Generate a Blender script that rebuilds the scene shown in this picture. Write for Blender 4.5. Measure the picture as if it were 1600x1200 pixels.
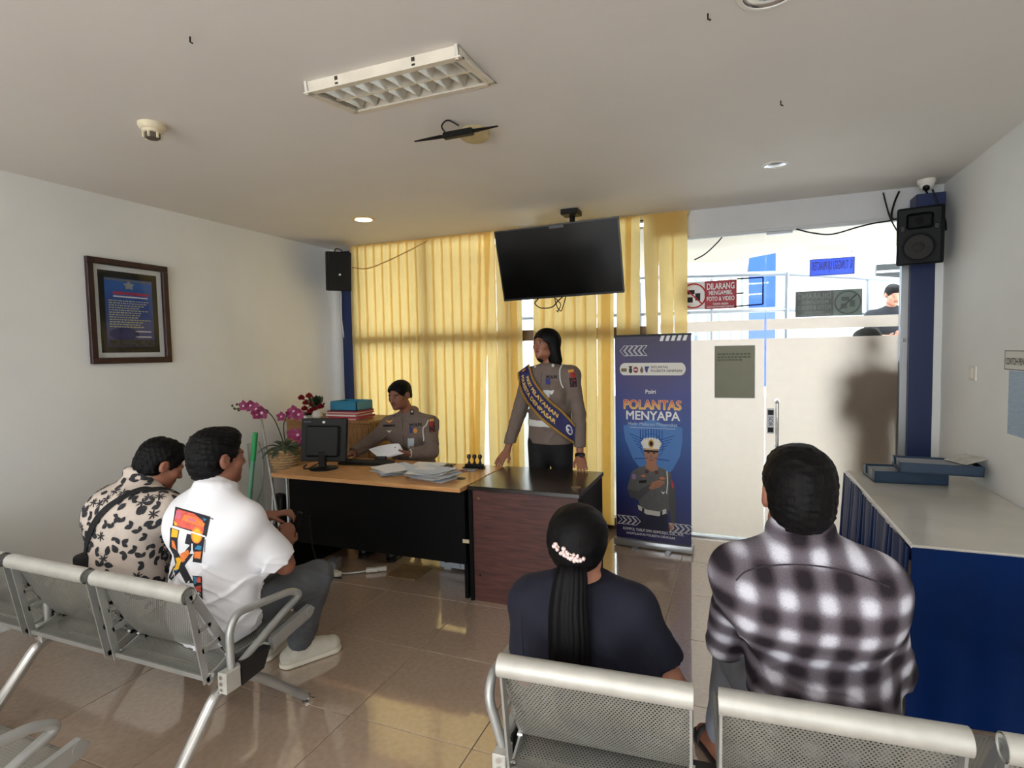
import bpy, bmesh, math, random
import numpy as np
from mathutils import Vector, Matrix
from mathutils.bvhtree import BVHTree

for _o in list(bpy.data.objects): bpy.data.objects.remove(_o)
scene = bpy.context.scene
C = scene.collection
PI = math.pi

# ------------------------------------------------------------------ camera
CAM_H = 1.6
F_PX = 880.15
YAW, PITCH, ROLL = map(math.radians, (-21.81, 3.26, -1.12))
def _cam_axes():
    cy, sy, cp, sp = math.cos(YAW), math.sin(YAW), math.cos(PITCH), math.sin(PITCH)
    fwd = Vector((sy*cp, cy*cp, -sp)); right = Vector((cy, -sy, 0)); up = right.cross(fwd)
    r = right*math.cos(ROLL) + up*math.sin(ROLL); u = up*math.cos(ROLL) - right*math.sin(ROLL)
    return r, u, fwd
CR, CU, CF = _cam_axes()
cd = bpy.data.cameras.new('camera'); cam = bpy.data.objects.new('camera', cd); C.objects.link(cam)
cd.sensor_width = 36.0; cd.lens = F_PX/1600*36.0; cd.clip_start = 0.05; cd.clip_end = 200
m = Matrix.Identity(4)
for i in range(3):
    m[i][0] = CR[i]; m[i][1] = CU[i]; m[i][2] = -CF[i]
m[2][3] = CAM_H
cam.matrix_world = m
scene.camera = cam

# ------------------------------------------------------------------ world, exposure
w = bpy.data.worlds.new('sky'); scene.world = w; w.use_nodes = True
bg = w.node_tree.nodes['Background']
bg.inputs[0].default_value = (0.90, 0.96, 1.0, 1); bg.inputs[1].default_value = 3.3
scene.view_settings.view_transform = 'Standard'
scene.view_settings.look = 'None'
scene.view_settings.gamma = 1.0
scene.view_settings.use_curve_mapping = False
scene.view_settings.exposure = 0.9

# ------------------------------------------------------------------ pixel helpers (a pixel gives a direction only)
def ray(x, y): return CF + CR*((x-800)/F_PX) + CU*((600-y)/F_PX)
def at_z(x, y, z): d = ray(x, y); t = (z-CAM_H)/d.z; return Vector((d.x*t, d.y*t, z))
def at_y(x, y, Y): d = ray(x, y); t = Y/d.y; return Vector((d.x*t, Y, CAM_H+d.z*t))
def at_x(x, y, X): d = ray(x, y); t = X/d.x; return Vector((X, d.y*t, CAM_H+d.z*t))

# ------------------------------------------------------------------ materials
def lin(c):
    return tuple((v/255/12.92 if v/255 <= 0.04045 else ((v/255+0.055)/1.055)**2.4) for v in c)
MATS = {}
def mat(name, rgb, rough=0.5, metal=0.0, noise=0.0, nscale=20.0, bump=0.0, bscale=80.0, spec=0.5, stretch=None, coat=0.0):
    """procedural principled material: colour varied by noise, fine relief by bump"""
    if name in MATS: return MATS[name]
    M = bpy.data.materials.new(name); M.use_nodes = True; nt = M.node_tree
    b = nt.nodes['Principled BSDF']; c = lin(rgb)
    b.inputs['Base Color'].default_value = (*c, 1); b.inputs['Roughness'].default_value = rough
    b.inputs['Metallic'].default_value = metal; b.inputs['Specular IOR Level'].default_value = spec
    b.inputs['Coat Weight'].default_value = coat; b.inputs['Coat Roughness'].default_value = 0.15
    tc = nt.nodes.new('ShaderNodeTexCoord'); mp = nt.nodes.new('ShaderNodeMapping')
    nt.links.new(tc.outputs['Object'], mp.inputs[0])
    if stretch: mp.inputs['Scale'].default_value = stretch
    n = nt.nodes.new('ShaderNodeTexNoise'); n.inputs['Scale'].default_value = nscale; n.inputs['Detail'].default_value = 4
    nt.links.new(mp.outputs[0], n.inputs['Vector'])
    if noise > 0:
        r = nt.nodes.new('ShaderNodeValToRGB')
        r.color_ramp.elements[0].position = 0.3; r.color_ramp.elements[1].position = 0.7
        r.color_ramp.elements[0].color = (*[v*(1-noise) for v in c], 1)
        r.color_ramp.elements[1].color = (*[min(1, v*(1+noise*0.7)) for v in c], 1)
        nt.links.new(n.outputs['Fac'], r.inputs[0]); nt.links.new(r.outputs[0], b.inputs['Base Color'])
    if bump > 0:
        n2 = nt.nodes.new('ShaderNodeTexNoise'); n2.inputs['Scale'].default_value = bscale; n2.inputs['Detail'].default_value = 3
        nt.links.new(mp.outputs[0], n2.inputs['Vector'])
        bp = nt.nodes.new('ShaderNodeBump'); bp.inputs['Strength'].default_value = bump; bp.inputs['Distance'].default_value = 0.01
        nt.links.new(n2.outputs['Fac'], bp.inputs['Height']); nt.links.new(bp.outputs[0], b.inputs['Normal'])
    MATS[name] = M
    return M
def emat(name, rgb, strength):
    M = bpy.data.materials.new(name); M.use_nodes = True; nt = M.node_tree; nt.nodes.clear()
    o = nt.nodes.new('ShaderNodeOutputMaterial'); e = nt.nodes.new('ShaderNodeEmission')
    e.inputs[0].default_value = (*lin(rgb), 1); e.inputs[1].default_value = strength
    nt.links.new(e.outputs[0], o.inputs[0]); MATS[name] = M; return M
def nodemat(name):
    M = bpy.data.materials.new(name); M.use_nodes = True; M.node_tree.nodes.clear()
    MATS[name] = M; nt = M.node_tree
    N = lambda t, **kw: _nd(nt, t, kw)
    return M, nt, N, lambda a, b: nt.links.new(a, b)
def _nd(nt, t, kw):
    n = nt.nodes.new('ShaderNode'+t)
    for k, v in kw.items():
        if k in n.inputs.keys(): n.inputs[k].default_value = v
        else: setattr(n, k, v)
    return n

# ------------------------------------------------------------------ mesh builder
class MB:
    def __init__(s): s.bm = bmesh.new()
    def box(s, c, size, bev=0.0, rot=None, seg=1):
        r = bmesh.ops.create_cube(s.bm, size=1.0); vs = r['verts']
        bmesh.ops.scale(s.bm, vec=Vector(size), verts=vs)
        if bev > 0:
            es = list({e for v in vs for e in v.link_edges})
            rb = bmesh.ops.bevel(s.bm, geom=es, offset=bev, segments=seg, affect='EDGES', profile=0.5)
            vs = list({v for f in rb['faces'] for v in f.verts} | {v for v in vs if v.is_valid})
        M = Matrix.Translation(Vector(c)) @ (rot.to_4x4() if rot else Matrix.Identity(4))
        bmesh.ops.transform(s.bm, matrix=M, verts=vs); return s
    def rng(s, a, b, bev=0.0):
        a, b = Vector(a), Vector(b)
        return s.box((a+b)/2, [abs(v) for v in (b-a)], bev)
    def tube(s, pts, r, n=10, cap=True, closed=False, flat=None):
        pts = [Vector(p) for p in pts]; L = len(pts); rings = []
        rr = r if isinstance(r, (list, tuple)) else [r]*L
        prev = None
        for i, p in enumerate(pts):
            if closed: t = pts[(i+1) % L]-pts[i-1]
            else: t = pts[min(i+1, L-1)]-pts[max(i-1, 0)]
            t = t.normalized() if t.length > 1e-9 else Vector((0, 0, 1))
            if prev is None:
                u = t.cross(Vector((0, 0, 1)))
                if u.length < 0.1: u = t.cross(Vector((1, 0, 0)))
            else: u = prev - t*prev.dot(t)
            u.normalize(); v = t.cross(u); prev = u
            fl = flat or 1.0
            rings.append([s.bm.verts.new(p + (u*math.cos(2*PI*k/n) + v*math.sin(2*PI*k/n)*fl)*rr[i]) for k in range(n)])
        for i in range(L if closed else L-1):
            a, b = rings[i], rings[(i+1) % L]
            for k in range(n): s.bm.faces.new((a[k], a[(k+1) % n], b[(k+1) % n], b[k]))
        if cap and not closed:
            s.bm.faces.new(rings[0][::-1]); s.bm.faces.new(rings[-1])
        return s
    def lathe(s, prof, c=(0, 0, 0), n=20, axis=None, cap=True):
        c = Vector(c); rings = []
        R = axis.to_track_quat('Z', 'Y').to_matrix() if axis is not None else Matrix.Identity(3)
        for (r, z) in prof:
            rings.append([s.bm.verts.new(c + R @ Vector((r*math.cos(2*PI*k/n), r*math.sin(2*PI*k/n), z))) for k in range(n)])
        for a, b in zip(rings, rings[1:]):
            for k in range(n): s.bm.faces.new((a[k], a[(k+1) % n], b[(k+1) % n], b[k]))
        if cap:
            s.bm.faces.new(rings[0][::-1]); s.bm.faces.new(rings[-1])
        return s
    def prism(s, poly, a, b, axis='x'):
        """extrude a 2D polygon between a and b along an axis"""
        def P(u, v, t): return {'x': (t, u, v), 'y': (u, t, v), 'z': (u, v, t)}[axis]
        A = [s.bm.verts.new(P(u, v, a)) for u, v in poly]; B = [s.bm.verts.new(P(u, v, b)) for u, v in poly]
        n = len(poly)
        s.bm.faces.new(A); s.bm.faces.new(B[::-1])
        for i in range(n): s.bm.faces.new((A[i], A[(i+1) % n], B[(i+1) % n], B[i]))
        return s
    def poly(s, pts):
        s.bm.faces.new([s.bm.verts.new(p) for p in pts]); return s
    def grid(s, fn, nu, nv):
        V = [[s.bm.verts.new(fn(i/nu, j/nv)) for j in range(nv+1)] for i in range(nu+1)]
        for i in range(nu):
            for j in range(nv): s.bm.faces.new((V[i][j], V[i+1][j], V[i+1][j+1], V[i][j+1]))
        return s
    def raw(s, verts, faces):
        V = [s.bm.verts.new(v) for v in verts]
        for f in faces:
            try: s.bm.faces.new([V[i] for i in f])
            except ValueError: pass
        return s
    def thick(s, t):
        bmesh.ops.recalc_face_normals(s.bm, faces=s.bm.faces[:])
        bmesh.ops.solidify(s.bm, geom=s.bm.faces[:], thickness=t); return s
    def out(s, name, mt, parent=None, smooth=False, local=False, fixn=True):
        if fixn: bmesh.ops.recalc_face_normals(s.bm, faces=s.bm.faces[:])
        me = bpy.data.meshes.new(name); s.bm.to_mesh(me); s.bm.free()
        return link(name, me, mt, parent, smooth, local)
def pmat(o): return o.matrix_basis if o.parent is None else pmat(o.parent) @ o.matrix_basis
def link(name, me, mt, parent=None, smooth=False, local=False):
    o = bpy.data.objects.new(name, me); C.objects.link(o)
    if mt: me.materials.append(mt if not isinstance(mt, str) else MATS[mt])
    if smooth:
        me.polygons.foreach_set('use_smooth', [True]*len(me.polygons))
        if smooth != 'all': me.set_sharp_from_angle(angle=math.radians(40))
    if parent is not None:
        o.parent = parent
        if not local: me.transform(pmat(parent).inverted())
    elif not local and len(me.vertices):
        # origin at the base centre of the mesh
        co = np.empty(len(me.vertices)*3); me.vertices.foreach_get('co', co); co = co.reshape(-1, 3)
        lo, hi = co.min(0), co.max(0); b = Vector(((lo[0]+hi[0])/2, (lo[1]+hi[1])/2, lo[2]))
        me.transform(Matrix.Translation(-b)); o.location = b
    return o
def tag(o, label=None, cat=None, group=None, kind=None):
    if label: o['label'] = label
    if cat: o['category'] = cat
    if group: o['group'] = group
    if kind: o['kind'] = kind
    return o
def thing(name, label, cat, loc=(0, 0, 0), rz=0.0, group=None):
    o = bpy.data.objects.new(name, None); C.objects.link(o); o.location = loc; o.rotation_euler = (0, 0, rz)
    o.empty_display_size = 0.1
    return tag(o, label, cat, group)
def struct(o): o['kind'] = 'structure'; return o
def fillet(pts, r, n=5, closed=False):
    pts = [Vector(p) for p in pts]; out = []; L = len(pts)
    for i, p in enumerate(pts):
        if not closed and i in (0, L-1): out.append(p); continue
        a = pts[i-1]-p; b = pts[(i+1) % L]-p; k = min(r, a.length*0.49, b.length*0.49)
        A = p+a.normalized()*k; B = p+b.normalized()*k
        for j in range(n+1):
            t = j/n; out.append(A*(1-t)**2 + p*2*t*(1-t) + B*t*t)
    return out
def spline(pts, n=8):
    pts = [Vector(p) for p in pts]; out = []
    for i in range(len(pts)-1):
        p0, p1, p2, p3 = pts[max(i-1, 0)], pts[i], pts[i+1], pts[min(i+2, len(pts)-1)]
        for j in range(n):
            t = j/n
            out.append(0.5*((2*p1)+(p2-p0)*t+(2*p0-5*p1+4*p2-p3)*t*t+(3*p1-p0-3*p2+p3)*t**3))
    out.append(pts[-1]); return out
def text2d(s, size, bold=0.0, align='CENTER', mirror=False, xs=1.0):
    """text as 2D verts and faces (built-in font), centred on its own height"""
    cu = bpy.data.curves.new('t', 'FONT'); cu.body = s; cu.size = size; cu.align_x = align; cu.offset = bold*size
    cu.resolution_u = 3
    o = bpy.data.objects.new('t', cu); C.objects.link(o)
    me = bpy.data.meshes.new_from_object(o.evaluated_get(bpy.context.evaluated_depsgraph_get()))
    v = [(p.co.x*xs*(-1 if mirror else 1), p.co.y) for p in me.vertices]; f = [tuple(q.vertices) for q in me.polygons]
    bpy.data.objects.remove(o); bpy.data.curves.remove(cu); bpy.data.meshes.remove(me)
    if v:
        ys = [q[1] for q in v]; cy = (max(ys)+min(ys))/2; v = [(a, b-cy) for a, b in v]
    return v, f
def flat_text(mb, s, size, o, u, v, bold=0.0, align='CENTER', mirror=False, xs=1.0, fit=None):
    o, u, v = Vector(o), Vector(u), Vector(v)
    V, Fc = text2d(s, size, bold, align, mirror, xs)
    if fit:
        w_ = max(a for a, b in V)-min(a for a, b in V); V = [(a*fit/w_, b) for a, b in V]
    return mb.raw([o+u*a+v*b for a, b in V], Fc)
# ------------------------------------------------------------------ shared materials
XL, XR, YB, YR, ZC = -4.04, 1.36, 4.94, -4.6, 2.73     # left wall, right wall, glass front, rear, ceiling
def wall_material(name, rgb, smudge):
    M, nt, N, K = nodemat(name)
    o = N('OutputMaterial'); b = N('BsdfPrincipled', Roughness=0.75); K(b.outputs[0], o.inputs[0])
    tc = N('TexCoord'); n = N('TexNoise', Scale=1.1, Detail=5.0); n2 = N('TexNoise', Scale=240.0, Detail=2.0)
    K(tc.outputs['Object'], n.inputs['Vector']); K(tc.outputs['Object'], n2.inputs['Vector'])
    r = N('ValToRGB'); c = lin(rgb)
    r.color_ramp.elements[0].position = 0.25; r.color_ramp.elements[1].position = 0.62
    r.color_ramp.elements[0].color = (*[v*(1-smudge) for v in c], 1); r.color_ramp.elements[1].color = (*c, 1)
    K(n.outputs['Fac'], r.inputs[0]); K(r.outputs[0], b.inputs['Base Color'])
    bp = N('Bump', Strength=0.12, Distance=0.004); K(n2.outputs['Fac'], bp.inputs['Height']); K(bp.outputs[0], b.inputs['Normal'])
    return M
wall_material('wall_paint', (232, 233, 231), 0.10)
wall_material('ceiling_paint', (226, 221, 215), 0.06)
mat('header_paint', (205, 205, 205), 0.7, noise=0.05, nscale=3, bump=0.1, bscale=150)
mat('grout', (84, 74, 62), 0.9)
mat('blue_paint', (14, 34, 82), 0.45, noise=0.06, nscale=4, bump=0.05)
mat('steel', (172, 173, 170), 0.38, 0.55, noise=0.10, nscale=9, bump=0.03, bscale=60)
mat('steel_roll', (196, 194, 186), 0.45, 0.35, noise=0.10, nscale=14, bump=0.04, bscale=70)
mat('chrome', (215, 215, 215), 0.16, 1.0)
mat('alu', (180, 182, 185), 0.35, 0.7)
mat('black_plastic', (8, 8, 9), 0.45, noise=0.1, nscale=30, spec=0.3)
mat('black_laminate', (5, 5, 6), 0.6, spec=0.15)
mat('white_plastic', (226, 222, 212), 0.4, noise=0.04, nscale=20)
mat('white_paper', (232, 234, 238), 0.8, noise=0.03, nscale=12)
mat('white_print', (236, 236, 236), 0.7)
mat('black_print', (12, 12, 14), 0.7)
mat('gold', (188, 146, 62), 0.45, 0.3)

def tile_material():
    M, nt, N, K = nodemat('floor_tile')
    o = N('OutputMaterial'); b = N('BsdfPrincipled', Roughness=0.16); K(b.outputs[0], o.inputs[0])
    b.inputs['Coat Weight'].default_value = 0.9; b.inputs['Coat IOR'].default_value = 2.6; b.inputs['Coat Roughness'].default_value = 0.05
    oi = N('ObjectInfo'); tc = N('TexCoord')
    n = N('TexNoise', Scale=38.0, Detail=6.0); K(tc.outputs['Object'], n.inputs['Vector'])
    r = N('ValToRGB'); r.color_ramp.elements[0].position = 0.3; r.color_ramp.elements[1].position = 0.72
    r.color_ramp.elements[0].color = (*lin((172, 149, 129)), 1); r.color_ramp.elements[1].color = (*lin((186, 163, 143)), 1)
    K(n.outputs['Fac'], r.inputs[0])
    h = N('HueSaturation'); K(r.outputs[0], h.inputs['Color'])
    mr = N('MapRange'); mr.inputs['To Min'].default_value = 0.94; mr.inputs['To Max'].default_value = 1.06
    K(oi.outputs['Random'], mr.inputs['Value']); K(mr.outputs[0], h.inputs['Value']); K(h.outputs[0], b.inputs['Base Color'])
    n3 = N('TexNoise', Scale=2.5, Detail=3.0); K(tc.outputs['Object'], n3.inputs['Vector'])
    m2 = N('MapRange'); m2.inputs['To Min'].default_value = 0.10; m2.inputs['To Max'].default_value = 0.26
    K(n3.outputs['Fac'], m2.inputs['Value']); K(m2.outputs[0], b.inputs['Roughness'])
tile_material()

def glass_material(name, tint, refl=1.0):
    M, nt, N, K = nodemat(name)
    o = N('OutputMaterial'); t = N('BsdfTransparent'); t.inputs[0].default_value = (*tint, 1)
    g = N('BsdfGlossy', Roughness=0.02); f = N('Fresnel', IOR=1.45); mx = N('MixShader')
    mm = N('Math', operation='MULTIPLY'); mm.inputs[1].default_value = refl
    K(f.outputs[0], mm.inputs[0]); K(mm.outputs[0], mx.inputs[0]); K(t.outputs[0], mx.inputs[1]); K(g.outputs[0], mx.inputs[2]); K(mx.outputs[0], o.inputs[0])
    return M
glass_material('clear_glass', (0.93, 0.96, 0.95)); glass_material('picture_glass', (0.96, 0.97, 0.97), 0.4)
def translucent_material(name, rgb, trans, bumpy=0.0, clear=0.0, wave=None):
    M, nt, N, K = nodemat(name)
    o = N('OutputMaterial'); d = N('BsdfDiffuse'); t = N('BsdfTranslucent'); mx = N('MixShader'); mx.inputs[0].default_value = trans
    c = lin(rgb); tc = N('TexCoord'); n = N('TexNoise', Scale=14.0, Detail=4.0); K(tc.outputs['Object'], n.inputs['Vector'])
    r = N('ValToRGB'); r.color_ramp.elements[0].color = (*[v*0.93 for v in c], 1); r.color_ramp.elements[1].color = (*c, 1)
    K(n.outputs['Fac'], r.inputs[0]); K(r.outputs[0], d.inputs[0]); K(r.outputs[0], t.inputs[0])
    K(d.outputs[0], mx.inputs[1]); K(t.outputs[0], mx.inputs[2]); last = mx
    if clear > 0:
        tr = N('BsdfTransparent'); m2 = N('MixShader'); m2.inputs[0].default_value = clear
        K(mx.outputs[0], m2.inputs[1]); K(tr.outputs[0], m2.inputs[2]); last = m2
    if bumpy:
        n2 = N('TexNoise', Scale=300.0); mp = N('Mapping'); mp.inputs['Scale'].default_value = (1, 1, 0.25)
        K(tc.outputs['Object'], mp.inputs[0]); K(mp.outputs[0], n2.inputs['Vector'])
        bp = N('Bump', Strength=bumpy, Distance=0.003); K(n2.outputs['Fac'], bp.inputs['Height'])
        K(bp.outputs[0], d.inputs['Normal']); K(bp.outputs[0], t.inputs['Normal'])
    K(last.outputs[0], o.inputs[0]); return M
translucent_material('blind_fabric', (254, 224, 154), 0.74, 0.12)
translucent_material('frosted_film', (255, 238, 222), 0.95)

def wood(name, c1, c2, rough, axis_scale, spec=0.5):
    M, nt, N, K = nodemat(name)
    o = N('OutputMaterial'); b = N('BsdfPrincipled', Roughness=rough); K(b.outputs[0], o.inputs[0]); b.inputs['Specular IOR Level'].default_value = spec
    tc = N('TexCoord'); mp = N('Mapping'); mp.inputs['Scale'].default_value = axis_scale
    n = N('TexNoise', Scale=6.0, Detail=8.0, Distortion=0.6); K(tc.outputs['Object'], mp.inputs[0]); K(mp.outputs[0], n.inputs['Vector'])
    r = N('ValToRGB'); r.color_ramp.elements[0].position = 0.32; r.color_ramp.elements[1].position = 0.7
    r.color_ramp.elements[0].color = (*lin(c1), 1); r.color_ramp.elements[1].color = (*lin(c2), 1)
    K(n.outputs['Fac'], r.inputs[0]); K(r.outputs[0], b.inputs['Base Color'])
    return M
wood('beech_top', (196, 142, 92), (218, 168, 114), 0.22, (1.2, 12, 12))
wood('mahogany_panel', (62, 32, 28), (92, 50, 42), 0.5, (1.0, 8, 10))
wood('dark_top', (30, 24, 20), (46, 36, 30), 0.22, (1.0, 9, 9), 0.6)
wood('cabinet_wood', (120, 84, 46), (164, 120, 70), 0.5, (10, 10, 1.2))
wood('frame_wood', (38, 20, 20), (58, 30, 28), 0.4, (4, 4, 4))

# ------------------------------------------------------------------ the room
# floor: joint bed with every tile laid on it
fl = struct(MB().rng((XL-0.2, YR-0.2, -0.12), (XR+0.2, YB+0.06, -0.004)).out('floor', MATS['grout']))
TX0, TY0, TPX, TPY = -0.388, 1.963, 0.604, 0.596
full_tile = None
def tile_mesh(sx, sy):
    b = MB().box((0, 0, -0.004), (sx, sy, 0.008), 0.0012)
    bmesh.ops.recalc_face_normals(b.bm, faces=b.bm.faces[:]); me = bpy.data.meshes.new('tile'); b.bm.to_mesh(me); b.bm.free()
    me.materials.append(MATS['floor_tile']); return me
J = 0.0016
for i in range(-7, 4):
    for j in range(-12, 6):
        x0, x1 = max(TX0+i*TPX+J, XL), min(TX0+(i+1)*TPX-J, XR)
        y0, y1 = max(TY0+j*TPY+J, YR), min(TY0+(j+1)*TPY-J, YB+0.05)
        if x1-x0 < 0.01 or y1-y0 < 0.01: continue
        if abs(x1-x0-TPX+2*J) < 1e-4 and abs(y1-y0-TPY+2*J) < 1e-4:
            full_tile = full_tile or tile_mesh(TPX-2*J, TPY-2*J); me = full_tile
        else: me = tile_mesh(x1-x0, y1-y0)
        t = bpy.data.objects.new('tile', me); C.objects.link(t); t.parent = fl
        t.location = Vector(((x0+x1)/2, (y0+y1)/2, 0)) - fl.location
struct(MB().rng((XL-0.15, YR-0.15, 0-0.004), (XL, YB+0.30, ZC+0.25)).out('wall_left', MATS['wall_paint']))
struct(MB().rng((XR, YR-0.15, -0.004), (XR+0.15, YB+0.25, ZC+0.25)).out('wall_right', MATS['wall_paint']))
HX0, HX1, HY0, HY1 = -1.658, -0.952, 1.925, 2.246       # opening for the louvre lamp
cb_ = MB().rng((XL-0.15, YR-0.15, ZC), (XR+0.15, HY0, ZC+0.15)).rng((XL-0.15, HY1, ZC), (XR+0.15, YB+0.25, ZC+0.15)).rng((XL-0.15, HY0, ZC), (HX0, HY1, ZC+0.15)).rng((HX1, HY0, ZC), (XR+0.15, HY1, ZC+0.15)).rng((HX0-0.02, HY0-0.02, ZC+0.13), (HX1+0.02, HY1+0.02, ZC+0.15))
struct(cb_.out('ceiling', MATS['ceiling_paint']))
# rear wall behind the photographer with the wide shop-front opening that lets the daylight in
b = MB().rng((XL, YR-0.15, 0), (XL+0.35, YR, ZC)).rng((XR-0.35, YR-0.15, 0), (XR, YR, ZC)).rng((XL+0.35, YR-0.15, 2.5), (XR-0.35, YR, ZC))
struct(b.out('wall_rear', MATS['wall_paint']))
# header above the glass front
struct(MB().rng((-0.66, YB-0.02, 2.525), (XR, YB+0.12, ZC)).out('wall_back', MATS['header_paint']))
# blue corner posts
struct(MB().rng((XL, YB+0.16, 0), (XL+0.30, YB+0.26, ZC)).out('trim_1', MATS['blue_paint']))
struct(MB().rng((1.165, YB-0.04, 0), (1.312, YB+0.12, 2.60)).rng((1.312, YB-0.02, 0), (XR, YB+0.12, 2.525)).out('trim_2', MATS['blue_paint']))
# pale sliver of wall between the post and the right-hand wall
struct(MB().rng((1.312, YB-0.045, 0), (XR, YB-0.021, 2.525)).out('trim_3', MATS['wall_paint']))

def glazing(name, x0, x1, z0, z1, films, frame=None):
    o = struct(MB().rng((x0, YB+0.03, z0), (x1, YB+0.04, z1)).out(name, MATS['clear_glass']))
    for (a, c) in films:
        MB().poly([(x0+0.004, YB+0.028, a), (x1-0.004, YB+0.028, a), (x1-0.004, YB+0.028, c), (x0+0.004, YB+0.028, c)]).out('frosted_film', MATS['frosted_film'], o)
    return o
FILMS = [(0.03, 1.668), (1.735, 1.822)]
d1 = glazing('door_1', 0.213, 1.118, 0.012, 2.515, FILMS)           # leaf with the handle
d2 = glazing('door_2', -0.62, 0.207, 0.012, 2.515, FILMS)
# door furniture
hd = MB().tube(fillet([(0.297, YB+0.03, 1.165), (0.297, YB-0.035, 1.165), (0.297, YB-0.035, 0.80), (0.297, YB+0.03, 0.80)], 0.02), 0.013, 12)
hd.tube([(0.297, YB+0.035, 1.165), (0.297, YB+0.02, 1.165)], 0.021, 14).tube([(0.297, YB+0.035, 0.80), (0.297, YB+0.02, 0.80)], 0.021, 14)
hd.out('handle', MATS['chrome'], d1, True)
lk = MB().rng((0.226, YB-0.002, 0.905), (0.277, YB+0.028, 1.105), 0.003).out('lock_plate', MATS['alu'], d1)
MB().rng((0.231, YB-0.004, 1.055), (0.272, YB-0.001, 1.095)).rng((0.231, YB-0.004, 0.915), (0.272, YB-0.001, 0.955)).out('lock_inlay', MATS['black_plastic'], lk)
flat_text(MB(), 'SOR', 0.042, (0.2515, YB-0.0035, 1.005), (0, 0, -1), (1, 0, 0), 0.01).out('lettering', MATS['black_print'], lk)
for zz in (2.50, 0.02):
    MB().rng((0.214, YB+0.018, zz-0.012), (0.40, YB+0.052, zz+0.013)).out('patch_fitting', MATS['alu'], d1)
MB().rng((1.118, YB-0.005, 0), (1.163, YB+0.05, 2.52)).tube([(1.13, YB-0.012, 1.63), (1.15, YB-0.012, 1.63)], 0.012).out('door_jamb', MATS['alu'], d1)
MB().rng((-0.62, YB-0.01, 2.507), (1.165, YB+0.06, 2.53)).out('head_rail', MATS['header_paint'], d2)
MB().rng((-0.62, YB+0.005, 0.0), (1.165, YB+0.055, 0.012)).out('threshold', MATS['alu'], d2)
# taped notice seen from behind on the fixed leaf, stickers
def px_box_y(x0, y0, x1, y1, Y):
    a, c = at_y(x0, y0, Y), at_y(x1, y1, Y); return a.x, c.z, c.x, a.z
x0, z0, x1, z1 = px_box_y(1117, 541, 1179, 622, YB+0.02)
no = MB().rng((x0, YB+0.0245, z0), (x1, YB+0.0265, z1)).out('notice_sheet', mat('olive_sheet', (150, 150, 130), 0.8, noise=0.05, nscale=8))
tag(no, 'grey-green notice sheet seen from behind, taped to the frosted glass', 'notice')
tl = MB(); rt = random.Random(2)
for k, wd in enumerate((0.30, 0.34, 0.22)):
    xx = x0+0.02
    while xx < x0+0.02+wd*(x1-x0)/0.40:
        ww = rt.uniform(0.012, 0.03); tl.rng((xx, YB+0.0235, z1-0.075-0.024*k), (min(xx+ww, x1-0.02), YB+0.0245, z1-0.06-0.024*k)); xx += ww+0.006
tl.out('faint_lettering', mat('faint_print', (112, 112, 100), 0.9), no)
MB().rng((x0-0.004, YB+0.0262, z0-0.004), (x1+0.004, YB+0.0275, z1+0.004)).out('border', MATS['white_paper'], no)

def no_photo_sign(name, label, x0, x1, z0, z1, Y, mirror, cols):
    t = thing(name, label, 'sign', ((x0+x1)/2, Y, z0))
    W = x1-x0; H = z1-z0; s = -1 if mirror else 1; cx = (x0+x1)/2
    X = lambda u: cx + s*(u-0.5)*W
    Z = lambda v: z0+v*H
    MB().rng((x0, Y, z0), (x1, Y+0.0015, z1)).out('backing', cols['pic'], t)
    MB().rng((min(X(0.42), X(1)), Y-0.001, z0), (max(X(0.42), X(1)), Y, z1)).out('text_field', cols['field'], t)
    c = Vector((X(0.21), Y-0.0015, Z(0.5))); r = H*0.43
    MB().tube([(c.x+r*math.cos(a), Y-0.002, c.z+r*math.sin(a)) for a in [2*PI*k/28 for k in range(28)]], H*0.028, 6, closed=True).tube([(c.x-s*r*0.7, Y-0.002, c.z+r*0.7), (c.x+s*r*0.7, Y-0.002, c.z-r*0.7)], H*0.026, 6).out('prohibition_ring', cols['ring'], t)
    g = MB().rng((c.x-r*0.55, Y-0.0018, c.z-r*0.55), (c.x-r*0.05, Y-0.0008, c.z-r*0.1)).rng((c.x-r*0.5, Y-0.0018, c.z+r*0.15), (c.x+r*0.1, Y-0.0008, c.z+r*0.5)).rng((c.x+r*0.15, Y-0.0018, c.z-r*0.4), (c.x+r*0.55, Y-0.0008, c.z+r*0.2))
    g.out('camera_pictogram', cols['ink'], t)
    tm = MB(); xx = X(0.71)
    for q, (txt, sz, v) in enumerate((('DILARANG', 0.27, 0.80), ('MENGAMBIL', 0.185, 0.57), ('FOTO & VIDEO', 0.185, 0.36), ('TANPA SEIZIN', 0.085, 0.17), ('KASAT LANTAS POLRESTA DENPASAR', 0.07, 0.07))):
        flat_text(tm, txt, H*sz*1.15, (xx, Y-0.0022, Z(v)), (1, 0, 0), (0, 0, 1), 0.02, mirror=mirror, fit=W*(0.50, 0.43, 0.50, 0.28, 0.50)[q])
    tm.out('lettering', cols['text'], t)
    return t
x0, z0, x1, z1 = px_box_y(1066, 441, 1151, 481, YB+0.02)
mat('sign_red', (168, 34, 52), 0.5); mat('ring_red', (190, 40, 50), 0.5)
sg = no_photo_sign('prohibition_sticker', 'red and white sticker forbidding photo and video beside the blinds', x0, x1, z0, z1-0.004, YB+0.02, False, dict(pic=MATS['white_paper'], field=MATS['sign_red'], ring=MATS['ring_red'], ink=MATS['black_print'], text=MATS['white_print']))
fm = MB()  # thin black bracket lines on the pane, right of the red sticker
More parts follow.
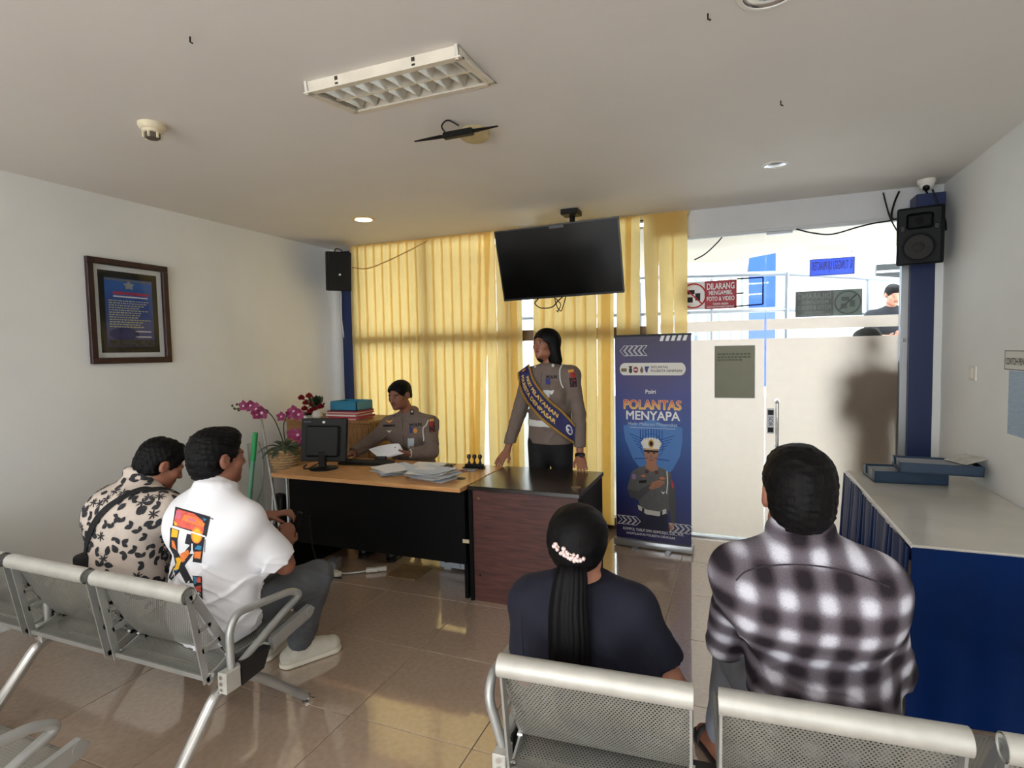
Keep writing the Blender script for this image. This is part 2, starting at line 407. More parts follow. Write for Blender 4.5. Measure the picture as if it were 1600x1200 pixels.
for a, c in (((x1, z1+0.0), (x1+0.195, z1+0.0)), ((x1+0.195, z1+0.0), (x1+0.195, z0+0.02)), ((x1+0.195, z0+0.02), (x1-0.02, z0+0.012)), ((x1, (z0+z1)/2), (x1+0.055, (z0+z1)/2))):
    fm.tube([(a[0], YB+0.022, a[1]), (c[0], YB+0.022, c[1])], 0.006, 6)
fo = fm.out('linework_outline', MATS['black_plastic']); tag(fo, 'thin black tape outline on the glass right of the red sticker', 'linework')
x0, z0, x1, z1 = px_box_y(1243, 456, 1347, 492, YB+0.045)
no_photo_sign('prohibition_sticker', 'grey back of a prohibition sticker, mirrored on the right glass leaf', x0, x1, z0, z1, YB+0.0455, True,
    dict(pic=mat('sticker_back_light', (150, 158, 152), 0.7), field=mat('sticker_back', (112, 110, 112), 0.7), ring=mat('sticker_ring', (104, 108, 106), 0.7), ink=MATS['sticker_ring'], text=MATS['sticker_back_light']))
# glazing behind the blinds with its transom and mullions
w1 = glazing('window_1', XL+0.30, -0.66, 0.10, 2.70, [])
fr = MB().rng((XL+0.30, YB+0.01, 1.70), (-0.66, YB+0.07, 1.80)).rng((XL+0.30, YB+0.0, 0.0), (-0.66, YB+0.08, 0.10)).rng((XL+0.30, YB+0.01, 2.69), (-0.66, YB+0.07, 2.73))
fr.out('transom', mat('bronze_alu', (96, 78, 60), 0.4, 0.4), w1)
for xx in (XL+0.33, -2.86, -1.98, -0.67):
    MB().rng((xx-0.03, YB+0.01, 0.1), (xx+0.03, YB+0.07, 2.69)).out('mullion', MATS['bronze_alu'] if xx < -0.7 else MATS['alu'], w1)

# ------------------------------------------------------------------ vertical blinds
YBL = YB-0.075
bl = thing('vertical_blind', 'yellow fabric vertical blind covering the glass front behind the desks', 'blind', (-2.3, YBL, 0))
mat('rail_ochre', (196, 150, 84), 0.5); MB().rng((XL+0.30, YBL+0.022, 2.695), (-0.37, YBL+0.05, 2.729), 0.004).out('head_rail', mat('rail_cream', (226, 206, 150), 0.5), bl)
rng = random.Random(4)
# slat: (top pixel x, bottom pixel x) of its centre; the bottom is at its own height
slats = []
xw = XL+0.365
while xw < at_y(739, 380, YBL).x-0.03:
    slats.append((xw, xw+rng.uniform(-0.004, 0.004), rng.uniform(18, 27))); xw += 0.098
def pxx(px, py): return at_y(px, py, YBL).x
for (pt, pb, tw) in ((743, 741, 14), (758, 746, 8), (765, 774, 10), (782, 790, 14), (797, 803, 10), (805, 812, 6), (842, 842, 5), (856, 856, 9), (873, 873, 15), (890, 890, 12), (906, 908, 15), (922, 924, 10),
                     (943, 944, 6), (949, 950, 9), (975, 973, 7), (989, 988, 10), (1017, 1021, 22), (1040, 1044, 24), (1061, 1066, 18)):
    slats.append((pxx(pt, 380), pxx(pb, 760), tw))
for k, (xt, xb, tw) in enumerate(slats):
    wid = 0.127; zt, zb = 2.722, 0.06 if k < 40 else 0.06
    if k >= len(slats)-3: zb = 1.32
    # each slat is turned by the same control rod so that neighbours overlap only a little
    v_ = Vector((xt, YBL, 0)).normalized(); need = 1.13*0.098*v_.y/wid; tw = min(range(-45, 8), key=lambda q: abs(math.cos(math.radians(q))*v_.y-math.sin(math.radians(q))*v_.x-need))+rng.uniform(-2.5, 2.5)
    if k >= len(slats)-5: tw = -8
    a = math.radians(tw)
    def fn(u, v, xt=xt, xb=xb, a=a, zb=zb, k=k):
        x = xt*(1-v)+xb*v; t = (u-0.5)*wid
        bulge = 0.002*math.sin(PI*u)
        pinch = 1.0 if k < len(slats)-3 else 1.0-0.45*v*v
        aa = a + 0.03*math.sin(v*4+k)
        return (x+t*math.cos(aa)*pinch+bulge*math.sin(aa), YBL+t*math.sin(aa)-bulge*math.cos(aa), zt*(1-v)+zb*v)
    MB().grid(fn, 4, 10).out('slat', MATS['blind_fabric'], bl, 'all', fixn=False)

# ------------------------------------------------------------------ outside the glass
mat('ext_white', (240, 240, 242), 0.8, noise=0.03, nscale=2); mat('ext_floor', (190, 186, 178), 0.7, noise=0.06, nscale=3)
mat('ext_blue', (18, 78, 190), 0.5, noise=0.04, nscale=3); mat('canopy_cloth', (226, 214, 200), 0.9, noise=0.08, nscale=2.0, bump=0.3, bscale=4)
struct(MB().rng((-9, YB+0.06, -0.12), (8, 11.5, -0.01)).out('floor_outside', MATS['ext_floor']))
struct(MB().rng((-9, 7.3, -0.01), (8, 9.6, 1.0)).out('trim_4', MATS['ext_white']))
struct(MB().rng((-9, 9.5, -0.01), (8, 9.7, 3.4)).out('wall_outside', MATS['ext_white']))
def canopy(u, v):
    x = -6+12*u; y = YB+0.14+1.98*v
    return (x, y, 2.66+0.015*math.sin(x*2.1+y*3)+0.03*math.sin(x*5+y*7)*v*v+(0.05*math.sin(x*1.3)-0.05)*max(0, v-0.8)*3)
co = MB().grid(canopy, 60, 12).thick(0.02).out('canopy', MATS['canopy_cloth'], None, True)
tag(co, 'cream fabric canopy hanging over the walkway outside the glass', 'canopy')
cm = at_y(1191, 420, 9.45)
bc = MB().rng((at_y(1170, 430, 9.4).x, 9.38, 0.9), (at_y(1212, 430, 9.4).x, 9.5, 3.3), 0.005).out('blue_column', MATS['ext_blue']); tag(bc, 'bright blue painted column on the white building outside', 'column')
# windows of the building opposite
wn = thing('building_window', 'pale curtained window of the white building outside', 'window', (at_y(1130, 500, 9.45).x, 9.45, 1.3))
a, c = at_y(1086, 412, 9.45), at_y(1166, 420, 9.45)
MB().rng((a.x-0.4, 9.44, 1.55), (c.x, 9.49, 2.86)).out('pane', mat('ext_pane', (150, 165, 178), 0.2, noise=0.1, nscale=2), wn)
for k in range(9):
    xx = a.x-0.3+k*0.17
    MB().rng((xx, 9.415, 1.6), (xx+0.12, 9.435, 2.75)).out('curtain_strip', mat('ext_curtain', (226, 224, 206), 0.8) if k > 2 else mat('ext_grey_curtain', (188, 196, 204), 0.8), wn)
for xx in (a.x-0.4, (a.x+c.x)/2-0.25, c.x-0.04):
    MB().rng((xx, 9.40, 1.5), (xx+0.05, 9.46, 2.9)).out('frame', MATS['ext_white'], wn)
dk = MB().rng((at_y(1370, 413, 9.4).x, 9.42, at_y(1390, 436, 9.4).z), (at_y(1450, 413, 9.4).x, 9.5, at_y(1390, 412, 9.4).z)).out('window_opening', mat('dark_pane', (26, 28, 30), 0.2)); tag(dk, 'dark horizontal window high on the white building outside', 'window')
MB().rng((at_y(1370, 413, 9.4).x, 9.405, at_y(1390, 425.5, 9.4).z), (at_y(1450, 413, 9.4).x, 9.42, at_y(1390, 422, 9.4).z)).out('window_bar', MATS['ext_white'], dk)
# blue waiting-room sign, lettering reads backwards from inside
a, c = at_y(1265, 406, 7.02), at_y(1335, 428, 7.02)
sgn = thing('blue_sign', 'blue hanging sign with mirrored lettering outside the glass', 'sign', ((a.x+c.x)/2, 7.02, c.z))
MB().rng((a.x, 7.0, c.z), (c.x, 7.02, a.z)).out('board', mat('sign_blue', (28, 74, 232), 0.5), sgn)
bd = MB()
for q in (((a.x, c.z), (c.x, c.z+0.008)), ((a.x, a.z-0.008), (c.x, a.z)), ((a.x, c.z), (a.x+0.008, a.z)), ((c.x-0.008, c.z), (c.x, a.z))):
    bd.rng((q[0][0], 6.994, q[0][1]), (q[1][0], 7.0, q[1][1]))
bd.out('edge', mat('sign_edge', (20, 30, 90), 0.5), sgn)
flat_text(MB(), 'R. TUNGGU UJI PRAKTEK', (a.z-c.z)*0.72, ((a.x+c.x)/2, 6.996, (a.z+c.z)/2), (1, 0, 0), (0, 0, 1), 0.012, mirror=True, fit=(c.x-a.x)*0.9).out('lettering', mat('sign_ink', (14, 22, 90), 0.5), sgn)
for xx in (a.x+0.03, c.x-0.03):
    MB().tube([(xx, 7.01, a.z), (xx, 7.01, 2.63)], 0.004, 6).out('hanger', MATS['alu'], sgn)
# steel handrail of the raised walkway
hr = thing('handrail', 'shiny steel handrail of the raised walkway outside the glass', 'railing', (0.6, 7.5, 1.0))
mat('ext_steel', (150, 154, 164), 0.3, 0.6)
for ya, yb, yc in ((431, 427, 438), (488, 483, 493)):
    p_, q_, r_ = at_y(1083, ya, 7.5), at_y(1226, yb, 7.5), at_y(1420, yc, 8.7)
    MB().tube([p_+(p_-q_)*4, p_, q_, r_, r_+(r_-q_)*0.6], 0.03, 12).out('rail', MATS['ext_steel'], hr, True)
for px_, yy, top in ((1000, 7.5, 2.47), (1112, 7.5, 2.46), (1229, 7.5, 2.48), (1356, 8.31, 2.54), (1411, 8.64, 2.57)):
    xx = at_y(px_, 460, yy).x; MB().tube([(xx, yy, 1.0), (xx, yy, top)], 0.028, 12).out('post', MATS['ext_steel'], hr, True)
# cables drooping across the top of the glass
def cable(name, label, pts, r, m='black_plastic', n=8, k=6):
    o = MB().tube(spline(pts, n), r, k).out(name, MATS[m], None, True); return tag(o, label, 'cable')
cable('cable', 'dark cable drooping across the top of the glass to the speaker', [at_y(x, y, YB-0.03) for x, y in ((1244, 358), (1270, 364), (1300, 366), (1340, 355), (1365, 349), (1390, 345), (1404, 341))], 0.006)
cable('cable', 'black cable from the ceiling corner down behind the wall speaker', [at_y(x, y, YB-0.06) for x, y in ((1405, 299), (1397, 318), (1393, 340), (1404, 343))], 0.007)
cable('cable', 'thin dark cable hanging from the ceiling left of the wall speaker', [at_y(x, y, YB-0.05) for x, y in ((1380, 301), (1386, 325), (1393, 345), (1406, 368))], 0.005)
cable('cable', 'grey cable sagging outside behind the top of the fixed glass', [(at_y(1132, 360, YB+0.2).x, YB+0.2, 2.66)]+[at_y(x, y, YB+0.2) for x, y in ((1130, 367), (1115, 385), (1100, 398), (1085, 406))], 0.006)
cable('cable', 'brown cable draped across the top of the yellow blind', [at_y(x, y, YBL-0.07) for x, y in ((551, 418), (565, 420), (580, 418), (605, 408), (630, 396), (650, 386), (668, 376))], 0.006, m='rail_ochre')
cable('cable', 'pale cable running down the left corner beside the blue post', [at_x(x, y, XL+0.012) for x, y in ((533, 458), (534, 500), (539, 540), (541, 580), (545, 632))] , 0.006, m='white_plastic')
# ------------------------------------------------------------------ ceiling fixtures
def ceiling_troffer():
    # recessed louvre lamp that has dropped on its near side; hinged along the far edge
    hinge = Vector((-1.305, 2.243, ZC)); ang = math.radians(7.2)
    t = thing('louvre_ceiling_lamp', 'unlit louvred fluorescent ceiling lamp hanging loose from the ceiling', 'lamp', (hinge.x, hinge.y, ZC-0.09))
    R = Matrix.Rotation(ang, 3, 'X')          # near side (negative y) goes down
    def T(mb):
        bmesh.ops.transform(mb.bm, matrix=Matrix.Translation(hinge) @ R.to_4x4(), verts=mb.bm.verts[:]); return mb
    W, D, H = 0.70, 0.322, 0.075
    wm = mat('lamp_white', (228, 220, 204), 0.5, noise=0.08, nscale=10)
    hb = MB()   # housing: four sides and top, open below
    hb.rng((-W/2, -D, 0.0), (W/2, -D+0.004, H)).rng((-W/2, -0.004, 0.0), (W/2, 0, H)).rng((-W/2, -D, 0.0), (-W/2+0.004, 0, H)).rng((W/2-0.004, -D, 0.0), (W/2, 0, H)).rng((-W/2, -D, H), (W/2, 0, H+0.003))
    T(hb).out('housing', wm, t)
    f = MB(); rim = 0.022
    f.rng((-W/2-0.012, -D-0.014, -0.006), (W/2+0.012, -D+rim, 0.0)).rng((-W/2-0.012, -rim, -0.006), (W/2+0.012, 0.012, 0.0)).rng((-W/2-0.012, -D, -0.006), (-W/2+rim, 0, 0.0)).rng((W/2-rim, -D, -0.006), (W/2+0.012, 0, 0.0))
    T(f).out('frame', wm, t)
    lm = mat('louvre_metal', (214, 210, 200), 0.3, 0.35)
    T(MB().rng((-W/2+rim, -D/2-0.006, 0.002), (W/2-rim, -D/2+0.006, 0.045))).out('louvre_spine', lm, t)
    n = 8; p = (W-2*rim-0.06)/n
    for row in (0, 1):
        y0 = -D+rim if row == 0 else -D/2+0.006; y1 = -D/2-0.006 if row == 0 else -rim
        for k in range(n+1):
            x = -W/2+rim+0.03+k*p
            T(MB().prism([(x-0.0015, 0.002), (x+0.0015, 0.002), (x+0.026, 0.05), (x-0.026, 0.05)], y0, y1, 'y')).out('louvre_blade', lm, t)
        T(MB().tube([(-W/2+0.05, (y0+y1)/2, 0.058), (W/2-0.05, (y0+y1)/2, 0.058)], 0.010, 10)).out('fluorescent_tube', MATS['white_plastic'], t)
    for x in (-0.2, 0.16):
        T(MB().rng((x-0.010, -D-0.002, 0.006), (x+0.004, -D, 0.013)).rng((x-0.010, -D-0.002, 0.022), (x+0.004, -D, 0.036))).out('slot', mat('slot_dark', (60, 50, 42), 0.8), t)
    T(MB().tube([(-W/2-0.004, -D-0.004, -0.01), (-W/2-0.004, -D-0.004, H)], 0.007, 6)).out('corner_clip', MATS['white_plastic'], t)
    T(MB().tube([(W/2-0.006, -D-0.004, -0.01), (W/2-0.006, -D-0.004, H)], 0.007, 6)).out('corner_clip', MATS['white_plastic'], t)
ceiling_troffer()
def lit_troffer(x, y, label, watt):
    t = thing('louvre_ceiling_lamp', label, 'lamp', (x, y, ZC-0.03), 0, 'lit ceiling lamps behind the photographer')
    MB().rng((x-0.62, y-0.16, ZC-0.028), (x+0.62, y-0.148, ZC)).rng((x-0.62, y+0.148, ZC-0.028), (x+0.62, y+0.16, ZC)).rng((x-0.62, y-0.148, ZC-0.028), (x-0.608, y+0.148, ZC)).rng((x+0.608, y-0.148, ZC-0.028), (x+0.62, y+0.148, ZC)).out('housing', MATS['lamp_white'], t)
    for k in range(13): MB().rng((x-0.58+k*0.096, y-0.148, ZC-0.026), (x-0.577+k*0.096, y+0.148, ZC-0.006)).out('louvre_blade', MATS['louvre_metal'], t)
    l = bpy.data.lights.new('tube_light', 'AREA'); l.shape = 'RECTANGLE'; l.size = 1.2; l.size_y = 0.28; l.energy = watt; l.color = (1.0, 0.985, 0.965)
    lo = bpy.data.objects.new('tube_light', l); C.objects.link(lo); lo.parent = t; lo.location = (0, 0, 0.0)
for k, (x, y) in enumerate(((-2.7, -0.75), (-0.1, -0.75), (-2.7, -2.9), (-0.1, -2.9))):
    lit_troffer(x, y, 'lit louvre ceiling lamp %s, behind the photographer' % ('over the left bench rows', 'over the right bench rows', 'by the left wall near the entrance', 'by the right wall near the entrance')[k], 10.0 if y > -1 else 17.0)
def downlight(x, y, r, label, lit, depth=0.05):
    t = thing('downlight', label, 'lamp', (x, y, ZC-0.006))
    MB().lathe([(r*1.25, 0.006), (r*1.22, 0.0), (r, -0.004), (r*0.97, 0.003)], (x, y, ZC-0.005), 28, cap=False).out('trim_ring', MATS['white_plastic'] if not lit else mat('ring_warm', (220, 190, 130), 0.4), t, True)
    MB().lathe([(r, 0.0), (r*0.85, 0.004), (r*0.6, 0.0045)], (x, y, ZC-0.0065), 28, cap=False).out('reflector', MATS['chrome'], t, True)
    if lit:
        MB().lathe([(r*0.9, 0.0), (r*0.2, -0.003)], (x, y, ZC-0.0085), 24).out('lamp_disc', emat('lamp_glow', (255, 250, 238), 9.0), t)
    else:
        MB().lathe([(r*0.55, 0.0), (r*0.3, -0.004), (r*0.05, -0.006)], (x, y, ZC-0.0035), 20).out('bulb', mat('bulb_grey', (150, 146, 140), 0.15, 0.5), t, True)
    return t
p = at_z(568, 342, ZC); downlight(p.x, p.y, 0.075, 'small lit round downlight in the ceiling above the left blind', True)
p = at_z(1211, 257, ZC); downlight(p.x, p.y, 0.062, 'unlit chrome downlight in the ceiling above the glass door', False)
p = at_z(1202, -14, ZC); downlight(p.x, p.y, 0.080, 'large unlit downlight cut by the top edge of the photo', False)
# smoke detector
p = at_z(237, 194, ZC)
t = thing('smoke_detector', 'round cream smoke detector on the ceiling above the framed picture', 'smoke detector', (p.x, p.y, ZC-0.075))
MB().lathe([(0.060, 0.0), (0.060, -0.012), (0.054, -0.024), (0.046, -0.030)], (p.x, p.y, ZC), 28).out('base', mat('cream_plastic', (226, 214, 184), 0.4), t, True)
MB().lathe([(0.043, -0.030), (0.042, -0.042), (0.036, -0.044)], (p.x, p.y, ZC), 28).out('collar', MATS['cream_plastic'], t, True)
MB().lathe([(0.032, -0.044), (0.032, -0.066), (0.026, -0.070)], (p.x, p.y, ZC), 24).out('sensor_chamber', mat('sensor_grey', (92, 82, 72), 0.6), t, True)
for k in range(6):
    a = 2*PI*k/6; MB().box((p.x+0.036*math.cos(a), p.y+0.036*math.sin(a), ZC-0.055), (0.008, 0.008, 0.026)).out('rib', MATS['cream_plastic'], t)
# two-bladed ceiling fan remnant (dark antenna-like bar on a stub)
a, c = at_z(648, 221, ZC-0.055), at_z(778, 197, ZC-0.055); mid = at_z(716, 209, ZC-0.055)
t = thing('wireless_antenna', 'black two-armed antenna unit fixed to the ceiling behind the louvre lamp', 'antenna', (mid.x, mid.y, ZC-0.09))
def paddle(q):
    d = (q-mid)
    return MB().tube([mid+d*k for k in (0.10, 0.25, 0.4, 0.7, 1.0)], [0.008, 0.010, 0.016, 0.012, 0.006], 10, flat=0.5)
paddle(a).out('arm', MATS['black_plastic'], t, True); paddle(c).out('arm', MATS['black_plastic'], t, True)
MB().box(mid, (0.16, 0.035, 0.03), 0.004, Matrix.Rotation(math.atan2((c-a).y, (c-a).x), 3, 'Z')).out('bracket', MATS['black_plastic'], t)
MB().lathe([(0.075, 0.0), (0.075, -0.035), (0.06, -0.045)], (mid.x+0.03, mid.y+0.13, ZC), 24).out('ceiling_mount', mat('old_cream', (196, 178, 132), 0.7, noise=0.15, nscale=30), t, True)
MB().tube(spline([(mid.x-0.06, mid.y, ZC-0.05), (mid.x-0.08, mid.y-0.02, ZC-0.015), (mid.x-0.03, mid.y-0.05, ZC-0.004), (mid.x+0.02, mid.y-0.03, ZC-0.03)]), 0.004, 6).out('wire', MATS['black_plastic'], t)
# small specks where old ceiling hooks sit
for k, (x, y) in enumerate(((297, 62), (1106, 26), (1220, 161))):
    q = at_z(x, y, ZC-0.01)
    h = MB().tube([(q.x, q.y, ZC), (q.x, q.y, ZC-0.018), (q.x+0.01, q.y, ZC-0.024)], 0.003, 6).out('ceiling_hook', MATS['black_plastic'])
    tag(h, ['tiny dark hook in the ceiling near the top left', 'tiny dark hook in the ceiling near the top centre', 'tiny dark hook in the ceiling above the chrome downlight'][k], 'hook', 'ceiling hooks')
# dome camera
p = at_z(1448, 281, ZC)
t = thing('dome_camera', 'white dome security camera on the ceiling above the right speaker', 'camera', (p.x, p.y, ZC-0.09))
MB().lathe([(0.055, 0.0), (0.055, -0.02), (0.050, -0.03)], (p.x, p.y, ZC), 28).out('base', MATS['white_plastic'], t, True)
MB().lathe([(0.047*math.cos(k*PI/16), -0.028-0.047*math.sin(k*PI/16)) for k in range(8)], (p.x, p.y, ZC), 28).out('dome', MATS['white_plastic'], t, True)
d = Vector((-p.x, -p.y, -0.9)).normalized()
d = Vector((-0.25, -0.75, -0.62)).normalized()
MB().lathe([(0.021, 0.034), (0.021, 0.046), (0.016, 0.049)], (p.x, p.y, ZC-0.034), 20, axis=d).out('lens_ring', MATS['black_plastic'], t, True)
MB().lathe([(0.012, 0.045), (0.010, 0.051), (0.004, 0.053)], (p.x, p.y, ZC-0.034), 16, axis=d).out('lens', mat('lens_glass', (20, 22, 30), 0.05), t, True)
cable('cable', 'grey cable from the dome camera looping over the right speaker', [at_y(x, y, 4.70) for x, y in ((1457, 296), (1463, 312), (1470, 330), (1477, 345), (1478, 360))], 0.006)

# ------------------------------------------------------------------ television on its ceiling mount
TL, TR_, BL, BR = at_y(773, 362, 4.30), at_y(967, 338, 4.30), at_y(787, 471, 4.47), at_y(974.5, 457, 4.47)
ctr = (TL+TR_+BL+BR)/4; ux = ((TR_-TL)+(BR-BL)).normalized(); uy = ((TL-BL)+(TR_-BR)); uy = (uy-ux*uy.dot(ux)).normalized(); un = ux.cross(uy)
Wt, Ht = ((TR_-TL).length+(BR-BL).length)/2, ((TL-BL).length+(TR_-BR).length)/2
RT = Matrix((ux, uy, un)).transposed()       # local z points to the viewer
t = thing('television', 'flat black television hanging tilted from the ceiling before the blinds', 'television', (ctr.x, ctr.y, BL.z))
def LT(x, y, z): return ctr + RT @ Vector((x, y, z))
MB().box(LT(0, 0, -0.018), (Wt, Ht, 0.03), 0.004, RT).out('casing', MATS['black_plastic'], t)
MB().box(LT(0, 0.004, -0.0015), (Wt-0.02, Ht-0.03, 0.004), 0, RT).out('screen', mat('tv_screen', (5, 6, 7), 0.14, spec=0.22), t)
bz = MB()
for q in (((0, Ht/2-0.004), (Wt, 0.008)), ((0, -Ht/2+0.006), (Wt, 0.012)), ((-Wt/2+0.004, 0), (0.008, Ht)), ((Wt/2-0.004, 0), (0.008, Ht))):
    bz.box(LT(q[0][0], q[0][1], 0.0), (q[1][0], q[1][1], 0.006), 0, RT)
bz.out('bezel', mat('tv_bezel', (30, 30, 32), 0.3), t)
MB().box(LT(0, -0.03, -0.06), (Wt*0.5, Ht*0.55, 0.06), 0.01, RT).out('rear_box', MATS['black_plastic'], t)
mp = at_y(890, 345, 4.42)
MB().tube([LT(0.05, 0, -0.08), (mp.x, 4.50, ZC-0.12), (mp.x, 4.50, ZC)], 0.022, 12).box((mp.x, 4.47, ZC-0.02), (0.14, 0.14, 0.045), 0.004).out('ceiling_bracket', MATS['black_plastic'], t)
MB().box(LT(0.02, Ht/2-0.02, 0.003), (0.12, 0.02, 0.004), 0, RT).out('sticker', mat('grey_sticker', (70, 72, 74), 0.4), t)
MB().tube(spline([at_y(x, y, 4.46) for x, y in ((842, 466), (836, 474), (845, 481), (862, 480), (872, 470), (880, 463))], 8), 0.005, 6).tube(spline([at_y(x, y, 4.46) for x, y in ((866, 463), (870, 478), (876, 486), (880, 478), (884, 464))], 8), 0.004, 6).tube(spline([at_y(x, y, 4.45) for x, y in ((868, 466), (876, 476), (871, 487))], 6), [0.004]*12+[0.016], 8).out('cords', MATS['black_plastic'], t, True)

# ------------------------------------------------------------------ wall speakers
mat('speaker_black', (7, 8, 10), 0.6, noise=0.15, nscale=60, spec=0.2); mat('speaker_face', (16, 17, 20), 0.55, noise=0.1, nscale=50, spec=0.2)
mat('cone_grey', (28, 26, 26), 0.7, noise=0.1, nscale=40)
def speaker_right():
    tl, tr, blp, brp = at_y(1405, 329, 4.60), at_y(1470, 321, 4.60), at_y(1408, 413, 4.66), at_y(1470, 408, 4.66)
    c = (tl+tr+blp+brp)/4; ux = ((tr-tl)+(brp-blp)); ux.z = 0; ux.normalize()
    ux = (Matrix.Rotation(math.radians(-12), 3, 'Z') @ ux); uy = Vector((0, 0, 1)); uy = (uy+Vector((0, -0.12, 0))).normalized(); uy = (uy-ux*uy.dot(ux)).normalized()
    R = Matrix((ux, uy, ux.cross(uy))).transposed()
    W, H, D = 0.265, 0.385, 0.20
    L = lambda x, y, z: c + R @ Vector((x, y, z))
    t = thing('wall_speaker', 'black two-way speaker with grey woofer on the blue post', 'speaker', (c.x, c.y, c.z-H/2))
    MB().box(L(0, 0, -D/2), (W, H, D), 0.012, R, 2).out('cabinet', MATS['speaker_black'], t, True)
    MB().box(L(-0.005, 0, 0.002), (W-0.025, H-0.02, 0.01), 0.004, R).out('baffle', MATS['speaker_face'], t)
    ax = R @ Vector((0, 0, 1))
    MB().lathe([(0.098, 0.005), (0.098, 0.016), (0.086, 0.018), (0.080, 0.008)], L(-0.008, -0.075, 0), 36, axis=ax, cap=False).out('woofer_ring', MATS['speaker_black'], t, True)
    MB().lathe([(0.082, 0.012), (0.060, 0.004), (0.034, -0.004+0.012), (0.030, 0.016), (0.012, 0.022)], L(-0.008, -0.075, 0), 36, axis=ax).out('woofer_cone', MATS['cone_grey'], t, True)
    MB().box(L(-0.005, 0.098, 0.010), (0.15, 0.105, 0.012), 0.02, R, 3).out('horn', MATS['speaker_black'], t, True)
    MB().lathe([(0.026, 0.016), (0.014, 0.012), (0.004, 0.014)], L(-0.005, 0.098, 0), 20, axis=ax).out('tweeter', MATS['cone_grey'], t, True)
    for sx in (-1, 1): MB().box(L(-0.005+sx*0.094, 0.055, 0.008), (0.028, 0.04, 0.008), 0.003, R).out('bass_port', MATS['black_plastic'], t)
    MB().tube([L(0.0, 0.02, -D), L(0.02, 0.05, -D-0.10), (1.24, YB-0.04, c.z+0.05)], 0.016, 10).out('wall_arm', MATS['black_plastic'], t)
speaker_right()
bx = MB().box((1.235, YB-0.13, 2.585), (0.17, 0.16, 0.10), 0.004).out('junction_box', MATS['blue_paint']); tag(bx, 'dark blue junction box on top of the post above the right speaker', 'box')
cable('cable', 'short black lead between the dome camera and the junction box', [(p.x-0.01, p.y-0.02, ZC-0.075), (1.235, YB-0.14, 2.64)], 0.006, n=2)
def speaker_left():
    c = Vector((-3.70, 4.64, 2.435)); W, H, D = 0.23, 0.38, 0.24
    R = Matrix.Rotation(math.radians(48), 3, 'Z') @ Matrix.Rotation(math.radians(8), 3, 'X')
    L = lambda x, y, z: c + R @ Vector((x, y, z))
    t = thing('wall_speaker', 'black speaker with cloth grille high in the left corner', 'speaker', (c.x, c.y, c.z-H/2))
    b = MB().prism([(-W/2, D/2*0.5), (W/2, D/2*0.5), (W/2*0.66, D*0.9), (-W/2*0.66, D*0.9)], -H/2, H/2, 'z')
    b.box((0, 0, 0), (W, D*0.5, H), 0.006)
    bmesh.ops.transform(b.bm, matrix=Matrix.Translation(c) @ R.to_4x4(), verts=b.bm.verts[:])
    b.out('cabinet', MATS['speaker_black'], t)
    MB().box(L(0, -D*0.25-0.008, 0), (W-0.012, 0.02, H-0.012), 0.006, R, 2).out('grille', mat('grille_cloth', (22, 22, 24), 0.9, bump=0.4, bscale=900), t)
    MB().box(L(0.0, -D*0.25-0.02, -0.03), (0.018, 0.004, 0.018), 0.001, R).out('badge', MATS['white_print'], t)
    MB().tube([L(0, D*0.4, 0.1), (XL, 4.9, 2.55)], 0.015, 8).out('wall_arm', MATS['black_plastic'], t)
    MB().tube(spline([L(-0.03, 0.02, H/2), L(-0.02, 0.03, H/2+0.03), L(0.04, 0.05, H/2+0.02), L(0.05, 0.06, H/2-0.05)]), 0.005, 6).out('lead', MATS['black_plastic'], t)
speaker_left()

# ------------------------------------------------------------------ framed picture on the left wall
a, c = at_x(132.5, 401, XL), at_x(261.5, 566, XL)
y0, y1, z0, z1 = 2.468, 3.044, 1.572, 2.294
t = thing('framed_picture', 'framed blue certificate with white mat on the left wall', 'picture', (XL+0.012, (y0+y1)/2, z0))
fw = 0.042; fr = MB()
for q in (((y0, z0), (y1, z0+fw)), ((y0, z1-fw), (y1, z1)), ((y0, z0+fw), (y0+fw, z1-fw)), ((y1-fw, z0+fw), (y1, z1-fw))):
    fr.rng((XL+0.001, q[0][0], q[0][1]), (XL+0.03, q[1][0], q[1][1]), 0.003)
fr.out('frame', MATS['frame_wood'], t)
def wl(u, v, d): return (XL+d, y0+fw+u*(y1-y0-2*fw), z0+fw+v*(z1-z0-2*fw))
def wrect(u0, v0, u1, v1, d, th=0.001):
    a, c = wl(u0, v0, d), wl(u1, v1, d); return MB().rng(a, (c[0]+th, c[1], c[2]))
wrect(0, 0, 1, 1, 0.002).out('mat_board', MATS['white_paper'], t)
wrect(0.075, 0.055, 0.925, 0.945, 0.0035).out('black_mount', mat('mount_black', (28, 27, 26), 0.6), t)
pm, nt, N, K = nodemat('certificate_blue')
o_ = N('OutputMaterial'); b_ = N('BsdfPrincipled', Roughness=0.5); K(b_.outputs[0], o_.inputs[0]); tc = N('TexCoord'); sp = N('SeparateXYZ'); K(tc.outputs['Generated'], sp.inputs[0])
nn = N('TexNoise', Scale=7.0, Detail=4.0); K(tc.outputs['Generated'], nn.inputs['Vector']); ad = N('Math', operation='MULTIPLY_ADD'); ad.inputs[1].default_value = 0.25; K(nn.outputs['Fac'], ad.inputs[0]); K(sp.outputs['Z'], ad.inputs[2])
r_ = N('ValToRGB'); K(ad.outputs[0], r_.inputs[0]); e = r_.color_ramp.elements; e[0].position = 0.1; e[0].color = (*lin((58, 54, 134)), 1); e[1].position = 1.0; e[1].color = (*lin((52, 104, 184)), 1)
q = e.new(0.45); q.color = (*lin((80, 92, 142)), 1); q = e.new(0.8); q.color = (*lin((46, 84, 164)), 1); K(r_.outputs[0], b_.inputs['Base Color'])
wrect(0.155, 0.12, 0.845, 0.87, 0.0048).out('certificate', pm, t)
tx = MB(); rt = random.Random(7)
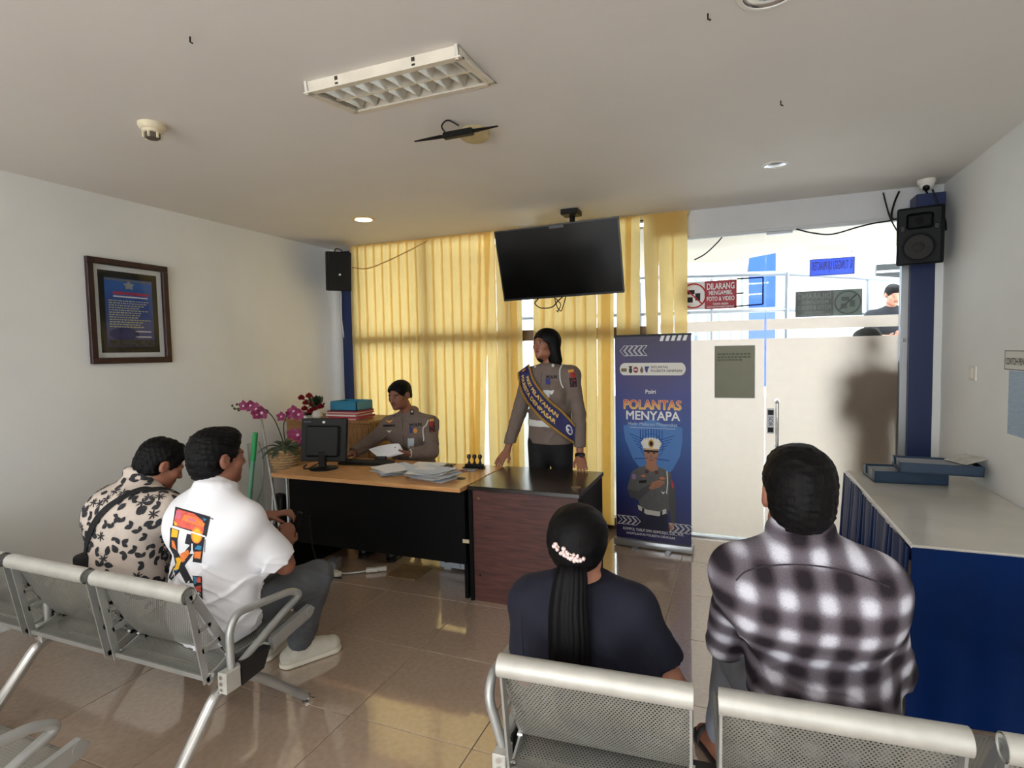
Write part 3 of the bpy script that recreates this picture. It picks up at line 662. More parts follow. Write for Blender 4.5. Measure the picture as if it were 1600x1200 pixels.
for k in range(12):
    v = 0.62-k*0.026; u = 0.2; lim = rt.choice((0.74, 0.68, 0.78, 0.62))
    while u < lim:
        wd = rt.uniform(0.018, 0.055); a, c = wl(u, v, 0.006), wl(min(u+wd, 0.8), v+0.011, 0.0066); tx.rng(a, c); u += wd+0.012
tx.out('text_lines', mat('pale_gold_print', (206, 200, 160), 0.7), t)
tx = MB(); u = 0.27
while u < 0.76:
    wd = rt.uniform(0.03, 0.06); tx.rng(wl(u, 0.695, 0.006), wl(u+wd, 0.725, 0.0066)); u += wd+0.007
tx.out('title_line', mat('title_red', (190, 60, 84), 0.6), t)
wrect(0.27, 0.665, 0.77, 0.68, 0.006, 0.0006).out('subtitle_line', MATS['white_print'], t)
wrect(0.17, 0.845, 0.84, 0.862, 0.006, 0.0006).out('rule', mat('rule_grey', (120, 118, 112), 0.6), t)
wrect(0.17, 0.125, 0.84, 0.20, 0.006, 0.0006).out('crowd_strip', mat('crowd_print', (60, 62, 66), 0.7, noise=0.9, nscale=40), t)
ec = Vector(wl(0.5, 0.80, 0.0065)); em = MB()
em.poly([ec+Vector((0, 0.032*math.cos(k*PI/5+PI/2)*(1 if k % 2 == 0 else 0.6)*1.3, 0.034*math.sin(k*PI/5+PI/2)*(1 if k % 2 == 0 else 0.6))) for k in range(10)]).out('emblem', mat('emblem_silver', (150, 158, 160), 0.4), t)
ol = MB(); oc = Vector(wl(0.40, 0.26, 0.0066))
ol.poly([oc+Vector((0, 0.105*math.cos(a), 0.045*math.sin(a))) for a in [2*PI*k/24 for k in range(24)]]).out('oval_photo', mat('oval_print', (30, 40, 108), 0.6, noise=0.5, nscale=30), t)
for (u0, v0, u1) in ((0.56, 0.285, 0.80), (0.56, 0.225, 0.80)): wrect(u0, v0, u1, v0+0.012, 0.006, 0.0006).out('signature_line', MATS['white_print'], t)
wrect(0, 0, 1, 1, 0.012, 0.002).out('glass', MATS['picture_glass'], t)

# ------------------------------------------------------------------ right wall: switch and papers
a = at_x(1517, 571, XR)
t = thing('light_switch', 'white light switch on the right wall', 'switch', (XR-0.01, 4.29, 1.36))
MB().rng((XR-0.012, 4.232, 1.368), (XR, 4.345, 1.458), 0.003).out('plate', MATS['white_plastic'], t)
MB().rng((XR-0.018, 4.268, 1.382), (XR-0.012, 4.318, 1.444), 0.003).out('rocker', mat('switch_ivory', (236, 232, 216), 0.3), t)
y0, y1, z0, z1 = 3.36, 3.86, 1.452, 1.556
t = thing('paper_sign', 'white lettered paper strip with black outline on the right wall', 'sign', (XR-0.001, 3.6, z0))
MB().rng((XR-0.0015, y0, z0), (XR-0.0005, y1, z1)).out('sheet', mat('wall_paper_white', (214, 214, 206), 0.8), t)
bd = MB()
for q in (((y0, z0), (y1, z0+0.004)), ((y0, z1-0.004), (y1, z1)), ((y0, z0), (y0+0.004, z1)), ((y1-0.004, z0), (y1, z1))): bd.rng((XR-0.0022, q[0][0], q[0][1]), (XR-0.0015, q[1][0], q[1][1]))
bd.out('outline', MATS['black_print'], t)
flat_text(MB(), 'CONTOH PENGISIAN', 0.052, (XR-0.0024, y1-0.014, (z0+z1)/2-0.006), (0, -1, 0), (0, 0, 1), 0.01, align='LEFT', xs=0.62).out('lettering', MATS['black_print'], t)
sh = MB().rng((XR-0.0015, 3.42, 1.108), (XR-0.0005, 3.802, 1.448)).out('pale_blue_sheet', mat('pale_blue', (164, 184, 204), 0.8, noise=0.12, nscale=14, stretch=(1, 1, 8))); tag(sh, 'pale blue form sheet stuck below the white paper strip', 'paper')

# ------------------------------------------------------------------ covered table at the right wall
t = thing('covered_table', 'long table with grey cloth top and royal blue pleated skirt', 'table', (1.02, 3.55, 0))
YF, YBk, XTL = 2.80, 4.36, 0.693
cl = mat('table_cloth_grey', (214, 209, 198), 0.22, noise=0.05, nscale=5, coat=0.5)
MB().rng((XTL, YF, 0.732), (XR-0.004, YBk, 0.75), 0.004).out('top_cover', cl, t)
MB().tube([(XTL-0.002, YF, 0.742), (XTL-0.002, YBk, 0.742)], 0.006, 6).out('edge_strip', MATS['white_paper'], t)
bf = mat('blue_satin', (0, 34, 88), 0.5, noise=0.15, nscale=5, spec=0.12)
rg = random.Random(3); ph = [rg.uniform(0.7, 1.4) for _ in range(60)]
def pleat(u, v):
    y = YF+(YBk-YF)*u; s = u*17+0.35*math.sin(u*31)+0.3*math.sin(u*11+1.5*v); k = int(s) % 60
    d = 0.006+0.022*ph[k]*abs(math.sin(PI*s))**0.7*(0.25+0.75*v)
    return (XTL-0.004-d-0.02*v, y, 0.738-0.73*v)
MB().grid(pleat, 260, 12).out('pleated_skirt', bf, t, 'all')
def frontskirt(u, v):
    x = XTL-0.004-0.02*v+(XR-0.008-XTL+0.02*v)*u
    return (x, YF-0.006-0.010*v-0.010*(1+math.sin(u*9+1.5*v))*v-0.006*math.sin(u*23)*v, 0.742-0.735*v)
MB().grid(frontskirt, 60, 16).out('front_skirt', bf, t, 'all')
for (x, y) in ((XTL+0.06, YF+0.08), (XR-0.06, YF+0.08), (XTL+0.06, YBk-0.08), (XR-0.06, YBk-0.08)):
    MB().tube([(x, y, 0), (x, y, 0.735)], 0.02, 8).out('leg', MATS['steel'], t)
# two stacked file trays
ft = mat('tray_blue', (32, 58, 84), 0.42, noise=0.08, nscale=20)
def file_tray(p0, p1, p2, z, h, label, rod):
    # p0 left-near corner, p1 right-near corner, p2 left-far corner
    ux = (p1-p0); W = ux.length; ux.normalize(); uy = Vector((-ux.y, ux.x, 0)); D = rod
    R = Matrix((ux, uy, Vector((0, 0, 1)))).transposed(); L = lambda x, y, zz: Vector((p0.x, p0.y, z))+R @ Vector((x, y, zz))
    t = thing('file_tray', label, 'tray', tuple(L(W/2, D/2, 0)), 0)
    MB().box(L(W/2, D/2, 0.006), (W, D, 0.008), 0.002, R).out('floor_panel', ft, t)
    MB().box(L(W/2, 0.004, h/2), (W, 0.008, h), 0.002, R).out('side_wall', ft, t)
    MB().box(L(W/2, D-0.004, h/2), (W, 0.008, h), 0.002, R).out('side_wall', ft, t)
    MB().box(L(W-0.004, D/2, h/2), (0.008, D, h), 0.002, R).out('side_wall', ft, t)
    MB().box(L(0.004, D*0.12, h/2), (0.008, D*0.24, h), 0.002, R).box(L(0.004, D*0.88, h/2), (0.008, D*0.24, h), 0.002, R).box(L(0.004, D/2, h*0.15), (0.008, D, h*0.3), 0.002, R).out('front_lip', ft, t)
    MB().box(L(W*0.48, D*0.5, h*0.45), (W*0.9, D*0.84, h*0.8), 0.002, R).out('paper_stack', mat('paper_grey', (150, 154, 160), 0.8), t)
    return t
file_tray(Vector((0.790, 4.015, 0)), Vector((1.175, 4.045, 0)), None, 0.752, 0.072, 'dark blue file tray resting on the grey table top', 0.24)
file_tray(Vector((0.912, 3.985, 0)), Vector((1.318, 3.96, 0)), None, 0.828, 0.062, 'dark blue file tray, uppermost of the pair, with papers', 0.25)
q = MB().box((1.275, 4.11, 0.905), (0.14, 0.17, 0.006), 0.002, Matrix.Rotation(0.4, 3, 'Z') @ Matrix.Rotation(-0.22, 3, 'Y')).out('tissue_packet', mat('packet', (196, 192, 184), 0.5, noise=0.2, nscale=20)); tag(q, 'crumpled pale packet lying on the upper file tray', 'packet')

# ------------------------------------------------------------------ the two desks
t = thing('office_desk', 'long desk with beech top and black panels before the seated officer', 'desk', (-2.36, 3.47, 0))
MB().rng((-3.155, 3.115, 0.722), (-1.612, 3.83, 0.75), 0.003).out('desktop', MATS['beech_top'], t)
MB().rng((-3.04, 3.19, 0.235), (-1.62, 3.208, 0.722)).out('modesty_panel', MATS['black_laminate'], t)
MB().rng((-3.06, 3.19, 0.0), (-3.035, 3.80, 0.722)).out('side_panel', MATS['black_laminate'], t)
MB().rng((-1.645, 3.215, 0.0), (-1.620, 3.80, 0.722)).out('side_panel', MATS['black_laminate'], t)
gp = at_z(720, 748, 0.75)
MB().lathe([(0.033, 0.0), (0.033, 0.003), (0.024, 0.004)], (gp.x, gp.y, 0.75), 20).out('cable_grommet', mat('grommet', (52, 34, 22), 0.5), t, True)
sp_ = at_y(729, 846, 3.186); MB().rng((sp_.x-0.028, 3.186, sp_.z-0.012), (sp_.x+0.018, 3.19, sp_.z+0.012)).out('label_tag', mat('tag_beige', (196, 184, 150), 0.6), t)
t = thing('counter_desk', 'dark wood counter desk with mahogany front before the standing officer', 'desk', (-1.23, 3.52, 0))
MB().rng((-1.598, 3.192, 0.724), (-0.862, 3.84, 0.752), 0.003).out('desktop', MATS['dark_top'], t)
MB().rng((-1.572, 3.212, 0.0), (-0.878, 3.232, 0.724)).out('front_panel', MATS['mahogany_panel'], t)
MB().rng((-1.598, 3.200, 0.0), (-1.572, 3.83, 0.724)).out('side_panel', MATS['black_laminate'], t)
MB().rng((-0.896, 3.232, 0.0), (-0.870, 3.83, 0.724)).out('side_panel', MATS['black_laminate'], t)
for x, z in ((-1.53, 0.67), (-1.53, 0.17)): MB().tube([(x, 3.213, z), (x, 3.208, z)], 0.007, 10).out('screw_cap', MATS['black_plastic'] if z < 0.3 else MATS['cabinet_wood'], t)
gp = at_z(900, 762, 0.752); MB().lathe([(0.03, 0.0), (0.03, 0.003), (0.02, 0.004)], (gp.x, gp.y, 0.752), 20).out('cable_grommet', mat('grommet_light', (120, 100, 74), 0.4), t, True)
# pale box standing behind the desk panel
t = thing('white_box', 'pale computer case standing under the desk by the counter', 'box', (-1.86, 3.63, 0))
MB().rng((-2.05, 3.60, 0.018), (-1.66, 3.80, 0.42), 0.004).out('case', mat('case_grey', (172, 178, 186), 0.6, noise=0.05, nscale=8), t)
MB().rng((-1.878, 3.598, 0.03), (-1.872, 3.60, 0.41)).out('seam', mat('seam_grey', (110, 114, 120), 0.7), t)
for x in (-1.99, -1.72): MB().rng((x-0.03, 3.615, 0), (x+0.03, 3.78, 0.018)).out('foot', MATS['case_grey'], t)
MB().tube(spline([(-2.0, 3.594, 0.06), (-1.9, 3.592, 0.075), (-1.8, 3.592, 0.09), (-1.70, 3.592, 0.16)]), 0.004, 6).out('lead', MATS['black_plastic'], t)
# cable nest with power strip
t = thing('power_strip', 'white power strip with adaptors on the floor under the desk', 'power strip', (-2.55, 3.28, 0))
MB().box((-2.78, 3.30, 0.045), (0.09, 0.14, 0.09), 0.01, Matrix.Rotation(0.3, 3, 'Z')).out('adaptor', mat('adaptor_grey', (120, 122, 126), 0.4), t)
MB().box((-2.72, 3.24, 0.02), (0.12, 0.05, 0.035), 0.005, Matrix.Rotation(-0.3, 3, 'Z')).out('strip', MATS['white_plastic'], t)
for k, (x, y) in enumerate(((-2.49, 3.38), (-2.44, 3.42))): MB().box((x, y, 0.02), (0.085, 0.035, 0.03), 0.004, Matrix.Rotation(0.5, 3, 'Z')).out('plug', MATS['white_plastic'], t)
MB().tube(spline([(-2.78, 3.24, 0.02), (-2.66, 3.27, 0.012), (-2.56, 3.33, 0.012), (-2.49, 3.38, 0.02)]), 0.006, 6).out('white_lead', MATS['alu'], t)
cable('cable', 'black cable coiled on the floor in front of the desk', [at_z(x, y, 0.008) for x, y in ((435, 897), (450, 903), (475, 898), (498, 898), (502, 884), (480, 880), (490, 893), (510, 900), (519, 892), (512, 882), (505, 889), (512, 899), (520, 897))], 0.007)
cable('cable', 'black cable hanging from the desk into the floor coil', [(-2.86, 3.17, 0.45), (-2.84, 3.16, 0.25), (-2.80, 3.17, 0.10), (-2.72, 3.18, 0.02), (-2.62, 3.2, 0.01)], 0.006)
cb = MB().rng((-2.35, 3.34, 0.001), (-2.10, 3.58, 0.012), 0.002).out('cardboard_sheet', mat('cardboard', (120, 96, 66), 0.8, noise=0.2, nscale=10)); tag(cb, 'flat cardboard sheet lying on the floor under the desk', 'cardboard')

# ------------------------------------------------------------------ things on the desk
def monitor():
    base = at_z(503, 733, 0.752); c = Vector((base.x-0.005, base.y+0.03, 0))
    t = thing('computer_monitor', 'black computer monitor seen from behind on the beech desk', 'monitor', (c.x, c.y, 0.75))
    R = Matrix.Rotation(math.radians(12), 3, 'Z'); L = lambda x, y, z: c+R @ Vector((x, y, z))
    Rt = R @ Matrix.Rotation(math.radians(-8), 3, 'X')
    W, H = 0.37, 0.325; pc = L(0, 0.02, 0.965)
    MB().box(pc, (W, 0.028, H), 0.006, Rt).out('casing', MATS['black_plastic'], t)
    MB().box(pc+Rt @ Vector((0, -0.022, -0.01)), (W*0.72, 0.03, H*0.72), 0.012, Rt).out('rear_shell', MATS['black_plastic'], t)
    MB().box(pc+Rt @ Vector((0, 0.0148, 0)), (W-0.02, 0.002, H-0.03), 0, Rt).out('screen', mat('screen_dark', (24, 28, 36), 0.15), t)
    MB().box(pc+Rt @ Vector((0.0, -0.0155, H/2-0.03)), (0.02, 0.002, 0.016), 0, Rt).out('badge', MATS['white_print'], t)
    v, f_ = text2d('lenovo', 0.022, 0.0)
    MB().raw([pc+Rt @ Vector((-W/2+0.05+a, -0.0152, H/2-0.025+b)) for a, b in v], f_).out('brand_lettering', mat('dim_print', (110, 110, 114), 0.5), t)
    MB().box(L(0, -0.02, 0.82), (0.06, 0.025, 0.13), 0.006, R).out('stand_neck', MATS['black_plastic'], t)
    MB().lathe([(0.105, 0.0), (0.105, 0.008), (0.06, 0.014), (0.03, 0.02)], L(0, -0.005, 0.751), 28).out('stand_base', MATS['black_plastic'], t, True)
    MB().tube(spline([L(-0.02, -0.03, 0.80), L(-0.10, -0.05, 0.76), L(-0.17, 0.0, 0.756), L(-0.2, 0.1, 0.756)]), 0.005, 6).out('lead', MATS['black_plastic'], t)
monitor()
def keyboard():
    a = at_z(578, 724, 0.755); R = Matrix.Rotation(math.radians(8), 3, 'Z')
    t = thing('keyboard', 'black keyboard on the beech desk right of the monitor', 'keyboard', (a.x, a.y, 0.75))
    L = lambda x, y, z: Vector((a.x, a.y, 0.75))+R @ Vector((x, y, z))
    MB().box(L(-0.03, 0, 0.010), (0.42, 0.14, 0.018), 0.004, R).out('body', MATS['black_plastic'], t)
    kb = MB()
    for r in range(5):
        for k in range(17): kb.box(L(-0.225+k*0.0235, -0.05+r*0.025, 0.021), (0.018, 0.019, 0.006), 0, R)
    tag(kb.out('keys', mat('key_black', (24, 24, 26), 0.6), t), kind='stuff')
keyboard()
q = MB().box((-2.62, 3.72, 0.772), (0.09, 0.05, 0.042), 0.01, Matrix.Rotation(0.3, 3, 'Z'), 2).out('card_reader', MATS['black_plastic'], None, True); tag(q, 'small black device standing behind the keyboard', 'device')
rp = random.Random(11)
def paper_pile(name, label, cx, cy, n, rot, spread, w=0.21, d=0.297):
    t = thing(name, label, 'papers', (cx, cy, 0.75))
    for k in range(n):
        z = 0.7512+k*0.0032; R = Matrix.Rotation(rot+rp.uniform(-spread, spread), 3, 'Z')
        ox, oy = rp.uniform(-0.03, 0.03), rp.uniform(-0.02, 0.02); lift = rp.uniform(0.002, 0.012)*(k/n); ph_ = rp.uniform(0, 6)
        def fn(u, v):
            p_ = R @ Vector(((u-0.5)*w, (v-0.5)*d, 0)); return (cx+ox+p_.x, cy+oy+p_.y, z+lift*(u*u+(1-v)**3)+0.0015*math.sin(u*5+ph_)+0.002)
        MB().grid(fn, 5, 5).thick(0.0006).out('sheet', [MATS['white_paper'], mat('blueish_paper', (206, 216, 232), 0.8), mat('buff_paper', (222, 214, 196), 0.8)][(k*7) % 5 % 3 if k % 4 else 0], t)
    return t
paper_pile('document_pile', 'loose spread of white and blue documents in the middle of the desk', -2.30, 3.43, 9, 1.2, 0.5)
paper_pile('document_pile', 'thick pile of documents on the desk beside the cable grommet', -1.93, 3.345, 14, 1.35, 0.25)
p1, p2 = at_z(655, 722, 0.752), at_z(690, 726, 0.752)
fo = thing('open_folder', 'white open folder lying flat at the back of the desk', 'folder', (-2.13, 3.66, 0.75))
MB().box((-2.17, 3.68, 0.757), (0.25, 0.19, 0.008), 0.002, Matrix.Rotation(0.1, 3, 'Z')).out('white_sheets', MATS['white_paper'], fo)
MB().box((-2.14, 3.685, 0.7518), (0.31, 0.2, 0.003), 0, Matrix.Rotation(0.05, 3, 'Z')).out('cover', MATS['black_plastic'], fo)
# rubber stamps on their stand
def stamp_shape(t, x, y, z, lean=None):
    MB().lathe([(0.011, 0.0), (0.012, 0.018), (0.006, 0.024), (0.006, 0.042), (0.013, 0.05), (0.0165, 0.062), (0.013, 0.074), (0.004, 0.079)], (x, y, z), 14, axis=lean).out('stamp', mat('stamp_brown', (44, 34, 26), 0.35), t, True)
t = thing('stamp_rack', 'three rubber stamps standing in a dark rack on the desk', 'stamp rack', (-1.80, 3.70, 0.75))
R = Matrix.Rotation(0.15, 3, 'Z')
MB().box((-1.795, 3.70, 0.757), (0.16, 0.06, 0.012), 0.003, R).box((-1.795, 3.71, 0.772), (0.14, 0.03, 0.02), 0.003, R).out('rack', MATS['black_plastic'], t)
for k in range(3): stamp_shape(t, -1.835+k*0.042, 3.702+k*0.006, 0.775)
t = thing('rubber_stamp', 'dark rubber stamp lying behind the document pile, nearer the seated officer', 'stamp', (-2.03, 3.57, 0.75), 0, 'loose rubber stamps')
stamp_shape(t, -2.06, 3.565, 0.767, Vector((1, 0.25, 0.0)))
t = thing('rubber_stamp', 'dark rubber stamp lying behind the document pile, nearer the stamp rack', 'stamp', (-1.94, 3.60, 0.75), 0, 'loose rubber stamps')
stamp_shape(t, -1.935, 3.585, 0.767, Vector((-0.3, 0.9, 0.0)))
q = MB().tube([(-1.93, 3.52, 0.757), (-1.80, 3.60, 0.757)], 0.005, 8).out('red_pen', mat('pen_red', (150, 40, 36), 0.4)); tag(q, 'red pen lying between the document pile and the stamp rack', 'pen')
q = MB().box((-1.80, 3.62, 0.7545), (0.12, 0.07, 0.007), 0.002, Matrix.Rotation(0.1, 3, 'Z')).out('ink_pad', mat('pad_grey', (150, 150, 152), 0.5)); tag(q, 'flat grey ink pad in front of the stamp rack', 'ink pad')

# ------------------------------------------------------------------ cabinet corner
t = thing('wooden_cabinet', 'brown wooden cabinet in the left corner behind the monitor', 'cabinet', (-3.42, 4.27, 0))
MB().rng((-3.88, 4.05, 0.0), (-2.95, 4.50, 1.0)).out('body', MATS['cabinet_wood'], t)
MB().rng((-3.89, 4.03, 1.0), (-2.94, 4.52, 1.022), 0.003).out('top', MATS['cabinet_wood'], t)
for k in range(2):
    MB().rng((-3.87+k*0.46, 4.038, 0.06), (-3.43+k*0.46, 4.05, 0.97), 0.003).out('door', MATS['cabinet_wood'], t)
ZT = 1.0225
fcol = [('folder_pink', (206, 150, 150)), ('folder_red', (166, 40, 58)), ('folder_white', (220, 212, 206)), ('folder_crimson', (176, 52, 72)), ('folder_cream', (214, 200, 184)), ('folder_maroon', (140, 36, 56))]
z = ZT; rf = random.Random(5)
for k in range(6):
    h_ = rf.choice((0.010, 0.012, 0.016)); q = MB().box((-3.27+rf.uniform(-0.015, 0.015), 4.2, z+h_/2), (0.33, 0.25, h_), 0.002, Matrix.Rotation(rf.uniform(-0.06, 0.06), 3, 'Z')).out('document_folder', mat(fcol[k][0], fcol[k][1], 0.6)); z += h_+0.0003
    tag(q, ['pink folder at the bottom of the stack on the cabinet', 'red folder second from the bottom on the cabinet', 'white folder in the middle of the stack on the cabinet', 'crimson folder above the white one on the cabinet', 'cream folder second from the top on the cabinet', 'maroon folder directly under the blue basket'][k], 'folder', 'folders stacked on the cabinet')
t = thing('blue_basket', 'turquoise plastic basket on top of the folder stack', 'basket', (-3.27, 4.21, z))
bm_ = mat('basket_blue', (38, 122, 156), 0.45)
for (x0_, y0_, x1_, y1_) in ((-3.41, 4.095, -3.125, 4.102), (-3.41, 4.325, -3.125, 4.332), (-3.41, 4.095, -3.403, 4.332), (-3.132, 4.095, -3.125, 4.332)):
    MB().rng((x0_, y0_, z), (x1_, y1_, z+0.075)).out('side_wall', bm_, t)
MB().rng((-3.41, 4.095, z), (-3.125, 4.332, z+0.006)).out('bottom', bm_, t)
MB().tube(fillet([(-3.41, 4.095, z+0.078), (-3.125, 4.095, z+0.078), (-3.125, 4.332, z+0.078), (-3.41, 4.332, z+0.078)], 0.02, closed=True), 0.006, 6, closed=True).out('rim', bm_, t)
MB().rng((-3.39, 4.11, z+0.03), (-3.14, 4.31, z+0.055)).out('papers', MATS['blueish_paper'], t)
t = thing('router', 'black and white router on the cabinet beside the flowers', 'router', (-3.75, 4.12, ZT))
MB().rng((-3.84, 4.06, ZT), (-3.66, 4.18, ZT+0.03), 0.004).out('white_body', MATS['white_plastic'], t)
MB().rng((-3.84, 4.06, ZT+0.031), (-3.66, 4.18, ZT+0.055), 0.004).out('black_lid', MATS['black_plastic'], t)

# ------------------------------------------------------------------ flowers
mat('leaf_green', (40, 58, 38), 0.45, noise=0.25, nscale=10); mat('stem_green', (60, 66, 48), 0.6); mat('orchid_pink', (138, 42, 88), 0.6, noise=0.3, nscale=40); mat('orchid_heart', (226, 190, 206), 0.6); mat('rose_red', (140, 18, 36), 0.6, noise=0.3, nscale=50)
def petal(mb, c, d, up, L_, W_):
    d = d.normalized(); s = d.cross(up).normalized(); n = s.cross(d)
    def fn(u, v):
        w_ = W_*math.sin(PI*min(1, 0.12+u*0.88))**0.8*(v-0.5); return c + d*(L_*u) + s*w_ + n*(0.25*L_*(u*u)-abs(v-0.5)*0.2*W_)
    mb.grid(fn, 4, 3)
def orchid(t, c, face, size):
    face = face.normalized(); up = Vector((0, 0, 1)); s = face.cross(up).normalized(); u = s.cross(face)
    m_ = MB()
    for k in range(5):
        a = PI/2+2*PI*k/5; petal(m_, c, s*math.cos(a)+u*math.sin(a)+face*0.2, face, size, size*0.85)
    h_ = MB().lathe([(size*0.05, 0), (size*0.22, size*0.12), (size*0.12, size*0.3), (size*0.02, size*0.34)], c, 8, axis=face)
    f_ = m_.out('blossom', MATS['orchid_pink'], t, True); h_.out('heart', MATS['orchid_heart'], f_, True)
def rose(t, c, size):
    m_ = MB()
    for ring, (n, rr, tilt) in enumerate(((3, 0.25, 0.2), (5, 0.55, 0.6), (6, 0.8, 1.1))):
        for k in range(n):
            a = 2*PI*k/n+ring; d = Vector((math.cos(a)*tilt, math.sin(a)*tilt, 1)).normalized(); petal(m_, c+Vector((math.cos(a), math.sin(a), 0))*size*0.2*rr, d, Vector((math.cos(a), math.sin(a), 0))*-1, size*(0.9-0.1*ring), size*0.9)
    m_.out('rose', MATS['rose_red'], t, True)
PC = Vector((-3.40, 3.52, 0))
ps = thing('plant_stand', 'thin metal stand carrying the basket of orchids left of the desk', 'stand', tuple(PC))
for k in range(4):
    a = PI/4+k*PI/2; MB().tube([PC+Vector((0.13*math.cos(a), 0.13*math.sin(a), 0)), PC+Vector((0.10*math.cos(a), 0.10*math.sin(a), 0.655))], 0.007, 8).out('leg', MATS['alu'], ps)
MB().lathe([(0.125, 0.0), (0.125, 0.012)], PC+Vector((0, 0, 0.648)), 24).out('tray', MATS['alu'], ps)
t = thing('orchid_basket', 'woven basket of pink orchids with dark leaves beside the desk', 'flower pot', (PC.x, PC.y, 0.66))
bk = MB(); n_ = 28
for k in range(9):
    z_ = 0.668+k*0.022; r_ = 0.088+0.0042*k
    bk.tube([PC+Vector(((r_+0.004*math.sin(a*14+k*PI))*math.cos(a), (r_+0.004*math.sin(a*14+k*PI))*math.sin(a), z_)) for a in [2*PI*q/112 for q in range(112)]], 0.011, 5, closed=True)
bk.lathe([(0.082, 0.661), (0.115, 0.855), (0.10, 0.855)], PC, 24)
bk.out('woven_pot', mat('wicker', (178, 146, 104), 0.7, noise=0.3, nscale=60), t, True)
rl = random.Random(9)
for k in range(16):
    a = 2*PI*k/16+rl.uniform(-0.2, 0.2); d = Vector((math.cos(a), math.sin(a), rl.uniform(0.1, 0.9))).normalized(); L_ = rl.uniform(0.14, 0.24); W_ = rl.uniform(0.05, 0.07)
    s_ = d.cross(Vector((0, 0, 1))).normalized(); c0 = PC+Vector((0, 0, 0.85))
    def fn(u, v): return c0 + d*(L_*u)+s_*(W_*math.sin(PI*(0.06+0.92*u))*(v-0.5))+Vector((0, 0, -L_*0.9*u*u+0.10*u-0.02*abs(v-0.5)))
    MB().grid(fn, 7, 3).out('leaf', MATS['leaf_green'], t, True)
stems = [[PC+Vector((0, 0, 0.85)), at_y(436, 672, 3.5), at_y(425, 650, 3.48), at_y(408, 638, 3.47), at_y(385, 636, 3.46), at_y(366, 640, 3.45)],
         [PC+Vector((0.01, 0, 0.85)), at_y(443, 668, 3.55), at_y(446, 655, 3.55), at_y(452, 640, 3.55), at_y(463, 636, 3.55)],
         [PC+Vector((0.02, 0, 0.85)), at_y(446, 690, 3.5), at_y(460, 676, 3.47), at_y(470, 682, 3.45)]]
for s_ in stems: MB().tube(spline(s_, 6), 0.005, 6).out('stem', MATS['stem_green'], t, True)
fv = Vector((0.5, -0.8, 0.1))
for (x, y, Y, sz) in ((381, 634, 3.46, 0.05), (392, 634, 3.46, 0.055), (401, 640, 3.46, 0.06), (409, 645, 3.47, 0.06), (402, 648, 3.45, 0.05), (440, 651, 3.55, 0.045), (460, 643, 3.55, 0.06), (467, 648, 3.55, 0.055), (455, 646, 3.56, 0.05), (466, 680, 3.45, 0.06), (472, 686, 3.45, 0.05), (457, 678, 3.46, 0.05)):
    orchid(t, at_y(x, y, Y), fv+Vector((rl.uniform(-0.4, 0.4), 0, rl.uniform(-0.3, 0.3))), sz)
for (x, y) in ((366, 638), (370, 632), (373, 641), (363, 634)): MB().lathe([(0.004, -0.01), (0.011, 0.0), (0.004, 0.011)], at_y(x, y, 3.45), 10).out('bud', MATS['stem_green'], t, True)
VC = Vector((-3.60, 4.14, 0))
t = thing('rose_vase', 'white vase of red artificial roses on the wooden cabinet', 'vase', (VC.x, VC.y, ZT))
MB().lathe([(0.035, 0.0), (0.05, 0.02), (0.045, 0.06), (0.032, 0.085), (0.038, 0.095)], VC+Vector((0, 0, ZT)), 20).out('vase', MATS['white_plastic'], t, True)
for (x, y) in ((471, 624), (483, 621), (478, 632), (488, 634), (491, 641), (501, 638), (485, 645), (476, 641)):
    q = at_y(x, y, 4.10+rl.uniform(-0.05, 0.05)); MB().tube(spline([VC+Vector((0, 0, ZT+0.09)), (VC+Vector((0, 0, ZT+0.15)))*0.6+q*0.4, q], 5), 0.004, 6).out('stem', MATS['stem_green'], t); rose(t, q, 0.05)
for k in range(12):
    d = Vector((rl.uniform(-1, 1), rl.uniform(-1, 0.6), rl.uniform(0.1, 0.9))).normalized(); m_ = MB(); petal(m_, VC+Vector((0.04, -0.02, ZT+0.11))+d*0.03, d, Vector((0, -0.5, 1)), 0.10, 0.06); m_.out('leaf', MATS['leaf_green'], t, True)
# cleaning tools leaning at the wall
q0, q1 = Vector((at_z(438, 862, 0.05).x, at_z(438, 862, 0.05).y, 0.03)), at_y(408, 655, 3.52)
t = thing('mop', 'mop with a bare steel handle leaning beside the orchid basket', 'mop', (-3.3, 3.2, 0))
q0 = at_z(445, 880, 0.04)
MB().tube([q0+Vector((0, 0, 0.05)), q1], 0.011, 10).out('handle', MATS['steel'], t, True)
mh = MB()
for k in range(16):
    a = 2*PI*k/16; mh.tube(spline([q0+Vector((0, 0, 0.06)), q0+Vector((0.05*math.cos(a), 0.05*math.sin(a), 0.03)), q0+Vector((0.09*math.cos(a), 0.09*math.sin(a), -0.03))], 3), 0.008, 5)
mh.out('mop_head', mat('mop_cotton', (120, 116, 108), 0.9), t)
gc = at_y(392, 770, 3.45)
t = thing('broom', 'green plastic broom handle leaning against the left wall', 'broom', (gc.x, 3.45, 0))
gt, gb = at_y(399, 676, 3.42), at_y(388, 800, 3.40)
gl = gt+(gb-gt)*2.05
MB().tube([gt, gt+(gb-gt)*0.35], 0.021, 12).out('grip', mat('green_plastic', (54, 160, 92), 0.35), t, True)
MB().tube([gt+(gb-gt)*0.35, gl], 0.018, 12).out('stick', mat('pale_green', (110, 168, 140), 0.35), t, True)
MB().box((gl.x, gl.y, 0.09), (0.24, 0.05, 0.16), 0.01).out('brush_head', MATS['green_plastic'], t)
t = thing('plastic_tube', 'clear plastic tube standing beside the green broom', 'tube', (gt.x-0.02, 3.50, 0))
tt = at_y(396, 694, 3.50)
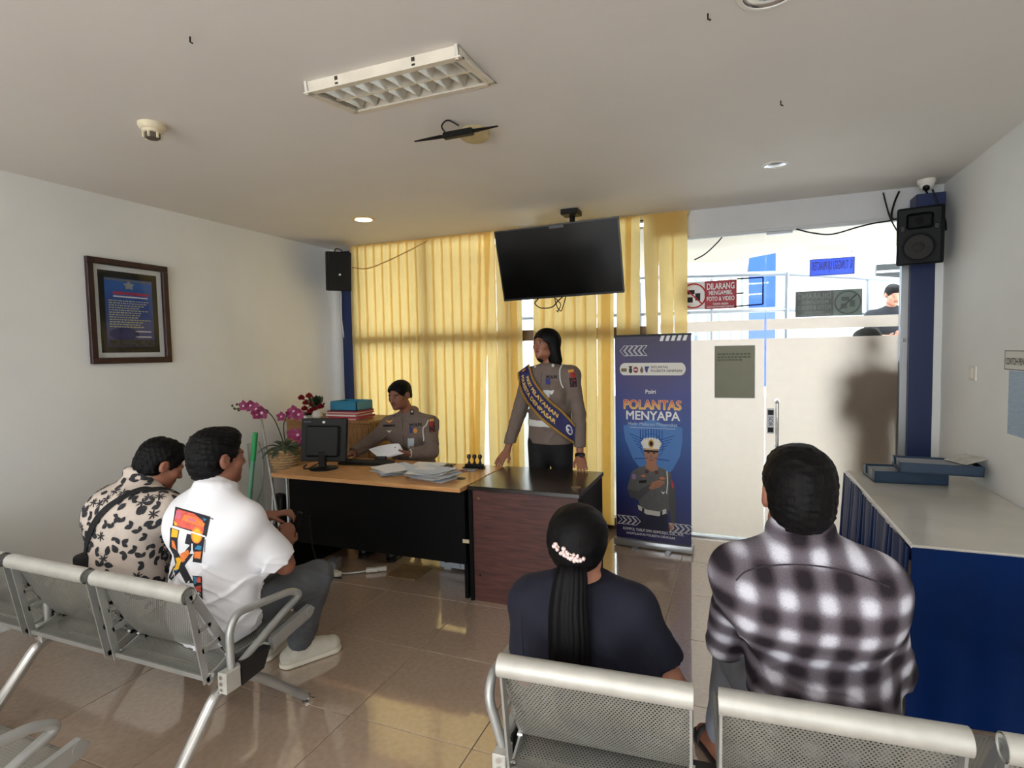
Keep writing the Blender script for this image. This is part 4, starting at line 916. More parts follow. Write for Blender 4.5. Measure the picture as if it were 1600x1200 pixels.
MB().tube([(tt.x-0.02, 3.56, 0.0), (tt.x, 3.50, tt.z)], 0.05, 20, cap=False).out('sleeve', (glass_material('clear_plastic', (0.90, 0.95, 0.93), 0.25)), t, True)
MB().tube([(tt.x+0.05*math.cos(a), 3.50+0.05*math.sin(a), tt.z) for a in [2*PI*k/20 for k in range(20)]], 0.003, 5, closed=True).out('rim', MATS['alu'], t)
cable('cable', 'grey cable hanging down the wall behind the orchids', [at_x(x, y, XL+0.02) for x, y in ((404, 690), (412, 720), (410, 760), (400, 790), (398, 820))], 0.006, m='alu')
q = MB().box((-3.74, 3.76, 0.06), (0.16, 0.12, 0.12), 0.02, Matrix.Rotation(0.4, 3, 'Z'), 2).box((-3.72, 3.77, 0.26), (0.10, 0.08, 0.28), 0.02).out('black_bag', MATS['black_plastic'], None, True); tag(q, 'small black bag standing on the floor behind the orchid stand', 'bag')

# ------------------------------------------------------------------ roll-up banner
p0, p1 = at_z(962, 850, 0.0), at_z(1082, 866, 0.0)
bx0, bx1 = p0.x+0.0, p1.x-0.0; by = (p0.y+p1.y)/2+0.0
ang = math.atan2(p1.y-p0.y, p1.x-p0.x); W = (p1-p0).length-0.016; H = 1.60
cen = (p0+p1)/2
BT = at_y(1024, 524, cen.y+0.02); H = BT.z-0.055
t = thing('roll_up_banner', 'dark blue roll-up banner with an officer portrait beside the glass door', 'banner', (cen.x, cen.y, 0), ang)
def Bp(u, v, d=0.0): return (-W/2+u*W, -d+0.0, 0.055+v*H)      # local
bm_, nt, N, K = nodemat('banner_print')
o_ = N('OutputMaterial'); b_ = N('BsdfPrincipled', Roughness=0.45); K(b_.outputs[0], o_.inputs[0]); tc = N('TexCoord'); sp = N('SeparateXYZ'); K(tc.outputs['Generated'], sp.inputs[0])
r_ = N('ValToRGB'); e = r_.color_ramp.elements; e[0].position = 0.0; e[0].color = (*lin((30, 24, 76)), 1); e[1].position = 1.0; e[1].color = (*lin((44, 34, 62)), 1)
for ps_, c_ in ((0.12, (28, 28, 84)), (0.3, (28, 52, 122)), (0.5, (32, 80, 152)), (0.66, (46, 58, 134)), (0.82, (52, 42, 102))):
    q = e.new(ps_); q.color = (*lin(c_), 1)
nn = N('TexNoise', Scale=1.6, Detail=1.0); K(tc.outputs['Generated'], nn.inputs['Vector']); ad = N('Math', operation='MULTIPLY_ADD'); ad.inputs[1].default_value = 0.22; K(nn.outputs['Fac'], ad.inputs[0]); K(sp.outputs['Z'], ad.inputs[2]); sb = N('Math', operation='SUBTRACT'); sb.inputs[1].default_value = 0.11; K(ad.outputs[0], sb.inputs[0]); K(sb.outputs[0], r_.inputs[0]); K(r_.outputs[0], b_.inputs['Base Color'])
MB().rng((-W/2, 0.0, 0.05), (W/2, 0.002, 0.055+H)).out('panel', bm_, t, local=True)
MB().rng((-W/2-0.004, -0.008, 0.05+H), (W/2+0.004, 0.008, 0.065+H), 0.002).out('top_bar', MATS['black_plastic'], t, local=True)
MB().box((0, 0.015, 0.035), (W+0.035, 0.095, 0.06), 0.014, None, 2).out('base_cassette', MATS['alu'], t, True, local=True)
for sx in (-0.13, 0.13): MB().rng((sx-0.02, -0.10, 0), (sx+0.02, 0.12, 0.012), 0.002).out('foot', MATS['alu'], t, local=True)
MB().tube([(0, 0.03, 0.05), (0, 0.015, 0.05+H)], 0.007, 8).out('support_pole', MATS['alu'], t, local=True)
U = lambda c_: [Bp(u, v, d) for (u, v, d) in c_]
def bpoly(pts, d, name, mt): MB().poly([Bp(u, v, d) for u, v in pts]).out(name, mt, t, local=True)
def bell(cu, cv, ru, rv, a0=0, a1=2*PI, n=24): return [(cu+ru*math.cos(a0+(a1-a0)*k/n), cv+rv*math.sin(a0+(a1-a0)*k/n)) for k in range(n)]
AR = H/W
def btext(s, u, v, hgt, mt, name, bold=0.02, align='CENTER', xs=1.0, d=0.004):
    V, Fc = text2d(s, hgt*H, 0.0, align, False, xs); m_ = MB(); e_ = bold*hgt*H*0.9
    for k, (sx, sz) in enumerate(((0, 0),) if e_ == 0 else ((0, 0), (-1, 0), (1, 0), (0, 1), (0, -1), (-0.7, 0.7), (0.7, 0.7), (-0.7, -0.7), (0.7, -0.7))):
        m_.raw([(Bp(u, v, d)[0]+a+sx*e_, -d-k*0.00003, Bp(u, v, d)[2]+b+sz*e_) for a, b in V], Fc)
    m_.out(name, mt, t, local=True)
wp = MATS['white_print']
def chevrons(u0, v0, n, su, sv, dirn, name):
    m_ = MB()
    for k in range(n):
        u = u0+k*su*0.62; th = 0.006
        P_ = [(u+dirn*0.0, v0), (u-dirn*su*0.5, v0+sv/2), (u-dirn*su*1.0*0+dirn*0, v0+sv)]
        a_, b_, c_ = (u, v0+sv), (u-su*0.55*dirn, v0+sv/2), (u, v0)
        off = su*0.45
        loop = [a_, b_, c_, (c_[0]+off, c_[1]), (b_[0]+off, b_[1]), (a_[0]+off, a_[1])]
        for q in range(6):
            m_.tube([Bp(*loop[q], 0.003), Bp(*loop[(q+1) % 6], 0.003)], 0.0022, 4)
    m_.out(name, wp, t, local=True)
chevrons(0.13, 0.905, 5, 0.105, 0.048, 1, 'chevron_marks'); chevrons(0.02, 0.075, 4, 0.11, 0.042, -1, 'chevron_marks'); chevrons(0.72, 0.062, 4, 0.11, 0.042, -1, 'chevron_marks')
for k in range(5): bpoly([(0.60+k*0.073, 0.972), (0.645+k*0.073, 0.972), (0.67+k*0.073, 0.999), (0.625+k*0.073, 0.999)], 0.003, 'slash_mark', wp)
pill = bell(0.135, 0.84, 0.068, 0.030, PI/2, 3*PI/2, 12)+bell(0.865, 0.84, 0.068, 0.030, -PI/2, PI/2, 12)
bpoly(pill, 0.003, 'logo_pill', mat('pill_cream', (224, 220, 212), 0.6))
for k, (u, c_) in enumerate(((0.125, (120, 104, 52)), (0.215, (46, 40, 38)), (0.285, (150, 52, 46)), (0.365, (120, 96, 70)), (0.435, (60, 66, 130)))):
    em = mat('logo_%d' % k, c_, 0.6)
    if k == 0: bpoly(bell(u-0.018, 0.836, 0.022, 0.0095), 0.004, 'emblem', em); bpoly(bell(u+0.018, 0.836, 0.022, 0.0095), 0.0042, 'emblem', em)
    elif k == 1: bpoly([(u-0.03, 0.855), (u+0.03, 0.855), (u+0.012, 0.845), (u+0.024, 0.838), (u+0.02, 0.824), (u, 0.82), (u-0.02, 0.824), (u-0.024, 0.838), (u-0.012, 0.845)], 0.004, 'emblem', em)
    elif k == 2: bpoly(bell(u, 0.837, 0.034, 0.015), 0.004, 'emblem', em); bpoly([(u-0.024, 0.834), (u+0.024, 0.834), (u+0.024, 0.840), (u-0.024, 0.840)], 0.0045, 'emblem', wp)
    elif k == 3: bpoly([(u, 0.855), (u+0.012, 0.845), (u+0.024, 0.836), (u+0.012, 0.822), (u-0.012, 0.822), (u-0.024, 0.836), (u-0.012, 0.845)], 0.004, 'emblem', em)
    else: bpoly([(u-0.03, 0.853), (u+0.034, 0.853), (u+0.012, 0.84), (u+0.008, 0.826), (u-0.008, 0.822), (u-0.026, 0.835)], 0.004, 'emblem', em)
ink = mat('pill_ink', (70, 66, 66), 0.7)
btext('SATLANTAS', 0.485, 0.8495, 0.0165, ink, 'lettering', 0.014, 'LEFT', 0.9); btext('POLRESTA DENPASAR', 0.485, 0.8315, 0.0165, ink, 'lettering', 0.014, 'LEFT', 0.9)
btext('Polri', 0.48, 0.732, 0.027, wp, 'lettering', 0.015)
# big title: cream outline behind a red-to-yellow face
tm_, nt, N, K = nodemat('title_gradient')
o_ = N('OutputMaterial'); b_ = N('BsdfPrincipled', Roughness=0.5); K(b_.outputs[0], o_.inputs[0]); tc = N('TexCoord'); sp = N('SeparateXYZ'); K(tc.outputs['Generated'], sp.inputs[0]); r_ = N('ValToRGB'); e = r_.color_ramp.elements
e[0].color = (*lin((238, 190, 84)), 1); e[1].color = (*lin((206, 66, 56)), 1); K(sp.outputs['Y'], r_.inputs[0]); K(sp.outputs['Z'], r_.inputs[0]); K(r_.outputs[0], b_.inputs['Base Color'])
btext('POLANTAS', 0.495, 0.669, 0.062, mat('title_rim', (244, 214, 176), 0.6), 'title_outline', 0.05, xs=0.89, d=0.003); btext('POLANTAS', 0.495, 0.669, 0.062, tm_, 'title_lettering', 0.022, xs=0.89, d=0.004)
btext('MENYAPA', 0.50, 0.617, 0.060, wp, 'title_lettering', 0.026, xs=0.95)
btext('Hadir Melayani Masyarakat', 0.50, 0.5735, 0.0225, mat('pale_lettering', (170, 190, 220), 0.6), 'lettering', 0.012, xs=0.96)
bpoly([(0.2, 0.556), (0.8, 0.556), (0.8, 0.5575), (0.2, 0.5575)], 0.003, 'underline', wp)
# pale shield with winged emblem
sh1 = mat('shield_blue', (70, 122, 190), 0.5)
bpoly([(0.50, 0.60), (0.68, 0.575), (0.89, 0.565), (0.89, 0.50), (0.86, 0.43), (0.76, 0.36), (0.62, 0.31), (0.40, 0.33), (0.24, 0.40), (0.13, 0.50), (0.11, 0.565), (0.3, 0.575)], 0.0022, 'shield_print', sh1)
wg = MB(); ln = mat('shield_line', (40, 84, 158), 0.5)
for k in range(9): wg.tube([Bp(0.34+k*0.036, 0.50, 0.003), Bp(0.34+k*0.036, 0.555-abs(k-4)*0.002, 0.003)], 0.0028, 4)
for s_ in (-1, 1):
    for k in range(5): wg.tube([Bp(0.49+s_*0.10, 0.50-k*0.012, 0.003), Bp(0.49+s_*(0.30-k*0.03), 0.525-k*0.016, 0.003)], 0.0026, 4)
    wg.tube([Bp(0.49+s_*0.05, 0.41, 0.003), Bp(0.49+s_*0.23, 0.405, 0.003)], 0.004, 4)
wg.tube([Bp(0.49+0.15*math.cos(a), 0.47+0.06*math.sin(a), 0.003) for a in [2*PI*k/20 for k in range(20)]], 0.0022, 4, closed=True)
wg.out('winged_emblem', ln, t, local=True)
# printed officer figure, flat shapes
ug = mat('print_uniform', (96, 96, 96), 0.6, noise=0.12, nscale=30); ud = mat('print_uniform_dark', (76, 76, 78), 0.6); sk = mat('print_skin', (168, 118, 90), 0.6); nv = mat('print_trouser', (26, 26, 52), 0.6)
bpoly([(0.33, 0.17), (0.70, 0.17), (0.70, 0.05), (0.30, 0.05)], 0.0030, 'trousers_print', nv)
bpoly([(0.22, 0.34), (0.33, 0.365), (0.42, 0.375), (0.54, 0.375), (0.64, 0.365), (0.74, 0.345), (0.78, 0.27), (0.77, 0.17), (0.70, 0.165), (0.70, 0.145), (0.34, 0.16), (0.31, 0.20), (0.19, 0.225), (0.155, 0.255)], 0.0034, 'uniform_print', ug)
bpoly([(0.72, 0.345), (0.79, 0.29), (0.81, 0.20), (0.80, 0.10), (0.75, 0.10), (0.71, 0.20)], 0.0037, 'sleeve_print', ud)
bpoly([(0.16, 0.25), (0.30, 0.245), (0.46, 0.285), (0.48, 0.26), (0.33, 0.205), (0.20, 0.21)], 0.0040, 'sleeve_print', ud)
bpoly([(0.45, 0.265), (0.50, 0.295), (0.58, 0.308), (0.66, 0.305), (0.66, 0.295), (0.60, 0.275), (0.52, 0.262), (0.47, 0.258)], 0.0043, 'hand_print', sk)
for k in range(3): MB().tube([Bp(0.53, 0.270+k*0.009, 0.0045), Bp(0.65, 0.290+k*0.006, 0.0045)], 0.0010, 4).out('finger_line', mat('finger_line', (128, 84, 62), 0.6), t, local=True)
bpoly([(0.71, 0.105), (0.78, 0.105), (0.775, 0.075), (0.73, 0.065)], 0.0038, 'hand_print', sk)
bpoly([(0.42, 0.39), (0.55, 0.39), (0.58, 0.36), (0.49, 0.345), (0.40, 0.365)], 0.0037, 'neck_print', sk)
bpoly(bell(0.485, 0.428, 0.095, 0.047), 0.0042, 'face_print', sk)
for s_ in (-1, 1): bpoly(bell(0.485+s_*0.038, 0.437, 0.018, 0.0032, n=10), 0.0046, 'eye_print', MATS['black_print'])
bpoly([(0.455, 0.404), (0.515, 0.404), (0.51, 0.400), (0.46, 0.400)], 0.0046, 'mouth_print', mat('mouth_print', (116, 62, 56), 0.6)); bpoly([(0.475, 0.430), (0.495, 0.430), (0.503, 0.414), (0.467, 0.414)], 0.0046, 'nose_print', mat('nose_print', (146, 98, 74), 0.6))
bpoly([(0.385, 0.452), (0.585, 0.452), (0.60, 0.468), (0.625, 0.485), (0.58, 0.506), (0.49, 0.512), (0.39, 0.506), (0.345, 0.485), (0.37, 0.468)], 0.0048, 'cap_print', mat('cap_white', (226, 222, 212), 0.6))
bpoly([(0.385, 0.450), (0.585, 0.450), (0.575, 0.441), (0.395, 0.441)], 0.0050, 'cap_peak_print', MATS['black_print']); bpoly([(0.385, 0.453), (0.585, 0.453), (0.585, 0.458), (0.385, 0.458)], 0.0051, 'cap_band_print', MATS['gold'])
bpoly(bell(0.485, 0.482, 0.04, 0.020), 0.0052, 'cap_badge_print', MATS['gold']); bpoly(bell(0.485, 0.482, 0.025, 0.012), 0.0054, 'cap_badge_print', MATS['black_print'])
bpoly([(0.30, 0.178), (0.42, 0.158), (0.58, 0.155), (0.68, 0.172), (0.68, 0.150), (0.58, 0.132), (0.42, 0.135), (0.31, 0.155)], 0.0044, 'belt_print', mat('belt_print', (208, 206, 198), 0.6)); bpoly([(0.36, 0.166), (0.39, 0.162), (0.385, 0.138), (0.355, 0.144)], 0.0047, 'belt_loop_print', nv); bpoly([(0.60, 0.158), (0.63, 0.162), (0.63, 0.138), (0.60, 0.134)], 0.0047, 'belt_loop_print', nv)
bpoly([(0.32, 0.298), (0.42, 0.304), (0.42, 0.290), (0.32, 0.284)], 0.0044, 'name_tape_print', MATS['black_print']); bpoly([(0.34, 0.322), (0.38, 0.330), (0.42, 0.322), (0.38, 0.316)], 0.0044, 'badge_print', mat('badge_orange', (206, 120, 74), 0.5)); bpoly([(0.58, 0.318), (0.62, 0.326), (0.68, 0.318), (0.63, 0.310)], 0.0044, 'badge_print', MATS['badge_orange'])
bpoly([(0.61, 0.256), (0.64, 0.25), (0.67, 0.256), (0.64, 0.240)], 0.0044, 'wing_badge_print', wp); bpoly(bell(0.25, 0.315, 0.03, 0.014, n=12), 0.0044, 'patch_print', mat('patch_lilac', (150, 120, 170), 0.6)); bpoly([(0.745, 0.315), (0.775, 0.30), (0.78, 0.275), (0.755, 0.275)], 0.0044, 'patch_print', MATS['title_red'])
for s_, uu in ((-1, 0.425), (1, 0.555)): bpoly([(uu-0.025, 0.352), (uu+0.025, 0.352), (uu+0.02, 0.336), (uu-0.02, 0.336)], 0.0046, 'collar_tab_print', mat('collar_tab', (92, 40, 40), 0.6))
MB().tube([Bp(0.69, 0.355, 0.0045), Bp(0.70, 0.30, 0.0045), Bp(0.685, 0.245, 0.0045)], 0.004, 5).out('lanyard_print', wp, t, local=True)
btext('KOMPOL YUSUF DWI ADMODJO, S.I.K., M.H.', 0.50, 0.052, 0.0185, wp, 'lettering', 0.012, xs=0.80); btext('KASATLANTAS POLRESTA DENPASAR', 0.47, 0.033, 0.0155, wp, 'lettering', 0.01, xs=0.9)
# ------------------------------------------------------------------ perforated steel benches
def perforated():
    M, nt, N, K = nodemat('perforated_steel')
    o = N('OutputMaterial'); b = N('BsdfPrincipled', Roughness=0.42, Metallic=0.45); b.inputs['Base Color'].default_value = (*lin((150, 150, 144)), 1)
    tr = N('BsdfTransparent'); mx = N('MixShader'); uv = N('UVMap'); uv.uv_map = 'sheet'
    sp = N('SeparateXYZ'); K(uv.outputs[0], sp.inputs[0])
    def M_(op, a, v=None, b_=None):
        n = N('Math', operation=op); K(a, n.inputs[0])
        if b_ is not None: K(b_, n.inputs[1])
        elif v is not None: n.inputs[1].default_value = v
        return n.outputs[0]
    p = 0.0105
    r = M_('DIVIDE', sp.outputs['Y'], p*0.80); row = M_('FLOOR', r); odd = M_('MULTIPLY', M_('MODULO', row, 2.0), 0.5)
    fx = M_('FRACT', M_('ADD', M_('DIVIDE', sp.outputs['X'], p), None, odd)); fy = M_('FRACT', r)
    dx = M_('SUBTRACT', fx, 0.5); dy = M_('MULTIPLY', M_('SUBTRACT', fy, 0.5), 0.80)
    d2 = M_('ADD', M_('MULTIPLY', dx, None, dx), None, M_('MULTIPLY', dy, None, dy))
    hole = M_('LESS_THAN', d2, 0.05)
    K(hole, mx.inputs[0]); K(b.outputs[0], mx.inputs[1]); K(tr.outputs[0], mx.inputs[2]); K(mx.outputs[0], o.inputs[0])
    n = N('TexNoise', Scale=8.0, Detail=4.0); tc = N('TexCoord'); K(tc.outputs['Object'], n.inputs['Vector']); rr = N('ValToRGB')
    rr.color_ramp.elements[0].color = (*lin((128, 128, 122)), 1); rr.color_ramp.elements[1].color = (*lin((168, 168, 160)), 1); K(n.outputs['Fac'], rr.inputs[0]); K(rr.outputs[0], b.inputs['Base Color'])
perforated()
def sheet(name, prof, w0, w1, x0, x1, mt, parent, side_flat=0.028):
    """sheet following a (y,z) profile, with a metric uv map for the holes"""
    P = spline([Vector((0, y, z)) for y, z in prof], 5); xs = [x0, x1]
    me = bpy.data.meshes.new(name); V = []; UV = []; s = 0.0
    for i, p in enumerate(P):
        if i: s += (P[i]-P[i-1]).length
        for x in xs: V.append((x, p.y, p.z)); UV.append((x, s))
    Fc = [(2*i, 2*i+1, 2*i+3, 2*i+2) for i in range(len(P)-1)]
    me.from_pydata(V, [], Fc); uv = me.uv_layers.new(name='sheet')
    for l in me.loops: uv.data[l.index].uv = UV[l.vertex_index]
    return link(name, me, mt, parent, 'all', True)
BACK = [(0.006, 0.722), (0.030, 0.66), (0.065, 0.58), (0.105, 0.50), (0.150, 0.435)]
SEAT = [(0.052, 0.392), (0.16, 0.400), (0.30, 0.408), (0.45, 0.425), (0.52, 0.432), (0.548, 0.424), (0.556, 0.405)]
def yz(mb, pts, x0, x1, w=None):
    for a, b in zip(pts, pts[1:]):
        pass
def side_frame(parent, x, holes=True):
    t = 0.007; m_ = MB()
    def bar(a, b, wd):
        a, b = Vector((0, *a)), Vector((0, *b)); d = (b-a).normalized(); n = Vector((0, -d.z, d.y))*wd/2
        m_.prism([((a-n).y, (a-n).z), ((b-n).y, (b-n).z), ((b+n).y, (b+n).z), ((a+n).y, (a+n).z)], x-t/2, x+t/2, 'x')
    bar((-0.004, 0.735), (0.055, 0.372), 0.026)                 # rear edge
    bar((0.010, 0.735), (0.175, 0.425), 0.030)                  # front edge, follows the back
    bar((0.055, 0.375), (0.185, 0.425), 0.034)                  # foot plate
    bar((0.028, 0.585), (0.082, 0.590), 0.016); bar((0.040, 0.50), (0.120, 0.515), 0.020)
    bar((0.17, 0.405), (0.545, 0.418), 0.030)                   # seat rail
    m_.out('side_frame', MATS['steel'], parent, local=True)
    MB().tube([(x-0.006, 0.150, 0.432), (x+0.010, 0.150, 0.432)], 0.009, 10).tube([(x-0.006, 0.075, 0.395), (x+0.010, 0.075, 0.395)], 0.009, 10).out('bolt', MATS['chrome'], parent, True, True)
def bench(label, loc, rz, n, pitch, width, arms, legs, group, scratches=()):
    t = thing('steel_bench', label, 'bench', loc, rz, group)
    for k in range(n):
        x0 = k*pitch+(pitch-width)/2; x1 = x0+width
        sheet('back_panel', BACK, 0, 0, x0+0.006, x1-0.006, MATS['perforated_steel'], t)
        sheet('seat_panel', SEAT, 0, 0, x0+0.006, x1-0.006, MATS['perforated_steel'], t)
        MB().rng((x0+0.006, 0.046, 0.384), (x1-0.006, 0.100, 0.3905)).rng((x0+0.006, 0.044, 0.384), (x1-0.006, 0.052, 0.402)).out('seat_rear_lip', MATS['steel'], t, local=True)
        roll = MB(); pr = [(math.cos(a)*0.031, math.sin(a)*0.031) for a in [2*PI*q/22 for q in range(22)]]
        roll.tube([(x0, -0.006, 0.735), (x1, -0.006, 0.735)], 0.031, 22, cap=False)
        roll.tube([(x1, -0.006, 0.735), (x0, -0.006, 0.735)], 0.027, 22, cap=False)
        roll.out('head_roll', MATS['steel_roll'], t, True, True)
        for xx in (x0+0.012, x1-0.012): MB().tube([(xx-0.002, -0.006, 0.735), (xx+0.002, -0.006, 0.735)], 0.0265, 18).out('roll_end_cap', MATS['steel'], t, True, True)
        side_frame(t, x0+0.006); side_frame(t, x1-0.006)
    L = n*pitch
    MB().rng((0.0, 0.20, 0.325), (L, 0.27, 0.375), 0.003).out('beam', mat('beam_black', (22, 23, 24), 0.5), t, local=True)
    for k in arms:
        x = k*pitch; out = -0.012 if k == 0 else (0.012 if k == n else 0.0); x += out
        xo = x-0.045 if k == 0 else x
        P = fillet([(x, 0.130, 0.39), (xo, 0.128, 0.545), (xo, 0.165, 0.600), (xo, 0.455, 0.572), (xo, 0.515, 0.535), (x, 0.40, 0.495), (x, 0.150, 0.385)], 0.05, 6)
        MB().tube(P, 0.0155, 12).out('armrest', MATS['steel'], t, True, True)
        MB().rng((x-0.022, 0.085, 0.318), (x+0.022, 0.155, 0.40), 0.003).out('arm_bracket', MATS['steel_roll'], t, local=True)
        for z in (0.335, 0.36, 0.385): MB().tube([(x, 0.080, z), (x, 0.088, z)], 0.008, 10).out('bolt', MATS['chrome'], t, True, True)
        MB().prism([(0.16, 0.41), (0.31, 0.40), (0.27, 0.325), (0.16, 0.315)], x-0.02, x+0.02, 'x').out('beam_end', MATS['beam_black'], t, local=True)
        MB().prism([(0.33, 0.425), (0.56, 0.465), (0.585, 0.44), (0.56, 0.41), (0.33, 0.37)], x-0.012, x+0.012, 'x').tube([(x-0.014, 0.555, 0.438), (x+0.014, 0.555, 0.438)], 0.022, 16).out('seat_end_rail', MATS['steel'], t, local=True)
    for k in legs:
        x = k*pitch+(0.02 if k == 0 else (-0.02 if k == n else 0))
        MB().tube(fillet([(x, 0.23, 0.335), (x, 0.10, 0.318), (x, -0.15, 0.012)], 0.05, 5), [0.026]*8, 12).out('rear_leg', MATS['chrome'], t, True, True) if False else MB().tube(fillet([(x, 0.23, 0.335), (x, 0.09, 0.320), (x, -0.17, 0.016)], 0.05, 5), 0.024, 14).out('rear_leg', mat('leg_polished', (205, 205, 203), 0.22, 0.85), t, True, True)
        MB().tube(fillet([(x, 0.20, 0.330), (x, 0.30, 0.26), (x, 0.55, 0.03)], 0.12, 6), 0.020, 12).out('front_leg', MATS['steel'], t, True, True)
        for yy in (0.565, -0.178):
            MB().lathe([(0.026, 0.0), (0.027, 0.008), (0.015, 0.014), (0.012, 0.03)], (x, yy, 0.0), 18).out('levelling_foot', MATS['chrome'], t, True, True)
    return t
PIT = 0.5625
bench('steel bench under the two men seated on the left', (-1.83-4*PIT+0.0, 1.425, 0), 0.0, 4, PIT, 0.517, (2, 4), (2, 4), None)
bench('steel bench under the ponytailed woman and the plaid shirt man', (-0.640, 1.392, 0), math.radians(3.6), 3, 0.5715, 0.513, (0,), (0, 3), None)
bench('empty steel bench cut by the bottom left corner of the photo', (-1.85-4*PIT, 0.465, 0), 0.0, 4, PIT, 0.517, (2, 4), (2, 4), None)
# ------------------------------------------------------------------ people: one continuous surface from blended limb shapes
A_ = lambda v: np.array(v, dtype=np.float32)
class SDF:
    def __init__(s): s.ops = []; s.clips = []; s.off = 0.0; s.wr = None; s.pts = []
    def cone(s, a, b, ra, rb, k=0.02, flat=None, cap=False, sub=False):
        s.ops.append(('c', A_(a), A_(b), ra, rb, k, (A_(flat[0])/np.linalg.norm(A_(flat[0])), flat[1]) if flat else None, cap, sub))
        if not sub: s.pts += [(A_(a), ra), (A_(b), rb)]
        return s
    def ell(s, c, r, R=None, k=0.02, sub=False):
        s.ops.append(('e', A_(c), A_(r), A_(R) if R is not None else np.eye(3, dtype=np.float32), k, sub))
        if not sub: s.pts.append((A_(c), max(r)))
        return s
    def clip(s, p, n): s.clips.append((A_(p), A_(n)/np.linalg.norm(A_(n)))); return s
    def dist(s, o, P):
        if o[0] == 'c':
            _, a, b, ra, rb, k, fl, cap, sub = o
            ba = b-a; L2 = max(float(ba@ba), 1e-10); pa = P-a; t0 = pa@ba/L2; t = np.clip(t0, 0, 1)
            if cap: t = np.minimum(np.maximum(t0, 0), 1.5)
            w = pa-t[:, None]*ba; m = 1.0
            if fl is not None:
                wn = w@fl[0]; w = w+fl[0]*(wn*(1/fl[1]-1))[:, None]; m = 0.82
            d = (np.sqrt((w*w).sum(1))-(ra+np.minimum(t, 1)*(rb-ra)))*m
            if cap: d = np.maximum(d, (t0-1)*math.sqrt(L2))
        else:
            _, c, r, R, k, sub = o
            q = ((P-c)@R)/r; k0 = np.sqrt((q*q).sum(1)); k1 = np.sqrt(((q/r)**2).sum(1)); d = k0*(k0-1)/np.maximum(k1, 1e-6)
        return d, (o[5] if o[0] == 'c' else o[4]), o[-1]
    def finish(s, D, P):
        D = D-s.off
        if s.wr is not None: D = D+s.wr(P)
        for p, n in s.clips: D = np.maximum(D, (P-p)@n)
        return D
    def __call__(s, P, cen=None, rad=0.0):
        """cen: centres of the blocks that P is made of; shapes far from a block are skipped there"""
        D = np.full(len(P), 9.0, np.float32)
        if cen is not None:
            m = len(P)//len(cen); cd_ = [s.dist(o, cen) for o in s.ops]; best = np.min([d for d, k, sub in cd_ if not sub], 0)
        for i, o in enumerate(s.ops):
            if cen is None: idx = slice(None)
            else:
                dc, k, sub = cd_[i]; use = (dc < 2.6*rad+k) if sub else (dc < best+3.4*rad+k)
                if not use.any(): continue
                idx = np.repeat(use, m)
            d, k, sub = s.dist(o, P[idx]); Di = D[idx]
            if sub: h = np.maximum(k-np.abs(Di+d), 0)/k; D[idx] = np.maximum(Di, -d)+h*h*k*0.25
            else: h = np.maximum(k-np.abs(Di-d), 0)/k; D[idx] = np.minimum(Di, d)-h*h*k*0.25
        return s.finish(D, P)
    def bounds(s, m=0.03):
        lo = np.min([p-r for p, r in s.pts], 0)-s.off-m; hi = np.max([p+r for p, r in s.pts], 0)+s.off+m; return lo, hi
def wrinkle(amp, freq, seed, zstretch=1.0):
    r = np.random.RandomState(seed); K_ = r.normal(size=(5, 3))*freq; K_[:, 2] *= zstretch; ph = r.uniform(0, 6, 5); W_ = r.normal(size=(3, 3))*freq*0.4
    K_ = K_.astype(np.float32); W_ = W_.astype(np.float32)
    def f(P):
        Q = P+0.35/freq*np.sin(P@W_.T*1.3+1.0); v = 0
        for i in range(5): v = v+np.sin(Q@K_[i]+ph[i])
        return (amp*v/2.5).astype(np.float32)
    return f
def folds(base, seed, amp, dirs, zmax, fall=0.12):
    """adds sharp cloth folds below a height"""
    r = np.random.RandomState(seed); D_ = [(np.array(d, np.float32), r.uniform(0, 6)) for d in dirs]
    def f(P):
        v = base(P); m = np.clip((zmax-P[:, 2])/fall, 0, 1)
        Q = P+0.012*np.sin(P[:, [1, 2, 0]]*31+seed)
        for d, ph in D_: v = v-amp*m*np.clip(1-np.abs(np.sin(Q@d+ph))*1.6, 0, 1)**2*(0.55+0.45*np.sin(P@d[[2, 0, 1]]*0.45+ph*2))
        return v.astype(np.float32)
    return f
